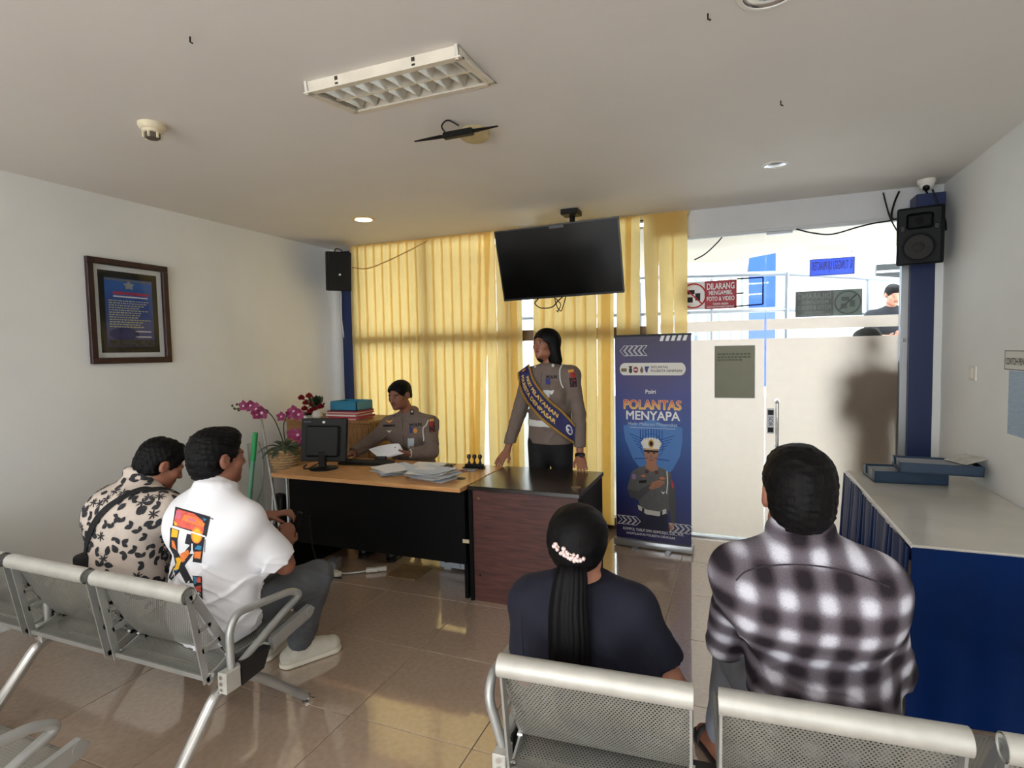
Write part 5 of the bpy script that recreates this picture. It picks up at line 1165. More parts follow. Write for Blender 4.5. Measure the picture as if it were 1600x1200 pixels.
def surface(fn, res, lo=None, hi=None):
    """sparse surface nets"""
    if lo is None: lo, hi = fn.bounds()
    B = 8; n = np.ceil((hi-lo)/res/B).astype(int)+1; dims = n*B
    bc = np.stack(np.meshgrid(*[np.arange(k) for k in n], indexing='ij'), -1).reshape(-1, 3)
    cen = (lo+(bc*B+B/2-0.5)*res).astype(np.float32); dc = fn(cen)
    act = np.abs(dc) < B*res*1.5
    G = np.repeat(np.repeat(np.repeat(np.where(dc < 0, -1, 1).astype(np.float32).reshape(n), B, 0), B, 1), B, 2)
    loc = np.stack(np.meshgrid(*[np.arange(B)]*3, indexing='ij'), -1).reshape(-1, 3)
    ab = bc[act]
    for i in range(0, len(ab), 400):
        idx = (ab[i:i+400, None, :]*B+loc[None]).reshape(-1, 3)
        G[idx[:, 0], idx[:, 1], idx[:, 2]] = fn((lo+idx*res).astype(np.float32), cen[act][i:i+400], B*res*0.87)
    S = G < 0
    cells = np.zeros(tuple(dims-1), np.int8)
    for dx in (0, 1):
        for dy in (0, 1):
            for dz in (0, 1): cells += S[dx:dims[0]-1+dx, dy:dims[1]-1+dy, dz:dims[2]-1+dz]
    ci = np.argwhere((cells > 0) & (cells < 8)); ids = np.full(tuple(dims-1), -1, np.int32); ids[ci[:, 0], ci[:, 1], ci[:, 2]] = np.arange(len(ci))
    acc = np.zeros((len(ci), 3)); cnt = np.zeros(len(ci)); cor = [(a, b, c) for a in (0, 1) for b in (0, 1) for c in (0, 1)]
    V8 = {c: G[ci[:, 0]+c[0], ci[:, 1]+c[1], ci[:, 2]+c[2]] for c in cor}
    for c in cor:
        for ax in range(3):
            if c[ax]: continue
            d = list(c); d[ax] = 1; d = tuple(d); a, b = V8[c], V8[d]; m_ = (a < 0) != (b < 0); t = a/np.where(m_, a-b, 1)
            p = np.array(c, float)[None]*np.ones((len(ci), 1)); p[:, ax] += t; acc[m_] += p[m_]; cnt[m_] += 1
    verts = lo+(ci+acc/cnt[:, None])*res; quads = []
    for ax in range(3):
        u, v = [(1, 2), (2, 0), (0, 1)][ax]; sl = [slice(1, -1)]*3; sl[ax] = slice(0, -1)
        s0 = S[tuple(sl)]; sl2 = list(sl); sl2[ax] = slice(1, None); s1 = S[tuple(sl2)]
        e = np.argwhere(s0 != s1); off = np.ones(3, int); off[ax] = 0; e = e+off
        inside = S[e[:, 0], e[:, 1], e[:, 2]]; du = np.zeros(3, int); du[u] = 1; dv = np.zeros(3, int); dv[v] = 1
        e = e[(e < dims-1).all(1)] if False else e
        g = lambda q: ids[np.minimum(q[:, 0], dims[0]-2), np.minimum(q[:, 1], dims[1]-2), np.minimum(q[:, 2], dims[2]-2)]
        Q = np.stack([g(e-du-dv), g(e-dv), g(e), g(e-du)], 1); Q[~inside] = Q[~inside][:, ::-1]; quads.append(Q)
    Q = np.concatenate(quads); Q = Q[(Q >= 0).all(1)]
    return verts, Q
def np_mesh(name, V, Q):
    me = bpy.data.meshes.new(name); me.vertices.add(len(V)); me.vertices.foreach_set('co', V.astype(np.float32).ravel())
    me.loops.add(len(Q)*4); me.loops.foreach_set('vertex_index', Q.astype(np.int32).ravel())
    me.polygons.add(len(Q)); me.polygons.foreach_set('loop_start', np.arange(0, len(Q)*4, 4, dtype=np.int32)); me.polygons.foreach_set('loop_total', np.full(len(Q), 4, np.int32))
    me.update(); me.validate(); return me
def sdf_object(name, fn, res, mt, parent, keep=None):
    V, Q = surface(fn, res); me = np_mesh(name, V, Q); o = link(name, me, mt, parent, 'all')
    if keep is not None: keep.append((V, Q))
    return o
def bvh_of(VQ): return BVHTree.FromPolygons(VQ[0].tolist(), VQ[1].tolist())
EYE = Vector((0, 0, CAM_H))
def on_surface(bvh, px, py, off):
    d = ray(px, py).normalized(); h = bvh.ray_cast(EYE, d)
    return None if h[0] is None else h[0]-d*off
def print_px(name, polys, bvh, off, mt, parent, cuts=3):
    """print given by pixel outlines, laid onto the cloth it belongs to"""
    m_ = MB()
    for poly in polys:
        fc = m_.bm.faces.new([m_.bm.verts.new((x, y, 0)) for x, y in poly])
    bmesh.ops.triangulate(m_.bm, faces=m_.bm.faces[:])
    if cuts: bmesh.ops.subdivide_edges(m_.bm, edges=m_.bm.edges[:], cuts=cuts, use_grid_fill=True)
    bad = []
    for v in m_.bm.verts:
        p = on_surface(bvh, v.co.x, v.co.y, off)
        if p is None: bad.append(v)
        else: v.co = p
    if bad: bmesh.ops.delete(m_.bm, geom=bad, context='VERTS')
    return m_.out(name, mt, parent)
# --- skin and cloth materials
def skin_material():
    M, nt, N, K = nodemat('skin')
    o = N('OutputMaterial'); b = N('BsdfPrincipled', Roughness=0.5); at = N('Attribute', attribute_name='tone'); K(at.outputs['Color'], b.inputs['Base Color'])
    b.inputs['Subsurface Weight'].default_value = 0.08; b.inputs['Subsurface Radius'].default_value = (0.01, 0.005, 0.003)
    n = N('TexNoise', Scale=220.0); tc = N('TexCoord'); K(tc.outputs['Object'], n.inputs['Vector']); bp = N('Bump', Strength=0.06, Distance=0.002); K(n.outputs['Fac'], bp.inputs['Height']); K(bp.outputs[0], b.inputs['Normal']); K(b.outputs[0], o.inputs[0])
skin_material()
def hair_material():
    M, nt, N, K = nodemat('hair_black')
    o = N('OutputMaterial'); b = N('BsdfPrincipled', Roughness=0.55); b.inputs['Base Color'].default_value = (*lin((8, 7, 8)), 1); b.inputs['Specular IOR Level'].default_value = 0.16
    tc = N('TexCoord'); mp = N('Mapping'); mp.inputs['Scale'].default_value = (1, 1, 0.10); n = N('TexNoise', Scale=320.0, Detail=3.0); K(tc.outputs['Object'], mp.inputs[0]); K(mp.outputs[0], n.inputs['Vector'])
    bp = N('Bump', Strength=0.5, Distance=0.003); K(n.outputs['Fac'], bp.inputs['Height']); K(bp.outputs[0], b.inputs['Normal']); K(b.outputs[0], o.inputs[0])
hair_material()
mat('uniform_brown', (112, 98, 90), 0.8, noise=0.06, nscale=30, bump=0.15, bscale=220); mat('black_trousers', (15, 15, 18), 0.8, noise=0.1, nscale=20)
mat('tee_white', (236, 236, 240), 0.85, bump=0.12, bscale=30); mat('jeans_grey', (84, 86, 90), 0.85, noise=0.22, nscale=9, bump=0.2, bscale=260)
mat('navy_cloth', (11, 13, 34), 0.85, noise=0.08, nscale=30, bump=0.1, bscale=200); mat('cream_cloth', (206, 192, 180), 0.85, noise=0.05, nscale=12, bump=0.12, bscale=40); mat('leaf_print', (46, 46, 50), 0.85, noise=0.35, nscale=60)
mat('light_grey_trousers', (128, 132, 142), 0.85, noise=0.08, nscale=14); mat('shoe_cream', (206, 200, 184), 0.7, noise=0.05, nscale=30); mat('shoe_black', (18, 18, 19), 0.4); mat('sandal', (40, 32, 34), 0.6)
def plaid_material(cx):
    M, nt, N, K = nodemat('plaid_flannel')
    o = N('OutputMaterial'); b = N('BsdfPrincipled', Roughness=0.9); K(b.outputs[0], o.inputs[0]); b.inputs['Specular IOR Level'].default_value = 0.2
    tc = N('TexCoord'); sp = N('SeparateXYZ'); K(tc.outputs['Object'], sp.inputs[0])
    def m_(op, a, v=0.0, w=None):
        n = N('Math', operation=op)
        if isinstance(a, (int, float)): n.inputs[0].default_value = a
        else: K(a, n.inputs[0])
        if w is not None: K(w, n.inputs[1])
        else: n.inputs[1].default_value = v
        return n.outputs[0]
    def band(src, period, ph):
        c_ = m_('MULTIPLY', m_('COSINE', m_('MULTIPLY', m_('ADD', src, ph), 2*PI/period)), 1.15)
        return m_('MULTIPLY', m_('TANH', c_), 1.18)
    fine = N('TexNoise', Scale=260.0, Detail=1.0); K(tc.outputs['Object'], fine.inputs['Vector'])
    u = m_('ADD', sp.outputs['X'], 0.0, m_('MULTIPLY', sp.outputs['Y'], 0.35)); v = m_('ADD', sp.outputs['Z'], 0.0, m_('MULTIPLY', sp.outputs['Y'], -0.25))
    s = m_('MULTIPLY', m_('ADD', band(u, 0.090, 0.012), 0.0, band(v, 0.088, 0.03)), 0.25)
    s = m_('ADD', m_('ADD', s, 0.5), 0.0, m_('MULTIPLY', m_('SUBTRACT', fine.outputs['Fac'], 0.5), 0.18))
    r = N('ValToRGB'); e = r.color_ramp.elements; e[0].position = 0.10; e[0].color = (*lin((38, 32, 38)), 1); e[1].position = 0.96; e[1].color = (*lin((206, 205, 214)), 1)
    for p_, c_ in ((0.35, (78, 70, 76)), (0.62, (112, 106, 114)), (0.8, (158, 155, 165))):
        q = e.new(p_); q.color = (*lin(c_), 1)
    K(s, r.inputs[0]); K(r.outputs[0], b.inputs['Base Color'])
plaid_material(0)

# --- body parts
def frame(face, pitch=0.0, roll=0.0):
    f = Vector((face[0], face[1], 0)).normalized(); up = Vector((0, 0, 1)); r = f.cross(up)
    f2 = f*math.cos(pitch)-up*math.sin(pitch); u2 = up*math.cos(pitch)+f*math.sin(pitch)
    r3 = r*math.cos(roll)+u2*math.sin(roll); u3 = u2*math.cos(roll)-r*math.sin(roll)
    return np.array([[r3[i], f2[i], u3[i]] for i in range(3)], dtype=np.float32)
def head(s, c, R, sc, female=False):
    L = lambda x, y, z: A_(c)+R@(A_((x, y, z))*sc)
    E_ = lambda p, r, k, sub=False, R_=None: s.ell(L(*p), [v*sc for v in r], R if R_ is None else R_, k, sub)
    E_((0, -0.018, 0.036), (0.076, 0.094, 0.080), 0.02); E_((0, 0.030, -0.030), (0.060, 0.060, 0.082), 0.03); E_((0, 0.034, -0.070), (0.046 if female else 0.052, 0.050, 0.040), 0.03)
    for q in (-1, 1):
        E_((q*0.040, 0.060, -0.022), (0.025, 0.022, 0.024), 0.02); E_((q*0.050, 0.012, -0.070), (0.018, 0.034, 0.022), 0.025)
    s.cone(L(-0.034, 0.078, 0.020), L(0.034, 0.078, 0.020), 0.013*sc, 0.013*sc, 0.018)
    for q in (-1, 1): E_((q*0.031, 0.100, 0.002), (0.017, 0.014, 0.010), 0.012, True)
    for q in (-1, 1): E_((q*0.031, 0.080, 0.002), (0.0125, 0.0115, 0.0095), 0.004)
    s.cone(L(0, 0.088, 0.010), L(0, 0.106, -0.026), 0.008*sc, 0.012*sc, 0.012)
    for q in (-1, 1): E_((q*0.012, 0.098, -0.030), (0.009, 0.009, 0.008), 0.008)
    s.cone(L(-0.017, 0.084, -0.053), L(0.017, 0.084, -0.053), 0.007*sc, 0.007*sc, 0.008); s.cone(L(-0.014, 0.083, -0.062), L(0.014, 0.083, -0.062), 0.0075*sc, 0.0075*sc, 0.007)
    E_((0, 0.074, -0.094), (0.022, 0.018, 0.017), 0.02)
    for q in (-1, 1):
        E_((q*0.081, -0.012, -0.004), (0.012, 0.021, 0.033), 0.008); E_((q*0.092, -0.004, 0.002), (0.007, 0.011, 0.018), 0.006, True)
def tone(o, V, c, R, sc, skin, lips, scale=1.0):
    q = ((V-np.array(c))@R)/sc; base = np.array(lin(skin)); col = np.tile(base, (len(V), 1))
    def mix(m, c_): col[m] = np.array(lin(c_))
    near = (np.abs(q) < 0.14).all(1)
    n_ = np.sin(V[:, 0]*37+V[:, 1]*23)*np.sin(V[:, 2]*31)*0.06; col *= (1+n_)[:, None]
    face = near & (q[:, 1] > 0.05)
    mix(face & (np.abs(q[:, 0]) < 0.022) & (np.abs(q[:, 2]+0.0575) < 0.010-0.00022*0) & (q[:, 1] > 0.078), lips)
    mix(face & (np.abs(q[:, 0]) < 0.021) & (np.abs(q[:, 2]+0.0575) < 0.0014) & (q[:, 1] > 0.078), (60, 30, 28))
    for s_ in (-1, 1):
        dx = q[:, 0]-s_*0.031
        mix(face & (np.abs(dx) < 0.019) & (np.abs(q[:, 2]-0.0245+dx*s_*0.12) < 0.0035), (22, 17, 16))
        mix(face & (np.abs(dx) < 0.0125) & (np.abs(q[:, 2]-0.002) < 0.0055) & (q[:, 1] > 0.074), (168, 158, 150))
        mix(face & (np.abs(dx) < 0.0062) & (np.abs(q[:, 2]-0.002) < 0.006) & (q[:, 1] > 0.078), (22, 15, 13))
        mix(face & (np.abs(dx) < 0.0145) & (np.abs(q[:, 2]-0.0080) < 0.0014) & (q[:, 1] > 0.070), (36, 24, 20))
    at = o.data.attributes.new('tone', 'FLOAT_COLOR', 'POINT'); at.data.foreach_set('color', np.concatenate([col, np.ones((len(V), 1))], 1).astype(np.float32).ravel())
def hand(s, w, d, n, th, curl=0.5, spread=0.10, sc=1.0, thumb=0.5):
    """w wrist, d direction of the fingers, n palm side, th towards the thumb"""
    w = Vector(w); d = Vector(d).normalized(); n = Vector(n); n = (n-d*n.dot(d)).normalized(); t = Vector(th); t = (t-d*t.dot(d)-n*t.dot(n)).normalized()
    s.cone(w, w+d*0.03*sc, 0.027*sc, 0.030*sc, 0.015, (n, 0.7)); s.cone(w+d*0.03*sc, w+d*0.078*sc, 0.036*sc, 0.040*sc, 0.012, (n, 0.36))
    for i, (o, L) in enumerate(((0.029, 0.072), (0.010, 0.080), (-0.010, 0.075), (-0.028, 0.058))):
        p = w+d*(0.084-abs(o-0.008)*0.18)*sc+t*o*sc; fd = (d+t*(o*spread*30*0.33)).normalized(); a = 0.0
        for j, f in enumerate((0.45, 0.30, 0.25)):
            a += curl*(0.55, 0.85, 0.6)[j]*(1+0.06*i); dd = fd*math.cos(a)+n*math.sin(a); q = p+dd*L*f*sc; s.cone(p, q, (0.0092-0.0008*j)*sc, (0.0086-0.0010*j)*sc, 0.005); p = q
    p = w+d*0.022*sc+t*0.026*sc+n*0.004*sc; q = p+(d*0.62+t*0.62+n*0.35*thumb).normalized()*0.040*sc; r = q+(d*0.85+t*0.15+n*0.6*thumb).normalized()*0.032*sc
    s.cone(p, q, 0.0135*sc, 0.0105*sc, 0.012); s.cone(q, r, 0.0105*sc, 0.0080*sc, 0.006)
def limbs(s, J, b, arms=True, legs=True, torso=True):
    fr = J['front']
    if torso:
        s.cone(J['pelvis'], J['belly'], 0.158*b, 0.150*b, 0.04, (fr, 0.70)); s.cone(J['belly'], J['chest'], 0.148*b, 0.165*b, 0.05, (fr, 0.66))
        s.cone(J['shL'], J['shR'], 0.062*b, 0.062*b, 0.06); s.cone(J['neck'], J['shL'], 0.050*b, 0.052*b, 0.05); s.cone(J['neck'], J['shR'], 0.050*b, 0.052*b, 0.05)
    if arms:
        for q in 'LR':
            s.cone(J['sh'+q], J['el'+q], 0.053*b, 0.043*b, 0.03); s.cone(J['el'+q], J['wr'+q], 0.042*b, 0.027*b, 0.012)
    if legs:
        for q in 'LR':
            s.cone(J['hip'+q], J['kn'+q], 0.086*b, 0.060*b, 0.03); s.cone(J['kn'+q], J['an'+q], 0.056*b, 0.038*b, 0.015)
def foot(s, an, toe, r=0.036):
    an, toe = Vector(an), Vector(toe); d = (toe-an); d.z = 0; d.normalize(); heel = an-d*0.045
    s.cone(Vector((heel.x, heel.y, 0.042)), Vector((toe.x, toe.y, 0.030)), 0.037, 0.028, 0.02); s.cone(an, Vector((an.x, an.y, 0.05))+d*0.02, r, 0.034, 0.02); s.cone(Vector((an.x, an.y, 0.07)), Vector((toe.x, toe.y, 0.03))-d*0.04, 0.032, 0.034, 0.02)
def shoe(name, an, toe, mt, parent, sole=None, res=0.006):
    an, toe = Vector(an), Vector(toe); d = (toe-an); d.z = 0; d.normalize(); heel = an-d*0.05; sd = d.cross(Vector((0, 0, 1)))
    s = SDF(); s.cone(Vector((heel.x, heel.y, 0.048)), Vector((toe.x, toe.y, 0.044)), 0.046, 0.044, 0.02); s.cone(Vector((an.x, an.y, 0.085)), Vector((toe.x, toe.y, 0.05))-d*0.06, 0.046, 0.044, 0.03); s.cone(Vector((an.x, an.y, 0.10)), Vector((an.x, an.y, 0.06)), 0.045, 0.045, 0.02)
    s.clip((0, 0, 0.018), (0, 0, -1)); s.clip((0, 0, 0.112), (0, 0, 1)); o = sdf_object(name, s, res, mt, parent)
    k = SDF(); k.cone(Vector((heel.x, heel.y, 0.012)), Vector((toe.x, toe.y, 0.012)), 0.050, 0.048, 0.02); k.clip((0, 0, 0.003), (0, 0, -1)); k.clip((0, 0, 0.026), (0, 0, 1)); sdf_object('sole', k, res, sole or mt, o)
    return o
def base_person(label, J, R, hc, sc, skin, lips, b, hands, res=0.0055, female=False, bare_feet=False):
    """skin body as one mesh, the top-level object"""
    s = SDF(); limbs(s, J, b); s.cone(J['neck'], A_(hc)+R@(A_((0, -0.022, -0.055))*sc), 0.056*b*(0.86 if female else 1), 0.050*b*(0.86 if female else 1), 0.03)
    head(s, hc, R, sc, female)
    for q in 'LR':
        if q in hands: hand(s, J['wr'+q], *hands[q][:3], **hands[q][3])
        foot(s, J['an'+q], J['toe'+q])
    V, Q = surface(s, res); me = np_mesh('person', V, Q); o = bpy.data.objects.new('person', me); C.objects.link(o); me.materials.append(MATS['skin'])
    me.polygons.foreach_set('use_smooth', [True]*len(me.polygons)); tone(o, V, hc, R, sc, skin, lips)
    bs = Vector((J['pelvis'][0], J['pelvis'][1], 0)); me.transform(Matrix.Translation(-bs)); o.location = bs
    tag(o, label, 'person'); return o
def short_hair(o, hc, R, sc, seed=0, top=1.0, nape=-0.045, spike=0.0035, fringe=0.052, res=0.0055, quiff=1.0):
    L = lambda x, y, z: A_(hc)+R@(A_((x, y, z))*sc)
    s = SDF(); s.ell(L(0, -0.020, 0.040), [0.086*sc, 0.103*sc, 0.084*sc*top], R, 0.02); s.ell(L(0, -0.034, 0.0), [0.076*sc, 0.086*sc, 0.080*sc], R, 0.02); s.ell(L(0, -0.046, -0.036), [0.067*sc, 0.062*sc, 0.058*sc], R, 0.03); s.ell(L(0.0, 0.035, 0.086-0.03*(1-quiff)), [0.060*sc, 0.055*sc, 0.034*sc*top], R, 0.03)
    s.ell(L(0, 0.110, fringe-0.075), [0.088*sc, 0.072*sc, 0.078*sc], R, 0.012, True)           # face
    for q in (-1, 1): s.ell(L(q*0.090, -0.006, -0.016), [0.034*sc, 0.036*sc, 0.040*sc], R, 0.01, True)   # ears
    s.clip(L(0, -0.08, nape), R@A_((0, 0.40, -0.92))); s.wr = wrinkle(spike, 190, seed)
    return sdf_object('hair', s, res, MATS['hair_black'], o)
def cloth(name, J, b, off, mt, parent, parts, seed, amp=0.0035, freq=26, res=0.0065, extra=None, clips=(), keep=None, sleeve=None, zst=1.0, fold=None):
    s = SDF()
    if 'torso' in parts: limbs(s, J, b, False, False, True)
    if 'arms' in parts:
        for q in 'LR':
            if sleeve is not None:
                e = Vector(J['sh'+q]).lerp(Vector(J['el'+q]), sleeve); s.cone(J['sh'+q], e, 0.060*b, 0.062*b, 0.03, cap=True)
            else:
                s.cone(J['sh'+q], J['el'+q], 0.056*b, 0.047*b, 0.03); e = Vector(J['el'+q]).lerp(Vector(J['wr'+q]), 0.94); s.cone(J['el'+q], e, 0.046*b, 0.032*b, 0.012, cap=True)
    if 'legs' in parts:
        fr = J['front']; s.cone(J['pelvis'], Vector(J['pelvis'])+Vector((0, 0, 0.05)), 0.152*b, 0.148*b, 0.04, (fr, 0.72))
        for q in 'LR':
            s.cone(J['hip'+q], J['kn'+q], 0.090*b, 0.066*b, 0.03); e = Vector(J['kn'+q]).lerp(Vector(J['an'+q]), 0.93); s.cone(J['kn'+q], e, 0.064*b, 0.052*b, 0.015, cap=True)
    if extra: extra(s)
    s.off = off; s.wr = wrinkle(amp, freq, seed, zst)
    if fold: s.wr = folds(s.wr, seed, *fold)
    for p, n in clips: s.clip(p, n)
    return sdf_object(name, s, res, mt, parent, keep)
def collar(s, c, R, r, h, w=0.010, open_=0.6, tilt=0.0):
    """stand collar as a ring round the neck, open at the front"""
    n = 14
    P_ = [A_(c)+R@A_((r*math.sin(a)*0.95, r*math.cos(a)*1.05-0.0, h*0.5-0.035*(0.5+0.5*math.cos(a)))) for a in [open_+(2*PI-2*open_)*k/n for k in range(n+1)]]
    for a, b_ in zip(P_, P_[1:]): s.cone(a, b_, w*1.7, w*1.7, 0.01)
V3 = lambda *a: Vector(a)
def mid(a, b, t=0.5): return Vector(a).lerp(Vector(b), t)
SKIN_D, SKIN_M, SKIN_L = (132, 84, 64), (150, 98, 76), (184, 128, 104)
# ================================================================== man in the plaid shirt (nearest, right)
def plaid_man():
    hc = at_y(1247, 773, 1.645); R = frame((-0.10, 1), 0.10)
    J = dict(front=(0.0, 1, 0), pelvis=V3(0.235, 1.735, 0.50), belly=V3(0.215, 1.71, 0.68), chest=V3(0.175, 1.655, 0.90), neck=V3(0.155, 1.635, 1.085),
             shL=V3(0.010, 1.635, 0.985), shR=V3(0.322, 1.625, 0.995), elL=V3(-0.030, 1.80, 0.70), elR=V3(0.395, 1.77, 0.715), wrL=V3(0.07, 2.02, 0.64), wrR=V3(0.30, 2.02, 0.64),
             hipL=V3(0.14, 1.78, 0.50), hipR=V3(0.32, 1.78, 0.50), knL=V3(-0.005, 2.14, 0.50), knR=V3(0.36, 2.17, 0.50), anL=V3(-0.055, 2.235, 0.09), anR=V3(0.36, 2.26, 0.09), toeL=V3(-0.125, 2.355, 0.03), toeR=V3(0.38, 2.44, 0.03))
    hn = dict(L=((0.5, 1, -0.15), (0, 0, -1), (1, -0.3, 0), dict(curl=0.5)), R=((-0.5, 1, -0.15), (0, 0, -1), (-1, -0.3, 0), dict(curl=0.5)))
    o = base_person('seated man in a black and white plaid shirt seen from behind', J, R, hc, 1.0, SKIN_M, (120, 66, 60), 0.94, hn)
    short_hair(o, hc, R, 1.03, 5, 1.10, -0.088, 0.0022)
    def ex(s):
        s.cone(J['pelvis']+V3(0, 0, 0.03), J['belly'], 0.172, 0.160, 0.05, (J['front'], 0.74)); collar(s, J['neck']+V3(0, 0.0, 0.022), frame((-0.10, 1), 0.25), 0.062, 0.06, 0.008, 0.7)
        s.cone(J['chest']+V3(-0.09, -0.03, 0.02), J['chest']+V3(0.09, -0.03, 0.02), 0.10, 0.10, 0.06)
    kp = []
    cloth('shirt', J, 0.96, 0.013, MATS['plaid_flannel'], o, ('torso', 'arms'), 3, 0.0042, 17, 0.0058, ex, [(J['pelvis']+V3(0, 0, -0.02), (0, 0.1, -1))], kp, zst=0.6, fold=(0.008, ((26, 6, 14), (-22, 6, 18), (8, 4, 34)), 1.0, 0.25))
    cloth('trousers', J, 0.98, 0.010, MATS['light_grey_trousers'], o, ('legs',), 6, 0.003, 24, 0.008)
    # yoke seam across the upper back
    bv = bvh_of(kp[0]); P_ = [on_surface(bv, x, y, 0.0005) for x, y in ((1150, 907), (1165, 893), (1190, 886), (1230, 882), (1275, 884), (1320, 892), (1360, 905), (1390, 918))]
    P_ = [p for p in P_ if p]; MB().tube(spline(P_, 5), 0.0022, 5).out('yoke_seam', mat('seam_dark', (50, 44, 50), 0.9), o)
    for q in 'LR':
        an, toe = J['an'+q], J['toe'+q]; d = (toe-an); d.z = 0; d.normalize(); s = SDF(); s.cone((an-d*0.05).to_tuple()[:2]+(0.012,), toe.to_tuple()[:2]+(0.012,), 0.047, 0.046, 0.02); s.clip((0, 0, 0.004), (0, 0, -1)); s.clip((0, 0, 0.02), (0, 0, 1)); so = sdf_object('sandal', s, 0.006, MATS['sandal'], o)
        sd = d.cross(Vector((0, 0, 1))); c_ = mid(an, toe, 0.72)
        MB().tube([V3(c_.x, c_.y, 0)+sd*0.048*math.cos(a)+V3(0, 0, 0.016+0.062*math.sin(a)) for a in [PI*k/10 for k in range(11)]], 0.014, 8, flat=0.5).out('strap', MATS['sandal'], so, True)
plaid_man()
# ================================================================== woman with the ponytail
def pony_woman():
    hc = at_y(905, 845, 1.665); R = frame((-0.05, 1), 0.06)
    x0 = hc.x
    J = dict(front=(0, 1, 0), pelvis=V3(-0.385, 1.745, 0.47), belly=V3(-0.395, 1.72, 0.62), chest=V3(x0+0.005, 1.675, 0.735), neck=V3(x0+0.002, 1.66, 0.885),
             shL=V3(x0-0.158, 1.665, 0.800), shR=V3(x0+0.162, 1.675, 0.815), elL=V3(-0.625, 1.655, 0.555), elR=V3(-0.165, 1.70, 0.575), wrL=V3(-0.50, 1.92, 0.555), wrR=V3(-0.30, 1.93, 0.555),
             hipL=V3(-0.465, 1.78, 0.48), hipR=V3(-0.305, 1.78, 0.48), knL=V3(-0.46, 2.17, 0.47), knR=V3(-0.29, 2.17, 0.47), anL=V3(-0.46, 2.22, 0.08), anR=V3(-0.29, 2.22, 0.08), toeL=V3(-0.47, 2.38, 0.03), toeR=V3(-0.28, 2.38, 0.03))
    hn = dict(L=((0.5, 1, 0.0), (0, 0, -1), (1, -0.3, 0), dict(curl=0.5, sc=0.9)), R=((-0.5, 1, 0.0), (0, 0, -1), (-1, -0.3, 0), dict(curl=0.5, sc=0.9)))
    o = base_person('seated woman in navy with a long black ponytail seen from behind', J, R, hc, 0.93, SKIN_L, (150, 80, 76), 0.86, hn, female=True)
    L = lambda x, y, z: A_(hc)+R@(A_((x, y, z))*0.93)
    s = SDF(); s.ell(L(0, -0.022, 0.034), [0.092, 0.104, 0.088], R, 0.02); s.ell(L(0, -0.045, -0.010), [0.082, 0.078, 0.076], R, 0.03); s.ell(L(0, -0.080, -0.02), [0.04, 0.034, 0.04], R, 0.04)
    s.ell(L(0, 0.115, -0.02), [0.085, 0.080, 0.080], R, 0.012, True)
    for q in (-1, 1): s.ell(L(q*0.092, 0.006, -0.030), [0.028, 0.032, 0.036], R, 0.01, True)
    s.clip(L(0, -0.06, -0.075), R@A_((0, 0.1, -1))); s.wr = wrinkle(0.0012, 120, 4); sdf_object('hair', s, 0.005, MATS['hair_black'], o)
    # ponytail: ridged strand bundle hanging down the back
    pts = spline([L(0, -0.100, -0.040), L(0, -0.128, -0.075), V3(x0+0.004, hc.y-0.145, hc.z-0.15), V3(x0+0.006, hc.y-0.150, hc.z-0.24), V3(x0+0.004, hc.y-0.145, hc.z-0.32), V3(x0+0.010, hc.y-0.130, hc.z-0.385)], 10)
    m_ = MB(); n_ = 72; N_ = len(pts); rr = np.random.RandomState(8).uniform(0.85, 1.1, n_); rings = []
    for i, p in enumerate(pts):
        v = i/(N_-1); w_ = 0.034+0.024*math.sin(min(1, v*1.6)*PI/2)-0.022*max(0, v-0.75)*4*0.6; dp = 0.026+0.006*v-0.012*max(0, v-0.8)*4
        rings.append([m_.bm.verts.new((p.x+w_*math.cos(a)*rr[k], p.y+dp*math.sin(a)*rr[k], p.z-(0.02*rr[(k*7) % n_] if i == N_-1 else 0))) for k, a in enumerate([2*PI*q/n_ for q in range(n_)])])
    for a, b in zip(rings, rings[1:]):
        for k in range(n_): m_.bm.faces.new((a[k], a[(k+1) % n_], b[(k+1) % n_], b[k]))
    m_.bm.faces.new(rings[0][::-1]); m_.bm.faces.new(rings[-1]); m_.out('ponytail', MATS['hair_black'], o, 'all')
    # jewelled clip
    kc = L(-0.005, -0.126, -0.006); rj = random.Random(6); jl = mat('pearl_pink', (232, 208, 204), 0.2, 0.2)
    cl_ = MB().tube([V3(*kc)+V3(0.046*t, 0.012*abs(t)-0.010, -0.020*t+0.004) for t in (-1, -0.5, 0, 0.5, 1)], 0.004, 8).out('hair_clip', mat('clip_gold', (206, 178, 160), 0.3, 0.7), o, True)
    for k in range(28):
        t_ = rj.uniform(-1, 1); c_ = V3(*kc)+V3(0.046*t_, 0.012*abs(t_)-0.016, -0.020*t_+rj.uniform(-0.009, 0.012)); r_ = rj.uniform(0.0045, 0.0070); MB().lathe([(r_*math.cos(a), r_*math.sin(a)) for a in (-1.4, -0.8, -0.3, 0.3, 0.8, 1.4)], c_, 8).out('pearl', jl, cl_, True)
    def ex(s): s.cone(J['pelvis']+V3(0, 0, 0.02), J['belly'], 0.150, 0.140, 0.05, (J['front'], 0.74)); s.cone(J['chest']+V3(-0.07, -0.02, 0.0), J['chest']+V3(0.07, -0.02, 0.0), 0.085, 0.085, 0.06)
    kp = []
    cloth('blouse', J, 0.88, 0.013, MATS['navy_cloth'], o, ('torso', 'arms'), 13, 0.0028, 22, 0.006, ex, [(J['neck']+V3(0, 0, 0.028), (0, -0.25, 1))], kp, sleeve=0.62, fold=(0.006, ((12, 6, 30), (24, 6, 14)), 0.80, 0.12))
    cloth('trousers', J, 0.88, 0.010, mat('brown_trousers', (70, 58, 52), 0.85), o, ('legs',), 16, 0.003, 24, 0.009)
    bv = bvh_of(kp[0])
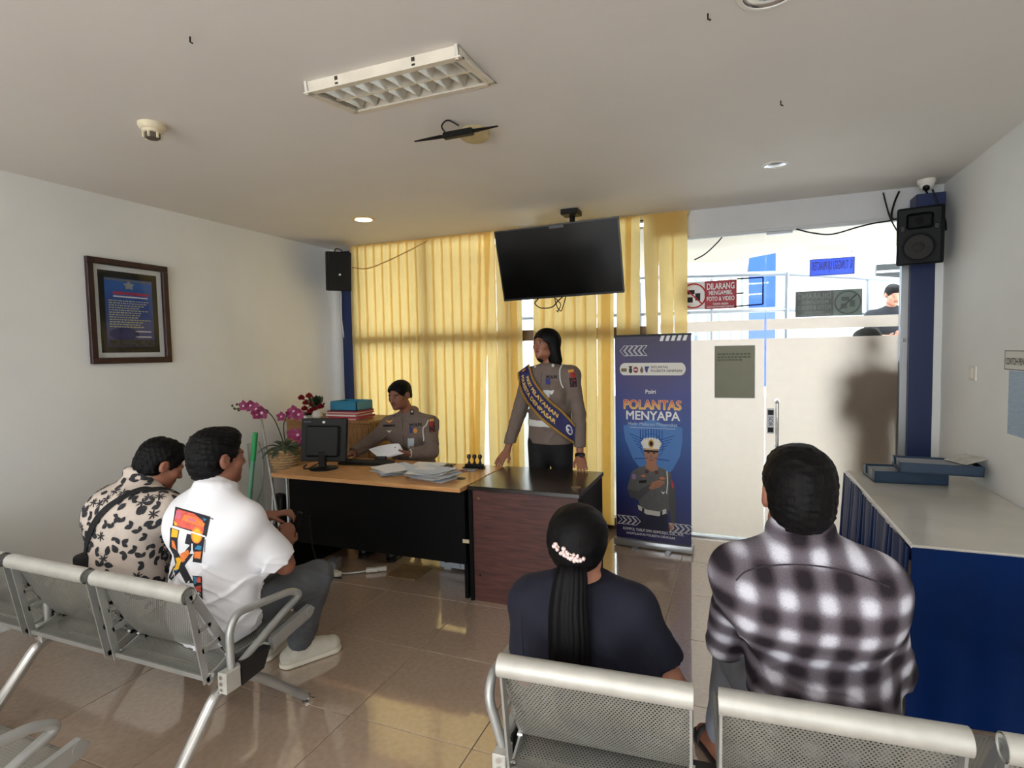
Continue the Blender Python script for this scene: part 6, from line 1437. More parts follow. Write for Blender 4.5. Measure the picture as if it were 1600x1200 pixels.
    for pts in (((818, 940), (815, 965), (816, 1000), (818, 1025)), ((1022, 935), (1027, 960), (1031, 995), (1030, 1030))):
        P_ = [on_surface(bv, x, y, 0.0005) for x, y in pts]; P_ = [p for p in P_ if p]
        if len(P_) > 2: MB().tube(spline(P_, 5), 0.0013, 5).out('sleeve_seam', MATS['black_trousers'], o)
    for q in 'LR': shoe('shoe', J['an'+q], J['toe'+q], MATS['shoe_black'], o, res=0.008)
pony_woman()
# ================================================================== man in the white printed T-shirt
def tee_man():
    hc = at_y(341, 716, 1.77); R = frame((0.28, 1), 0.04)
    J = dict(front=(0.1, 1, 0), pelvis=V3(-2.11, 1.75, 0.50), belly=V3(-2.10, 1.735, 0.66), chest=V3(-2.075, 1.715, 0.86), neck=V3(-2.075, 1.725, 1.03),
             shL=V3(-2.245, 1.755, 0.925), shR=V3(-1.910, 1.725, 0.920), elL=V3(-2.36, 1.99, 0.74), elR=V3(-1.865, 1.90, 0.675), wrL=at_y(420, 806, 2.20), wrR=at_y(446, 853, 2.06),
             hipL=V3(-2.20, 1.79, 0.50), hipR=V3(-2.01, 1.79, 0.50), knL=V3(-2.29, 2.20, 0.52), knR=V3(-1.925, 2.17, 0.51), anL=V3(-2.33, 2.25, 0.09), anR=V3(-2.125, 2.235, 0.095), toeL=V3(-2.36, 2.42, 0.03), toeR=V3(-2.035, 2.385, 0.04))
    hn = dict(L=((0.75, 0.55, 0.12), (0.2, 0.1, -1), (0.5, -0.7, 0.0), dict(curl=0.75, thumb=1.0)), R=((-0.25, 0.5, 0.75), (-0.6, 0.3, 0.1), (0.2, 0.6, 0.3), dict(curl=1.15)))
    o = base_person('seated man in a white T-shirt with a colourful back print', J, R, hc, 1.03, SKIN_D, (110, 62, 56), 0.98, hn)
    short_hair(o, hc, R, 1.05, 9, 1.08, -0.080, 0.0028, 0.060)
    def ex(s):
        s.cone(J['pelvis']+V3(0, 0, 0.0), J['belly']+V3(0, 0.02, 0), 0.185, 0.178, 0.05, (J['front'], 0.84)); s.cone(J['chest']+V3(-0.08, -0.03, 0.02), J['chest']+V3(0.09, -0.03, 0.02), 0.10, 0.10, 0.06)
        n = 14; c_ = J['neck']+V3(0.01, 0.012, 0.022)
        for k in range(n):
            a, b = 2*PI*k/n, 2*PI*(k+1)/n; s.cone(c_+V3(0.064*math.cos(a), 0.066*math.sin(a), -0.016*math.sin(a)), c_+V3(0.064*math.cos(b), 0.066*math.sin(b), -0.016*math.sin(b)), 0.003, 0.003, 0.01)
    kp = []
    cloth('t_shirt', J, 1.0, 0.014, MATS['tee_white'], o, ('torso', 'arms'), 23, 0.0050, 20, 0.0055, ex, [(J['pelvis']+V3(0, 0, -0.075), (0, 0.15, -1))], kp, sleeve=0.80, fold=(0.012, ((16, 8, 34), (-22, 4, 22), (30, -10, 14)), 0.80, 0.12))
    cloth('jeans', J, 1.03, 0.010, MATS['jeans_grey'], o, ('legs',), 26, 0.0038, 26, 0.0065, fold=(0.005, ((14, 22, 40),), 0.75, 0.2))
    for q in 'LR':
        so = shoe('sneaker', J['an'+q], J['toe'+q], MATS['shoe_cream'], o, mat('sole_white', (222, 214, 196), 0.6))
        an, toe = J['an'+q], J['toe'+q]; d = (toe-an); d.z = 0; d.normalize(); sd = d.cross(V3(0, 0, 1))
        for k in range(4):
            c_ = V3(an.x, an.y, 0)+d*(0.055+0.024*k); MB().tube([c_+sd*w_+V3(0, 0, 0.108-0.012*k-abs(w_)*0.5) for w_ in (-0.022, 0, 0.022)], 0.0035, 6).out('lace', MATS['white_print'], so)
    # back print, laid onto the shirt
    bv = bvh_of(kp[0]); PX = lambda pts: [(250+x/7.5, 780+y/7.5) for x, y in pts]
    tb = mat('tee_black', (34, 36, 44), 0.8); tr = mat('tee_coral', (226, 98, 84), 0.8, noise=0.2, nscale=60); tyw = mat('tee_yellow', (240, 184, 46), 0.8); tor = mat('tee_orange', (238, 132, 66), 0.8, noise=0.15, nscale=70); tpk = mat('tee_pink', (214, 110, 130), 0.8); tbl = mat('tee_blue', (56, 132, 170), 0.8)
    P = lambda name, polys, off, mt: [print_px(name, [PX(p)], bv, off*1.25+0.0006, mt, o, 5) for p in polys]
    P('print_outline', [[(180, 85), (590, 205), (545, 440), (145, 320)], [(120, 330), (225, 365), (205, 475), (160, 470), (205, 610), (150, 640), (110, 560)], [(315, 405), (525, 445), (485, 750), (380, 735), (395, 640), (330, 620), (345, 535), (290, 520)],
                        [(395, 545), (420, 600), (250, 830), (130, 950), (95, 920), (150, 800), (330, 560)], [(150, 620), (200, 600), (300, 800), (395, 985), (300, 985), (180, 760)], [(380, 895), (490, 905), (500, 1180), (460, 1130), (395, 1010)]], 0.0012, tb)
    P('print_panel', [[(205, 115), (400, 170), (500, 250), (520, 300), (505, 400), (165, 305), (175, 200)]], 0.0020, tr)
    P('print_patch', [[(290, 180), (420, 210), (530, 290), (500, 330), (360, 280), (250, 240)], [(240, 640), (330, 590), (345, 640), (270, 740), (230, 720)], [(400, 615), (485, 612), (470, 700), (400, 690)], [(135, 480), (165, 490), (195, 600), (140, 560)]], 0.0028, tor)
    P('print_patch', [[(190, 130), (255, 150), (235, 240), (180, 220)], [(330, 215), (420, 240), (410, 270), (330, 250)]], 0.0034, tpk)
    circ = [(430+68*math.cos(a), 420+100*math.sin(a)) for a in [2*PI*k/18 for k in range(18)]]
    P('print_disc', [circ], 0.0036, tor); P('print_disc', [[(430+50*(x-430)/68, 425+80*(y-420)/100) for x, y in circ]], 0.0042, tyw)
    P('print_patch', [[(140, 340), (215, 370), (200, 450), (130, 440)], [(165, 255), (200, 280), (195, 312), (165, 300)], [(180, 690), (225, 680), (250, 720), (225, 790), (170, 820), (195, 740)], [(160, 790), (230, 800), (205, 830), (150, 830)]], 0.0038, tyw)
    P('print_patch', [[(400, 585), (440, 540), (490, 550), (480, 595)], [(500, 215), (545, 235), (520, 260)], [(165, 830), (210, 825), (190, 850)], [(390, 905), (430, 910), (425, 985), (400, 1000)]], 0.0040, tbl)
    P('print_patch', [[(430, 915), (475, 915), (480, 980), (430, 975)], [(400, 1030), (480, 1010), (480, 1090), (430, 1070)]], 0.0036, tr)
    P('print_gap', [[(150, 310), (530, 428), (527, 445), (148, 326)]], 0.0046, MATS['tee_white'])
    P('print_arrow', [[(366, 520), (384, 520), (384, 590), (400, 640), (345, 640), (366, 590)]], 0.0046, MATS['tee_white'])
    P('print_caption', [[(590, 215), (630, 228), (624, 240), (606, 236), (588, 226)], [(525, 470), (534, 470), (525, 620), (516, 620)]], 0.0014, mat('caption_grey', (110, 110, 120), 0.8))
    # small black vape held in the left hand
    wl_ = J['wrL']; c_ = at_y(466, 812, 2.22)
    q = MB().box(c_, (0.028, 0.022, 0.085), 0.006, Matrix.Rotation(0.35, 3, 'Y'), 2).out('black_device', MATS['black_plastic'], None, True); tag(q, 'small black device held in the hand of the T-shirt man', 'device')
tee_man()
# ================================================================== man in the floral shirt
def floral_man():
    hc = at_y(252, 726, 1.93); R = frame((0.36, 1), 0.50)
    J = dict(front=(0.12, 1, 0), pelvis=V3(-2.70, 1.77, 0.50), belly=V3(-2.705, 1.765, 0.65), chest=V3(-2.70, 1.785, 0.825), neck=V3(-2.71, 1.845, 0.985),
             shL=V3(-2.905, 1.845, 0.885), shR=V3(-2.515, 1.815, 0.885), elL=V3(-2.99, 2.0, 0.66), elR=V3(-2.46, 1.98, 0.65), wrL=V3(-2.76, 2.18, 0.64), wrR=V3(-2.60, 2.18, 0.65),
             hipL=V3(-2.80, 1.80, 0.50), hipR=V3(-2.61, 1.80, 0.50), knL=V3(-2.88, 2.21, 0.51), knR=V3(-2.55, 2.21, 0.51), anL=V3(-2.88, 2.25, 0.09), anR=V3(-2.56, 2.25, 0.09), toeL=V3(-2.90, 2.43, 0.03), toeR=V3(-2.53, 2.43, 0.03))
    hn = dict(L=((0.6, 0.5, 0.2), (0.3, 0, 1), (0.2, 1, 0), dict(curl=0.8)), R=((-0.5, 0.5, 0.2), (-0.3, 0, 1), (0.2, 1, 0), dict(curl=0.8)))
    o = base_person('seated man in a leafy cream shirt looking down, dark strap across his back', J, R, hc, 1.0, SKIN_M, (120, 66, 60), 1.03, hn, res=0.006)
    short_hair(o, hc, R, 1.03, 15, 1.06, -0.080, 0.0030, 0.058)
    def ex(s):
        s.cone(J['pelvis'], J['belly'], 0.185, 0.180, 0.05, (J['front'], 0.80)); collar(s, J['neck']+V3(0.0, 0.012, 0.018), frame((0.2, 1), 0.45), 0.062, 0.06, 0.006, 0.7); s.cone(J['chest']+V3(-0.09, -0.03, 0.03), J['chest']+V3(0.09, -0.03, 0.03), 0.105, 0.105, 0.06)
    kp = []
    cloth('leafy_shirt', J, 1.04, 0.015, MATS['cream_cloth'], o, ('torso', 'arms'), 33, 0.0036, 17, 0.0062, ex, [(J['pelvis']+V3(0, 0, -0.06), (0, 0.15, -1))], kp, sleeve=0.85, fold=(0.0025, ((18, 8, 26), (-24, 6, 18)), 0.9, 0.2))
    cloth('trousers', J, 1.03, 0.010, MATS['black_trousers'], o, ('legs',), 36, 0.003, 24, 0.009)
    for q in 'LR': shoe('shoe', J['an'+q], J['toe'+q], MATS['shoe_black'], o, res=0.008)
    V_, Q_ = kp[0]; bv = bvh_of(kp[0]); rr = random.Random(21); m_ = MB(); cs = []
    for _ in range(4000):
        p = Vector(V_[rr.randrange(len(V_))].tolist())
        if any((p-c).length < 0.031 for c in cs): continue
        cs.append(p)
        if len(cs) > 420: break
    for i, p in enumerate(cs):
        h = bv.find_nearest(p); n = h[1]; u = n.cross(Vector((rr.uniform(-1, 1), rr.uniform(-1, 1), rr.uniform(-1, 1)))).normalized(); v = n.cross(u)
        def leaf(c, d, L_, W_):
            s_ = n.cross(d).normalized(); pr = [(0.0, 0.0), (0.25, 0.8), (0.5, 1.0), (0.8, 0.6), (1.0, 0.0)]; pts = [c+d*(L_*a)+s_*(W_*b) for a, b in pr]+[c+d*(L_*a)-s_*(W_*b) for a, b in pr[3:0:-1]]; ok = []
            for q in pts:
                hh = bv.find_nearest(q)
                if hh[0] is None: return
                ok.append(hh[0]+hh[1]*0.0022)
            cc = bv.find_nearest(c+d*L_*0.5); ce = cc[0]+cc[1]*0.0026
            for a, b in zip(ok, ok[1:]+ok[:1]): m_.poly([ce, a, b])
        if i % 4 == 0:
            for k in range(7):
                a = 2*PI*k/7+rr.uniform(-0.2, 0.2); leaf(p, u*math.cos(a)+v*math.sin(a), rr.uniform(0.022, 0.032), 0.0036)
        elif i % 4 == 1: leaf(p-u*0.020, u, 0.046, 0.014)
        else:
            leaf(p, u, 0.036, 0.0115); leaf(p, (u*0.2-v).normalized(), 0.028, 0.009)
    tag(m_.out('leaf_pattern', MATS['leaf_print'], o), kind='stuff')
    # bag strap over the right shoulder, bag at the left hip
    P_ = [on_surface(bv, x, y, 0.004) for x, y in ((134, 868), (137, 850), (142, 832), (152, 812), (166, 796), (185, 782), (205, 771), (224, 765), (238, 766))]
    P_ = [p for p in P_ if p]; top = P_[-1]; P_ += [top+V3(0.02, 0.05, 0.008), top+V3(0.03, 0.12, -0.03)]
    sp_ = spline(P_, 6); m_ = MB(); rows = []
    for i, p in enumerate(sp_):
        tg = (sp_[min(i+1, len(sp_)-1)]-sp_[max(i-1, 0)]).normalized(); h = bv.find_nearest(p); n = h[1]; s_ = tg.cross(n).normalized(); q = h[0]+n*0.005; rows.append((q-s_*0.017, q+s_*0.017))
    for a, b in zip(rows, rows[1:]): m_.poly([a[0], a[1], b[1], b[0]])
    bmesh.ops.remove_doubles(m_.bm, verts=m_.bm.verts[:], dist=1e-5); m_.thick(0.003)
    bg_ = thing('sling_bag', 'black sling bag at the hip of the leafy shirt man', 'bag', (-2.98, 1.80, 0.52)); m_.out('strap', mat('strap_black', (16, 17, 20), 0.8), bg_, True)
    e = P_[0]; MB().box(e+V3(-0.015, 0.035, -0.055), (0.075, 0.15, 0.13), 0.02, Matrix.Rotation(0.25, 3, 'Z'), 3).out('pouch', MATS['strap_black'], bg_, True)
floral_man()
# ================================================================== uniform details laid onto the cloth
mat('patch_red', (150, 44, 40), 0.8); mat('patch_dark', (40, 30, 34), 0.8); mat('cord_white', (214, 212, 206), 0.7); mat('badge_gold', (214, 150, 60), 0.5); mat('id_white', (196, 204, 208), 0.4); mat('id_blue', (44, 48, 120), 0.6)
def rect(cx, cy, w, h, rot=0.0):
    c, s = math.cos(rot), math.sin(rot); return [(cx+x*c-y*s, cy+x*s+y*c) for x, y in ((-w/2, -h/2), (w/2, -h/2), (w/2, h/2), (-w/2, h/2))]
def disc(cx, cy, rx, ry, n=14): return [(cx+rx*math.cos(2*PI*k/n), cy+ry*math.sin(2*PI*k/n)) for k in range(n)]
def text_px(name, s, size, cx, cy, ang, bv, off, mt, parent, bold=0.03, xs=1.0):
    V, Fc = text2d(s, size, bold, 'CENTER', False, xs); c, sn = math.cos(ang), math.sin(ang); P_ = []; 
    for a, b in V:
        p = on_surface(bv, cx+a*c+b*sn, cy+a*sn-b*c, off); P_.append(p if p is not None else None)
    m_ = MB(); Vv = [m_.bm.verts.new(p) if p is not None else None for p in P_]
    for f_ in Fc:
        q = [Vv[i] for i in f_]
        if all(q):
            try: m_.bm.faces.new(q)
            except ValueError: pass
    return m_.out(name, mt, parent)
def cord_px(name, pts, bv, off, r, mt, parent):
    P_ = [on_surface(bv, x, y, off) for x, y in pts]; P_ = [p for p in P_ if p]
    if len(P_) > 1: return MB().tube(spline(P_, 5), r, 6).out(name, mt, parent, True)
# ================================================================== standing officer
def standing_officer():
    Y0 = 4.07; hc = at_y(851.5, 538, 4.05); R = frame((-0.40, -0.92), -0.05)
    J = dict(front=(-0.15, -1, 0), pelvis=V3(-1.325, 4.08, 0.93), belly=V3(-1.325, 4.075, 1.08), chest=V3(-1.325, 4.085, 1.29), neck=V3(-1.315, 4.08, 1.465),
             shR=V3(-1.492, 4.075, 1.405), shL=V3(-1.158, 4.085, 1.415), elR=V3(-1.575, 4.06, 1.12), elL=V3(-1.085, 4.03, 1.125), wrR=V3(-1.625, 3.925, 0.845), wrL=V3(-1.045, 3.90, 0.845),
             hipR=V3(-1.415, 4.08, 0.90), hipL=V3(-1.235, 4.08, 0.90), knR=V3(-1.42, 4.07, 0.50), knL=V3(-1.23, 4.07, 0.50), anR=V3(-1.42, 4.10, 0.10), anL=V3(-1.23, 4.10, 0.10), toeR=V3(-1.45, 3.94, 0.03), toeL=V3(-1.20, 3.94, 0.03))
    hn = dict(R=((-0.25, -0.70, -0.55), (0, 0.6, -0.75), (1, -0.2, -0.05), dict(curl=0.22, sc=0.95, spread=0.30)), L=((0.30, -0.70, -0.55), (0, 0.6, -0.75), (-1, -0.2, -0.05), dict(curl=0.22, sc=0.95, spread=0.30)))
    o = base_person('standing officer in brown uniform with a blue and gold sash', J, R, hc, 0.96, SKIN_M, (140, 70, 66), 0.90, hn, res=0.0045, female=True)
    L = lambda x, y, z: A_(hc)+R@(A_((x, y, z))*0.98)
    # shoulder-length bob
    s = SDF(); s.ell(L(0, -0.022, 0.038), [0.088, 0.103, 0.088], R, 0.02)
    for q in (-1, 1): s.cone(L(q*0.062, -0.022, 0.03), L(q*(0.076 if q > 0 else 0.090), -0.036, -0.100 if q > 0 else -0.122), 0.042, 0.032 if q > 0 else 0.044, 0.05)
    s.cone(L(0, -0.055, 0.02), L(0, -0.064, -0.130), 0.075, 0.060, 0.05); s.ell(L(0.006, 0.128, -0.050), [0.064, 0.112, 0.108], R, 0.010, True)
    s.clip(L(0, -0.03, -0.150), R@A_((0, 0.15, -1))); s.wr = wrinkle(0.0018, 90, 2, 0.2); sdf_object('hair', s, 0.005, MATS['hair_black'], o)
    def ex(s_):
        s_.cone(J['pelvis']+V3(0, 0, 0.0), J['belly'], 0.152, 0.132, 0.05, (J['front'], 0.76)); collar(s_, J['neck']+V3(0, 0.0, 0.03), frame((-0.15, -1), 0.10), 0.050, 0.05, 0.006, 0.5)
        for q in (-1, 1): s_.ell(J['chest']+V3(q*0.07, -0.085, -0.015), [0.062, 0.052, 0.058], None, 0.05)
    kp = []
    cloth('uniform_shirt', J, 0.90, 0.012, MATS['uniform_brown'], o, ('torso', 'arms'), 43, 0.0022, 26, 0.0052, ex, [(V3(0, 0, 0.905), (0, 0, -1))], kp, fold=(0.005, ((22, 8, 30), (-26, 8, 24)), 1.5, 0.4))
    def exl(s_): pass
    cloth('trousers', J, 0.92, 0.008, MATS['black_trousers'], o, ('legs',), 46, 0.002, 24, 0.008, None, [(V3(0, 0, 1.0), (0, 0, 1))])
    for q in 'LR': shoe('shoe', J['an'+q], J['toe'+q], MATS['shoe_black'], o, res=0.007)
    # white belt round the waist
    def ring(z0, z1, off, name, mt):
        s_ = SDF(); limbs(s_, J, 0.90, False, False, True); ex(s_); s_.off = off; s_.clip((0, 0, z0), (0, 0, -1)); s_.clip((0, 0, z1), (0, 0, 1)); s_.clip((-1.325-0.165, 0, 0), (-1, 0, 0)); s_.clip((-1.325+0.165, 0, 0), (1, 0, 0)); return sdf_object(name, s_, 0.005, mt, o)
    ring(1.035, 1.085, 0.019, 'belt', mat('belt_white', (206, 206, 200), 0.5))
    bv = bvh_of(kp[0])
    # sash from her right shoulder to her left hip, smoothed over the cloth
    lo = spline([V3(*p, 0) for p in ((809, 583), (809.5, 592), (813.7, 612.5), (825, 632.5), (845, 655), (870, 675), (897, 694))], 6); up = spline([V3(*p, 0) for p in ((827, 569), (829.5, 577), (833.5, 590), (842.5, 605), (860, 625), (880, 642.5), (899, 664))], 6)
    n_ = len(lo); G = []
    for i in range(n_):
        row = []
        for j in range(9):
            q = lo[i].lerp(up[i], j/8); p = on_surface(bv, q.x, q.y, 0.0); row.append(p)
        G.append(row)
    # fill and smooth depth along view
    D = np.array([[(p-EYE).length if p is not None else np.nan for p in r] for r in G]); D = np.where(np.isnan(D) | (D > np.nanmedian(D)+0.25), np.nan, D)
    for i in range(n_):
        m_ = np.nanmin(D[i]) if not np.all(np.isnan(D[i])) else np.nanmedian(D); D[i] = np.where(np.isnan(D[i]), m_, D[i])
    for _ in range(3):
        E2 = D.copy(); E2[1:-1] = np.minimum(D[1:-1], (D[:-2]+D[2:])/2); E2[:, 1:-1] = np.minimum(E2[:, 1:-1], (E2[:, :-2]+E2[:, 2:])/2); D = E2
    def sash_pt(u, v, off):
        fu, fv = u*(n_-1), v*8; i, j = min(int(fu), n_-2), min(int(fv), 7); a, b = fu-i, fv-j
        dd = (D[i, j]*(1-a)+D[i+1, j]*a)*(1-b)+(D[i, j+1]*(1-a)+D[i+1, j+1]*a)*b; q = lo[i].lerp(lo[i+1], a).lerp(up[i].lerp(up[i+1], a), v); return EYE+ray(q.x, q.y).normalized()*(dd-off)
    m_ = MB().grid(lambda u, v: sash_pt(u, v, 0.007), 40, 8).thick(0.004); sa = m_.out('sash', mat('sash_blue', (30, 32, 86), 0.7, bump=0.1, bscale=200), o, 'all')
    fringe = mat('sash_gold', (158, 120, 50), 0.7, noise=0.4, nscale=160, bump=0.4, bscale=300)
    for v0, v1 in ((-0.02, 0.12), (0.88, 1.02)): MB().grid(lambda u, v: sash_pt(u, max(0, min(1, v0+(v1-v0)*v)), 0.0155+0.002*math.sin(PI*v)), 60, 3).thick(0.003).out('gold_fringe', fringe, sa, 'all')
    for line, v in (('PIKET PELAYANAN', 0.645), ('POLRESTA DENPASAR', 0.335)):
        V, Fc = text2d(line, 0.205, 0.035, 'CENTER', False, 0.78); xs_ = [a for a, b in V]; W_ = max(xs_)-min(xs_); u0, u1 = (0.235, 0.80) if v > 0.5 else (0.16, 0.80)
        MB().raw([sash_pt(max(0, min(1, u0+(u1-u0)*(a-min(xs_))/W_)), v+b*1.15, 0.019) for a, b in V], Fc).out('lettering', mat('sash_letter', (214, 176, 96), 0.6), sa)
    for (u, v, r_, mt) in ((0.07, 0.5, 0.2, 'patch_red'), (0.07, 0.5, 0.12, 'badge_gold'), (0.93, 0.5, 0.22, 'cord_white'), (0.93, 0.5, 0.15, 'id_blue')):
        MB().poly([sash_pt(max(0, min(1, u+0.16*r_*math.cos(a))), v+r_*math.sin(a), 0.018 if r_ > 0.19 else 0.024) for a in [2*PI*k/16 for k in range(16)]]).out('emblem', MATS[mt], sa)
    # insignia
    PP = lambda name, polys, mt, off=0.003, cuts=1: print_px(name, polys, bv, off, MATS[mt], o, cuts)
    text_px('name_tape', 'POLRI', 6.5, 862, 589, -0.05, bv, 0.003, MATS['black_print'], o, 0.05)
    PP('shoulder_patch', [rect(895, 592, 11, 26, -0.12)], 'patch_dark'); PP('patch_emblem', [disc(895, 586, 4.5, 5)], 'patch_red', 0.0042); PP('patch_emblem', [disc(897, 598, 4.5, 5)], 'patch_red', 0.0042); PP('patch_title', [rect(892, 579.5, 9, 4, -0.2)], 'badge_gold', 0.0042)
    PP('lanyard_clip', [rect(856, 596, 7, 9)], 'id_blue'); PP('identity_card', [rect(853.5, 615.5, 10, 12)], 'id_white', 0.006); PP('wing_badge', [[(858, 611), (866, 609), (864, 615), (860, 617)]], 'cord_white', 0.004)
    cord_px('lanyard_cord', [(879, 570), (875, 577), (875, 590), (877, 600), (880, 606)], bv, 0.004, 0.005, MATS['cord_white'], o); cord_px('button_line', [(846, 582), (845, 600), (843, 620)], bv, 0.0006, 0.0014, MATS['patch_dark'], o)
    PP('collar_badge', [disc(864, 571, 2.2, 2.6, 8)], 'cord_white', 0.004); PP('collar_badge', [disc(836, 572, 2.0, 2.6, 8)], 'cord_white', 0.004)
    # wrist watch
    w0 = J['wrL']; ax = (w0-J['elL']).normalized(); c_ = w0+ax*(-0.004); MB().tube([c_-ax*0.010, c_+ax*0.010], 0.037, 18).box(c_+V3(0.018, -0.034, 0.006), (0.03, 0.012, 0.03), 0.004).out('wrist_watch', MATS['black_plastic'], o, True)
standing_officer()
# ================================================================== seated officer
def seated_officer():
    hc = at_y(624, 617, 4.03); R = frame((-0.12, -1.0), 0.22)
    J = dict(front=(-0.12, -1, 0), pelvis=V3(-2.63, 4.22, 0.50), belly=V3(-2.62, 4.20, 0.68), chest=V3(-2.605, 4.155, 0.90), neck=V3(-2.605, 4.12, 1.075),
             shR=V3(-2.795, 4.12, 0.985), shL=V3(-2.415, 4.14, 1.000), elR=V3(-2.90, 3.97, 0.86), elL=V3(-2.335, 4.02, 0.80), wrR=V3(-2.925, 3.775, 0.80), wrL=V3(-2.445, 3.885, 0.800),
             hipR=V3(-2.73, 4.18, 0.50), hipL=V3(-2.54, 4.18, 0.50), knR=V3(-2.74, 3.78, 0.52), knL=V3(-2.50, 3.78, 0.52), anR=V3(-2.74, 3.80, 0.09), anL=V3(-2.50, 3.80, 0.09), toeR=V3(-2.75, 3.64, 0.03), toeL=V3(-2.49, 3.64, 0.03))
    hn = dict(R=((-0.1, -1, -0.15), (0, 0, -1), (1, 0, 0), dict(curl=0.5)), L=((-0.95, -0.25, -0.05), (0, 0.25, 1), (0, -1, 0.25), dict(curl=0.75)))
    o = base_person('seated officer in brown uniform reading papers at the beech desk', J, R, hc, 1.0, SKIN_D, (104, 60, 56), 1.0, hn, res=0.0045)
    short_hair(o, hc, R, 1.02, 25, 0.95, -0.050, 0.0014, 0.066, quiff=0.0)
    def ex(s_):
        s_.cone(J['pelvis'], J['belly'], 0.180, 0.172, 0.05, (J['front'], 0.84)); collar(s_, J['neck']+V3(0, 0, 0.015), frame((-0.12, -1), 0.15), 0.062, 0.05, 0.007, 0.6); s_.cone(J['chest']+V3(-0.08, -0.05, 0), J['chest']+V3(0.08, -0.05, 0), 0.085, 0.085, 0.06)
    kp = []
    cloth('uniform_shirt', J, 1.0, 0.013, MATS['uniform_brown'], o, ('torso', 'arms'), 53, 0.0032, 22, 0.0055, ex, [(V3(0, 0, 0.52), (0, 0, -1))], kp, fold=(0.007, ((22, 8, 28), (-26, 8, 24)), 1.1, 0.2))
    cloth('trousers', J, 1.0, 0.008, MATS['black_trousers'], o, ('legs',), 56, 0.002, 24, 0.009)
    for q in 'LR': shoe('shoe', J['an'+q], J['toe'+q], MATS['shoe_black'], o, res=0.008)
    bv = bvh_of(kp[0]); PP = lambda name, polys, mt, off=0.003, cuts=1: print_px(name, polys, bv, off, MATS[mt], o, cuts)
    Z = lambda x, y: (570+x/7.5, 580+y/7.5)
    text_px('name_tape', 'POLRI', 6.0, *Z(597, 627), -0.08, bv, 0.003, MATS['black_print'], o, 0.05, 1.2); PP('name_tape', [[Z(215, 628), Z(352, 624), Z(352, 648), Z(215, 652)]], 'black_print')
    PP('wing_badge', [[Z(235, 572), Z(285, 582), Z(335, 566), Z(290, 610)]], 'badge_gold'); PP('service_badge', [disc(*Z(592, 697), 3.2, 3.8)], 'badge_gold'); PP('pocket_badge', [[Z(250, 690), Z(285, 700), Z(318, 690), Z(286, 722)]], 'cord_white')
    PP('shoulder_patch', [rect(*Z(785, 635), 9.5, 21, -0.10)], 'patch_dark'); PP('patch_emblem', [disc(*Z(780, 620), 3.8, 4)], 'patch_red', 0.0042); PP('patch_emblem', [disc(*Z(788, 680), 4, 4.2)], 'patch_red', 0.0042); PP('patch_title', [rect(*Z(783, 572), 7, 3.4, -0.2)], 'badge_gold', 0.0042)
    PP('lanyard_clip', [rect(*Z(541, 690), 4.5, 10)], 'id_blue'); PP('identity_card', [rect(*Z(540, 845), 10, 15.5)], 'id_white', 0.008, 2)
    cord_px('lanyard_cord', [Z(755, 505), Z(745, 570), Z(720, 630), Z(685, 665), Z(682, 720), Z(690, 780), Z(690, 820)], bv, 0.004, 0.005, MATS['cord_white'], o); cord_px('button_line', [Z(440, 540), Z(445, 640), Z(450, 760), Z(455, 850)], bv, 0.0006, 0.0016, MATS['patch_dark'], o)
    for x, y in ((334, 490), (552, 470)): PP('collar_tab', [rect(*Z(x, y+8), 5.5, 8)], 'patch_dark', 0.004); PP('collar_badge', [disc(*Z(x, y+2), 1.6, 1.8, 8)], 'cord_white', 0.006)
    w0 = J['wrL']; ax = (w0-J['elL']).normalized(); MB().tube([w0-ax*0.006, w0+ax*0.010], 0.035, 18).out('bracelet', MATS['cord_white'], o, True)
    # papers in his hand
    cs = [at_y(x, y, Y) for x, y, Y in ((576, 702, 3.80), (622, 693, 3.86), (630, 707, 3.82), (594, 717, 3.74))]
    t = thing('held_papers', 'white sheets held by the seated officer above the desk', 'papers', (-2.62, 3.8, 0.80))
    for k in range(3):
        def fn(u, v): return (cs[0].lerp(cs[1], u)).lerp(cs[3].lerp(cs[2], u), v)+V3(0.004*k, 0.006*k, -0.004*k+0.010*math.sin(PI*u)*(1-v))
        MB().grid(fn, 6, 4).thick(0.0008).out('sheet', MATS['white_paper'], t)
    # chair under him
    t = thing('office_chair', 'dark office chair under the seated officer', 'chair', (-2.63, 4.25, 0))
    MB().box((-2.63, 4.22, 0.375), (0.44, 0.46, 0.07), 0.02, None, 2).out('seat', MATS['black_plastic'], t, True); MB().tube([(-2.63, 4.24, 0.34), (-2.63, 4.24, 0.09)], 0.03, 12).out('column', MATS['black_plastic'], t)
    for k in range(5):
        a = 2*PI*k/5+0.3; e_ = V3(-2.63+0.25*math.cos(a), 4.24+0.25*math.sin(a), 0.06); MB().tube([(-2.63, 4.24, 0.10), e_], 0.018, 8).out('base_arm', MATS['black_plastic'], t); MB().lathe([(0.022, -0.03), (0.03, -0.02), (0.03, 0.0)], e_-V3(0, 0, 0.03), 12).out('castor', MATS['black_plastic'], t, True)
    MB().box((-2.63, 4.47, 0.51), (0.40, 0.05, 0.17), 0.02, None, 2).tube([(-2.63, 4.42, 0.37), (-2.63, 4.47, 0.40), (-2.63, 4.47, 0.50)], 0.02, 8).out('backrest', MATS['black_plastic'], t, True)
seated_officer()
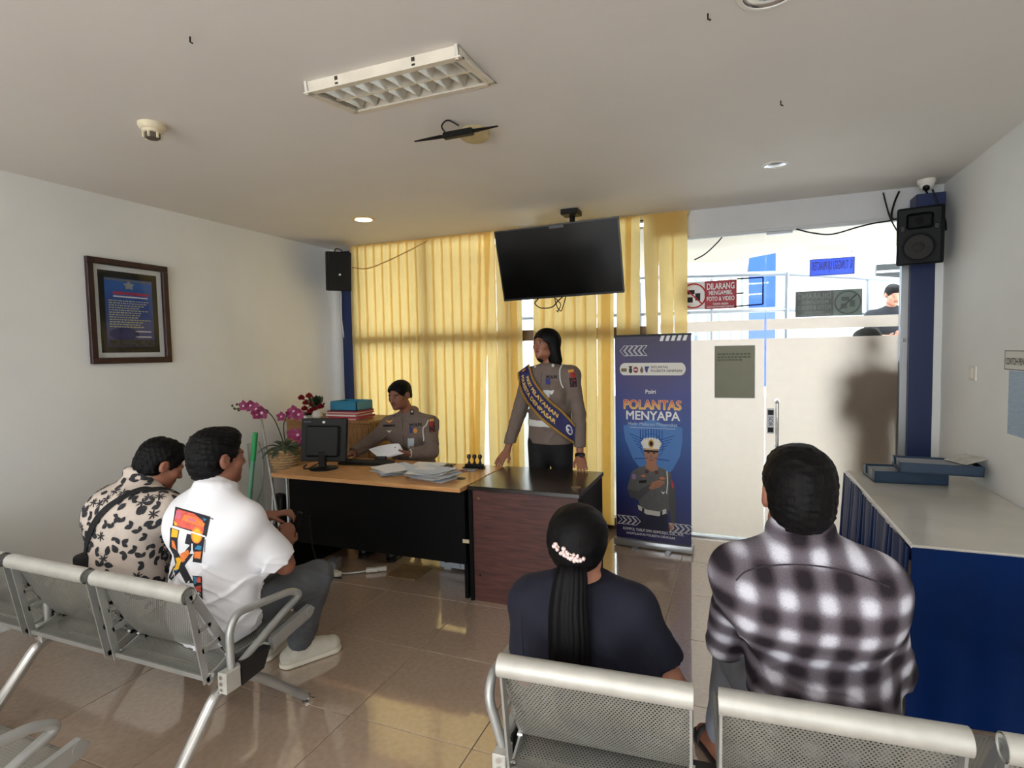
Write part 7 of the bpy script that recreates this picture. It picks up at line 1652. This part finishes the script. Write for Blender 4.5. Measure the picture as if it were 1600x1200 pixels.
# ================================================================== two people outside the glass
def outside_people():
    # seated on the raised walkway bench, seen through the clear glass
    hc = at_y(1396, 461, 7.95); R = frame((0.2, -1), 0.35); p = hc; s = 1.0
    J = dict(front=(0.1, -1, 0), pelvis=V3(p.x, 8.12, 1.45), belly=V3(p.x, 8.10, 1.63), chest=V3(p.x-0.02, 8.05, 1.80), neck=V3(p.x-0.01, 8.02, p.z-0.17), shR=V3(p.x-0.20, 8.03, p.z-0.25), shL=V3(p.x+0.17, 8.03, p.z-0.25), elR=V3(p.x-0.24, 7.92, p.z-0.50), elL=V3(p.x+0.24, 7.92, p.z-0.50), wrR=V3(p.x-0.08, 7.75, p.z-0.50), wrL=V3(p.x+0.08, 7.75, p.z-0.50),
             hipR=V3(p.x-0.1, 8.1, 1.45), hipL=V3(p.x+0.1, 8.1, 1.45), knR=V3(p.x-0.12, 7.70, 1.46), knL=V3(p.x+0.12, 7.70, 1.46), anR=V3(p.x-0.12, 7.72, 1.09), anL=V3(p.x+0.12, 7.72, 1.09), toeR=V3(p.x-0.12, 7.58, 1.03), toeL=V3(p.x+0.12, 7.58, 1.03))
    b = SDF(); limbs(b, J, 0.98); b.cone(J['neck'], A_(hc)+R@A_((0, -0.022, -0.055)), 0.056, 0.05, 0.03); head(b, hc, R, 1.0)
    for q in 'LR':
        hand(b, J['wr'+q], (-0.6 if q == 'L' else 0.6, -0.5, 0.1), (0, 0.3, 1), (0, -1, 0), curl=0.7); b.cone(J['an'+q]-V3(0, 0, 0.04), J['toe'+q]+V3(0, 0, 0.0), 0.04, 0.03, 0.02)
    V, Q = surface(b, 0.008); me = np_mesh('person', V, Q); o = bpy.data.objects.new('person', me); C.objects.link(o); me.materials.append(MATS['skin']); me.polygons.foreach_set('use_smooth', [True]*len(me.polygons)); tone(o, V, hc, R, 1.0, (206, 140, 116), (150, 80, 76))
    bs = V3(J['pelvis'].x, J['pelvis'].y, 1.0); me.transform(Matrix.Translation(-bs)); o.location = bs; tag(o, 'person in a black T-shirt with white print sitting outside the glass', 'person')
    short_hair(o, hc, R, 1.02, 31, 1.05, -0.05, 0.002, 0.05, 0.008); kp = []
    cloth('t_shirt', J, 1.0, 0.014, mat('outdoor_black', (34, 36, 44), 0.85), o, ('torso', 'arms'), 61, 0.003, 22, 0.009, None, [(J['pelvis']+V3(0, 0, -0.05), (0, 0, -1))], kp, sleeve=0.8); cloth('trousers', J, 1.0, 0.01, MATS['jeans_grey'], o, ('legs',), 62, 0.003, 22, 0.01)
    print_px('shirt_print', [[(1385, 496), (1398, 495), (1398, 503), (1385, 505)]], bvh_of(kp[0]), 0.003, MATS['white_print'], o, 1)
    t = thing('outdoor_bench', 'pale bench on the raised walkway outside the glass', 'bench', (p.x, 8.15, 1.0)); MB().rng((p.x-0.22, 7.90, 1.34), (p.x+0.4, 8.22, 1.38)).out('seat', MATS['ext_white'], t)
    for sx in (-0.16, 0.34): MB().rng((p.x+sx-0.03, 7.93, 1.0), (p.x+sx+0.03, 8.19, 1.34)).out('leg', MATS['ext_white'], t)
    # close behind the frosted leaf: only a soft dark shape shows
    x = 0.975; y = 5.13; hc = V3(x-0.03, y+0.02, 1.60); R = frame((-0.6, 1), 0.2)
    J = dict(front=(0, 1, 0), pelvis=V3(x, y, 0.90), belly=V3(x, y, 1.05), chest=V3(x, y, 1.26), neck=V3(x, y, 1.43), shR=V3(x+0.18, y, 1.37), shL=V3(x-0.18, y, 1.36), elR=V3(x+0.22, y-0.03, 1.09), elL=V3(x-0.22, y-0.03, 1.08), wrR=V3(x+0.14, y+0.17, 0.98), wrL=V3(x-0.14, y+0.17, 0.98),
             hipR=V3(x+0.09, y, 0.88), hipL=V3(x-0.09, y, 0.88), knR=V3(x+0.10, y, 0.48), knL=V3(x-0.10, y, 0.48), anR=V3(x+0.10, y, 0.09), anL=V3(x-0.10, y, 0.09), toeR=V3(x+0.11, y+0.16, 0.03), toeL=V3(x-0.11, y+0.16, 0.03))
    hn = dict(L=((0.5, 0.7, 0), (0, 0, -1), (1, 0, 0), dict(curl=0.6)), R=((-0.5, 0.7, 0), (0, 0, -1), (-1, 0, 0), dict(curl=0.6)))
    o = base_person('person in dark clothes standing close behind the frosted glass door', J, R, hc, 1.0, SKIN_D, (110, 62, 58), 0.95, hn, res=0.009)
    short_hair(o, hc, R, 1.03, 41, 1.1, -0.08, 0.002, 0.05, 0.008); cloth('jacket', J, 0.97, 0.014, mat('dusk_jacket', (36, 38, 56), 0.85), o, ('torso', 'arms'), 71, 0.003, 22, 0.010, None, [(V3(0, 0, 0.84), (0, 0, -1))]); cloth('trousers', J, 0.97, 0.01, mat('pale_trousers', (150, 144, 132), 0.85), o, ('legs',), 72, 0.003, 22, 0.011)
    for q in 'LR': shoe('shoe', J['an'+q], J['toe'+q], MATS['shoe_black'], o, res=0.01)
outside_people()
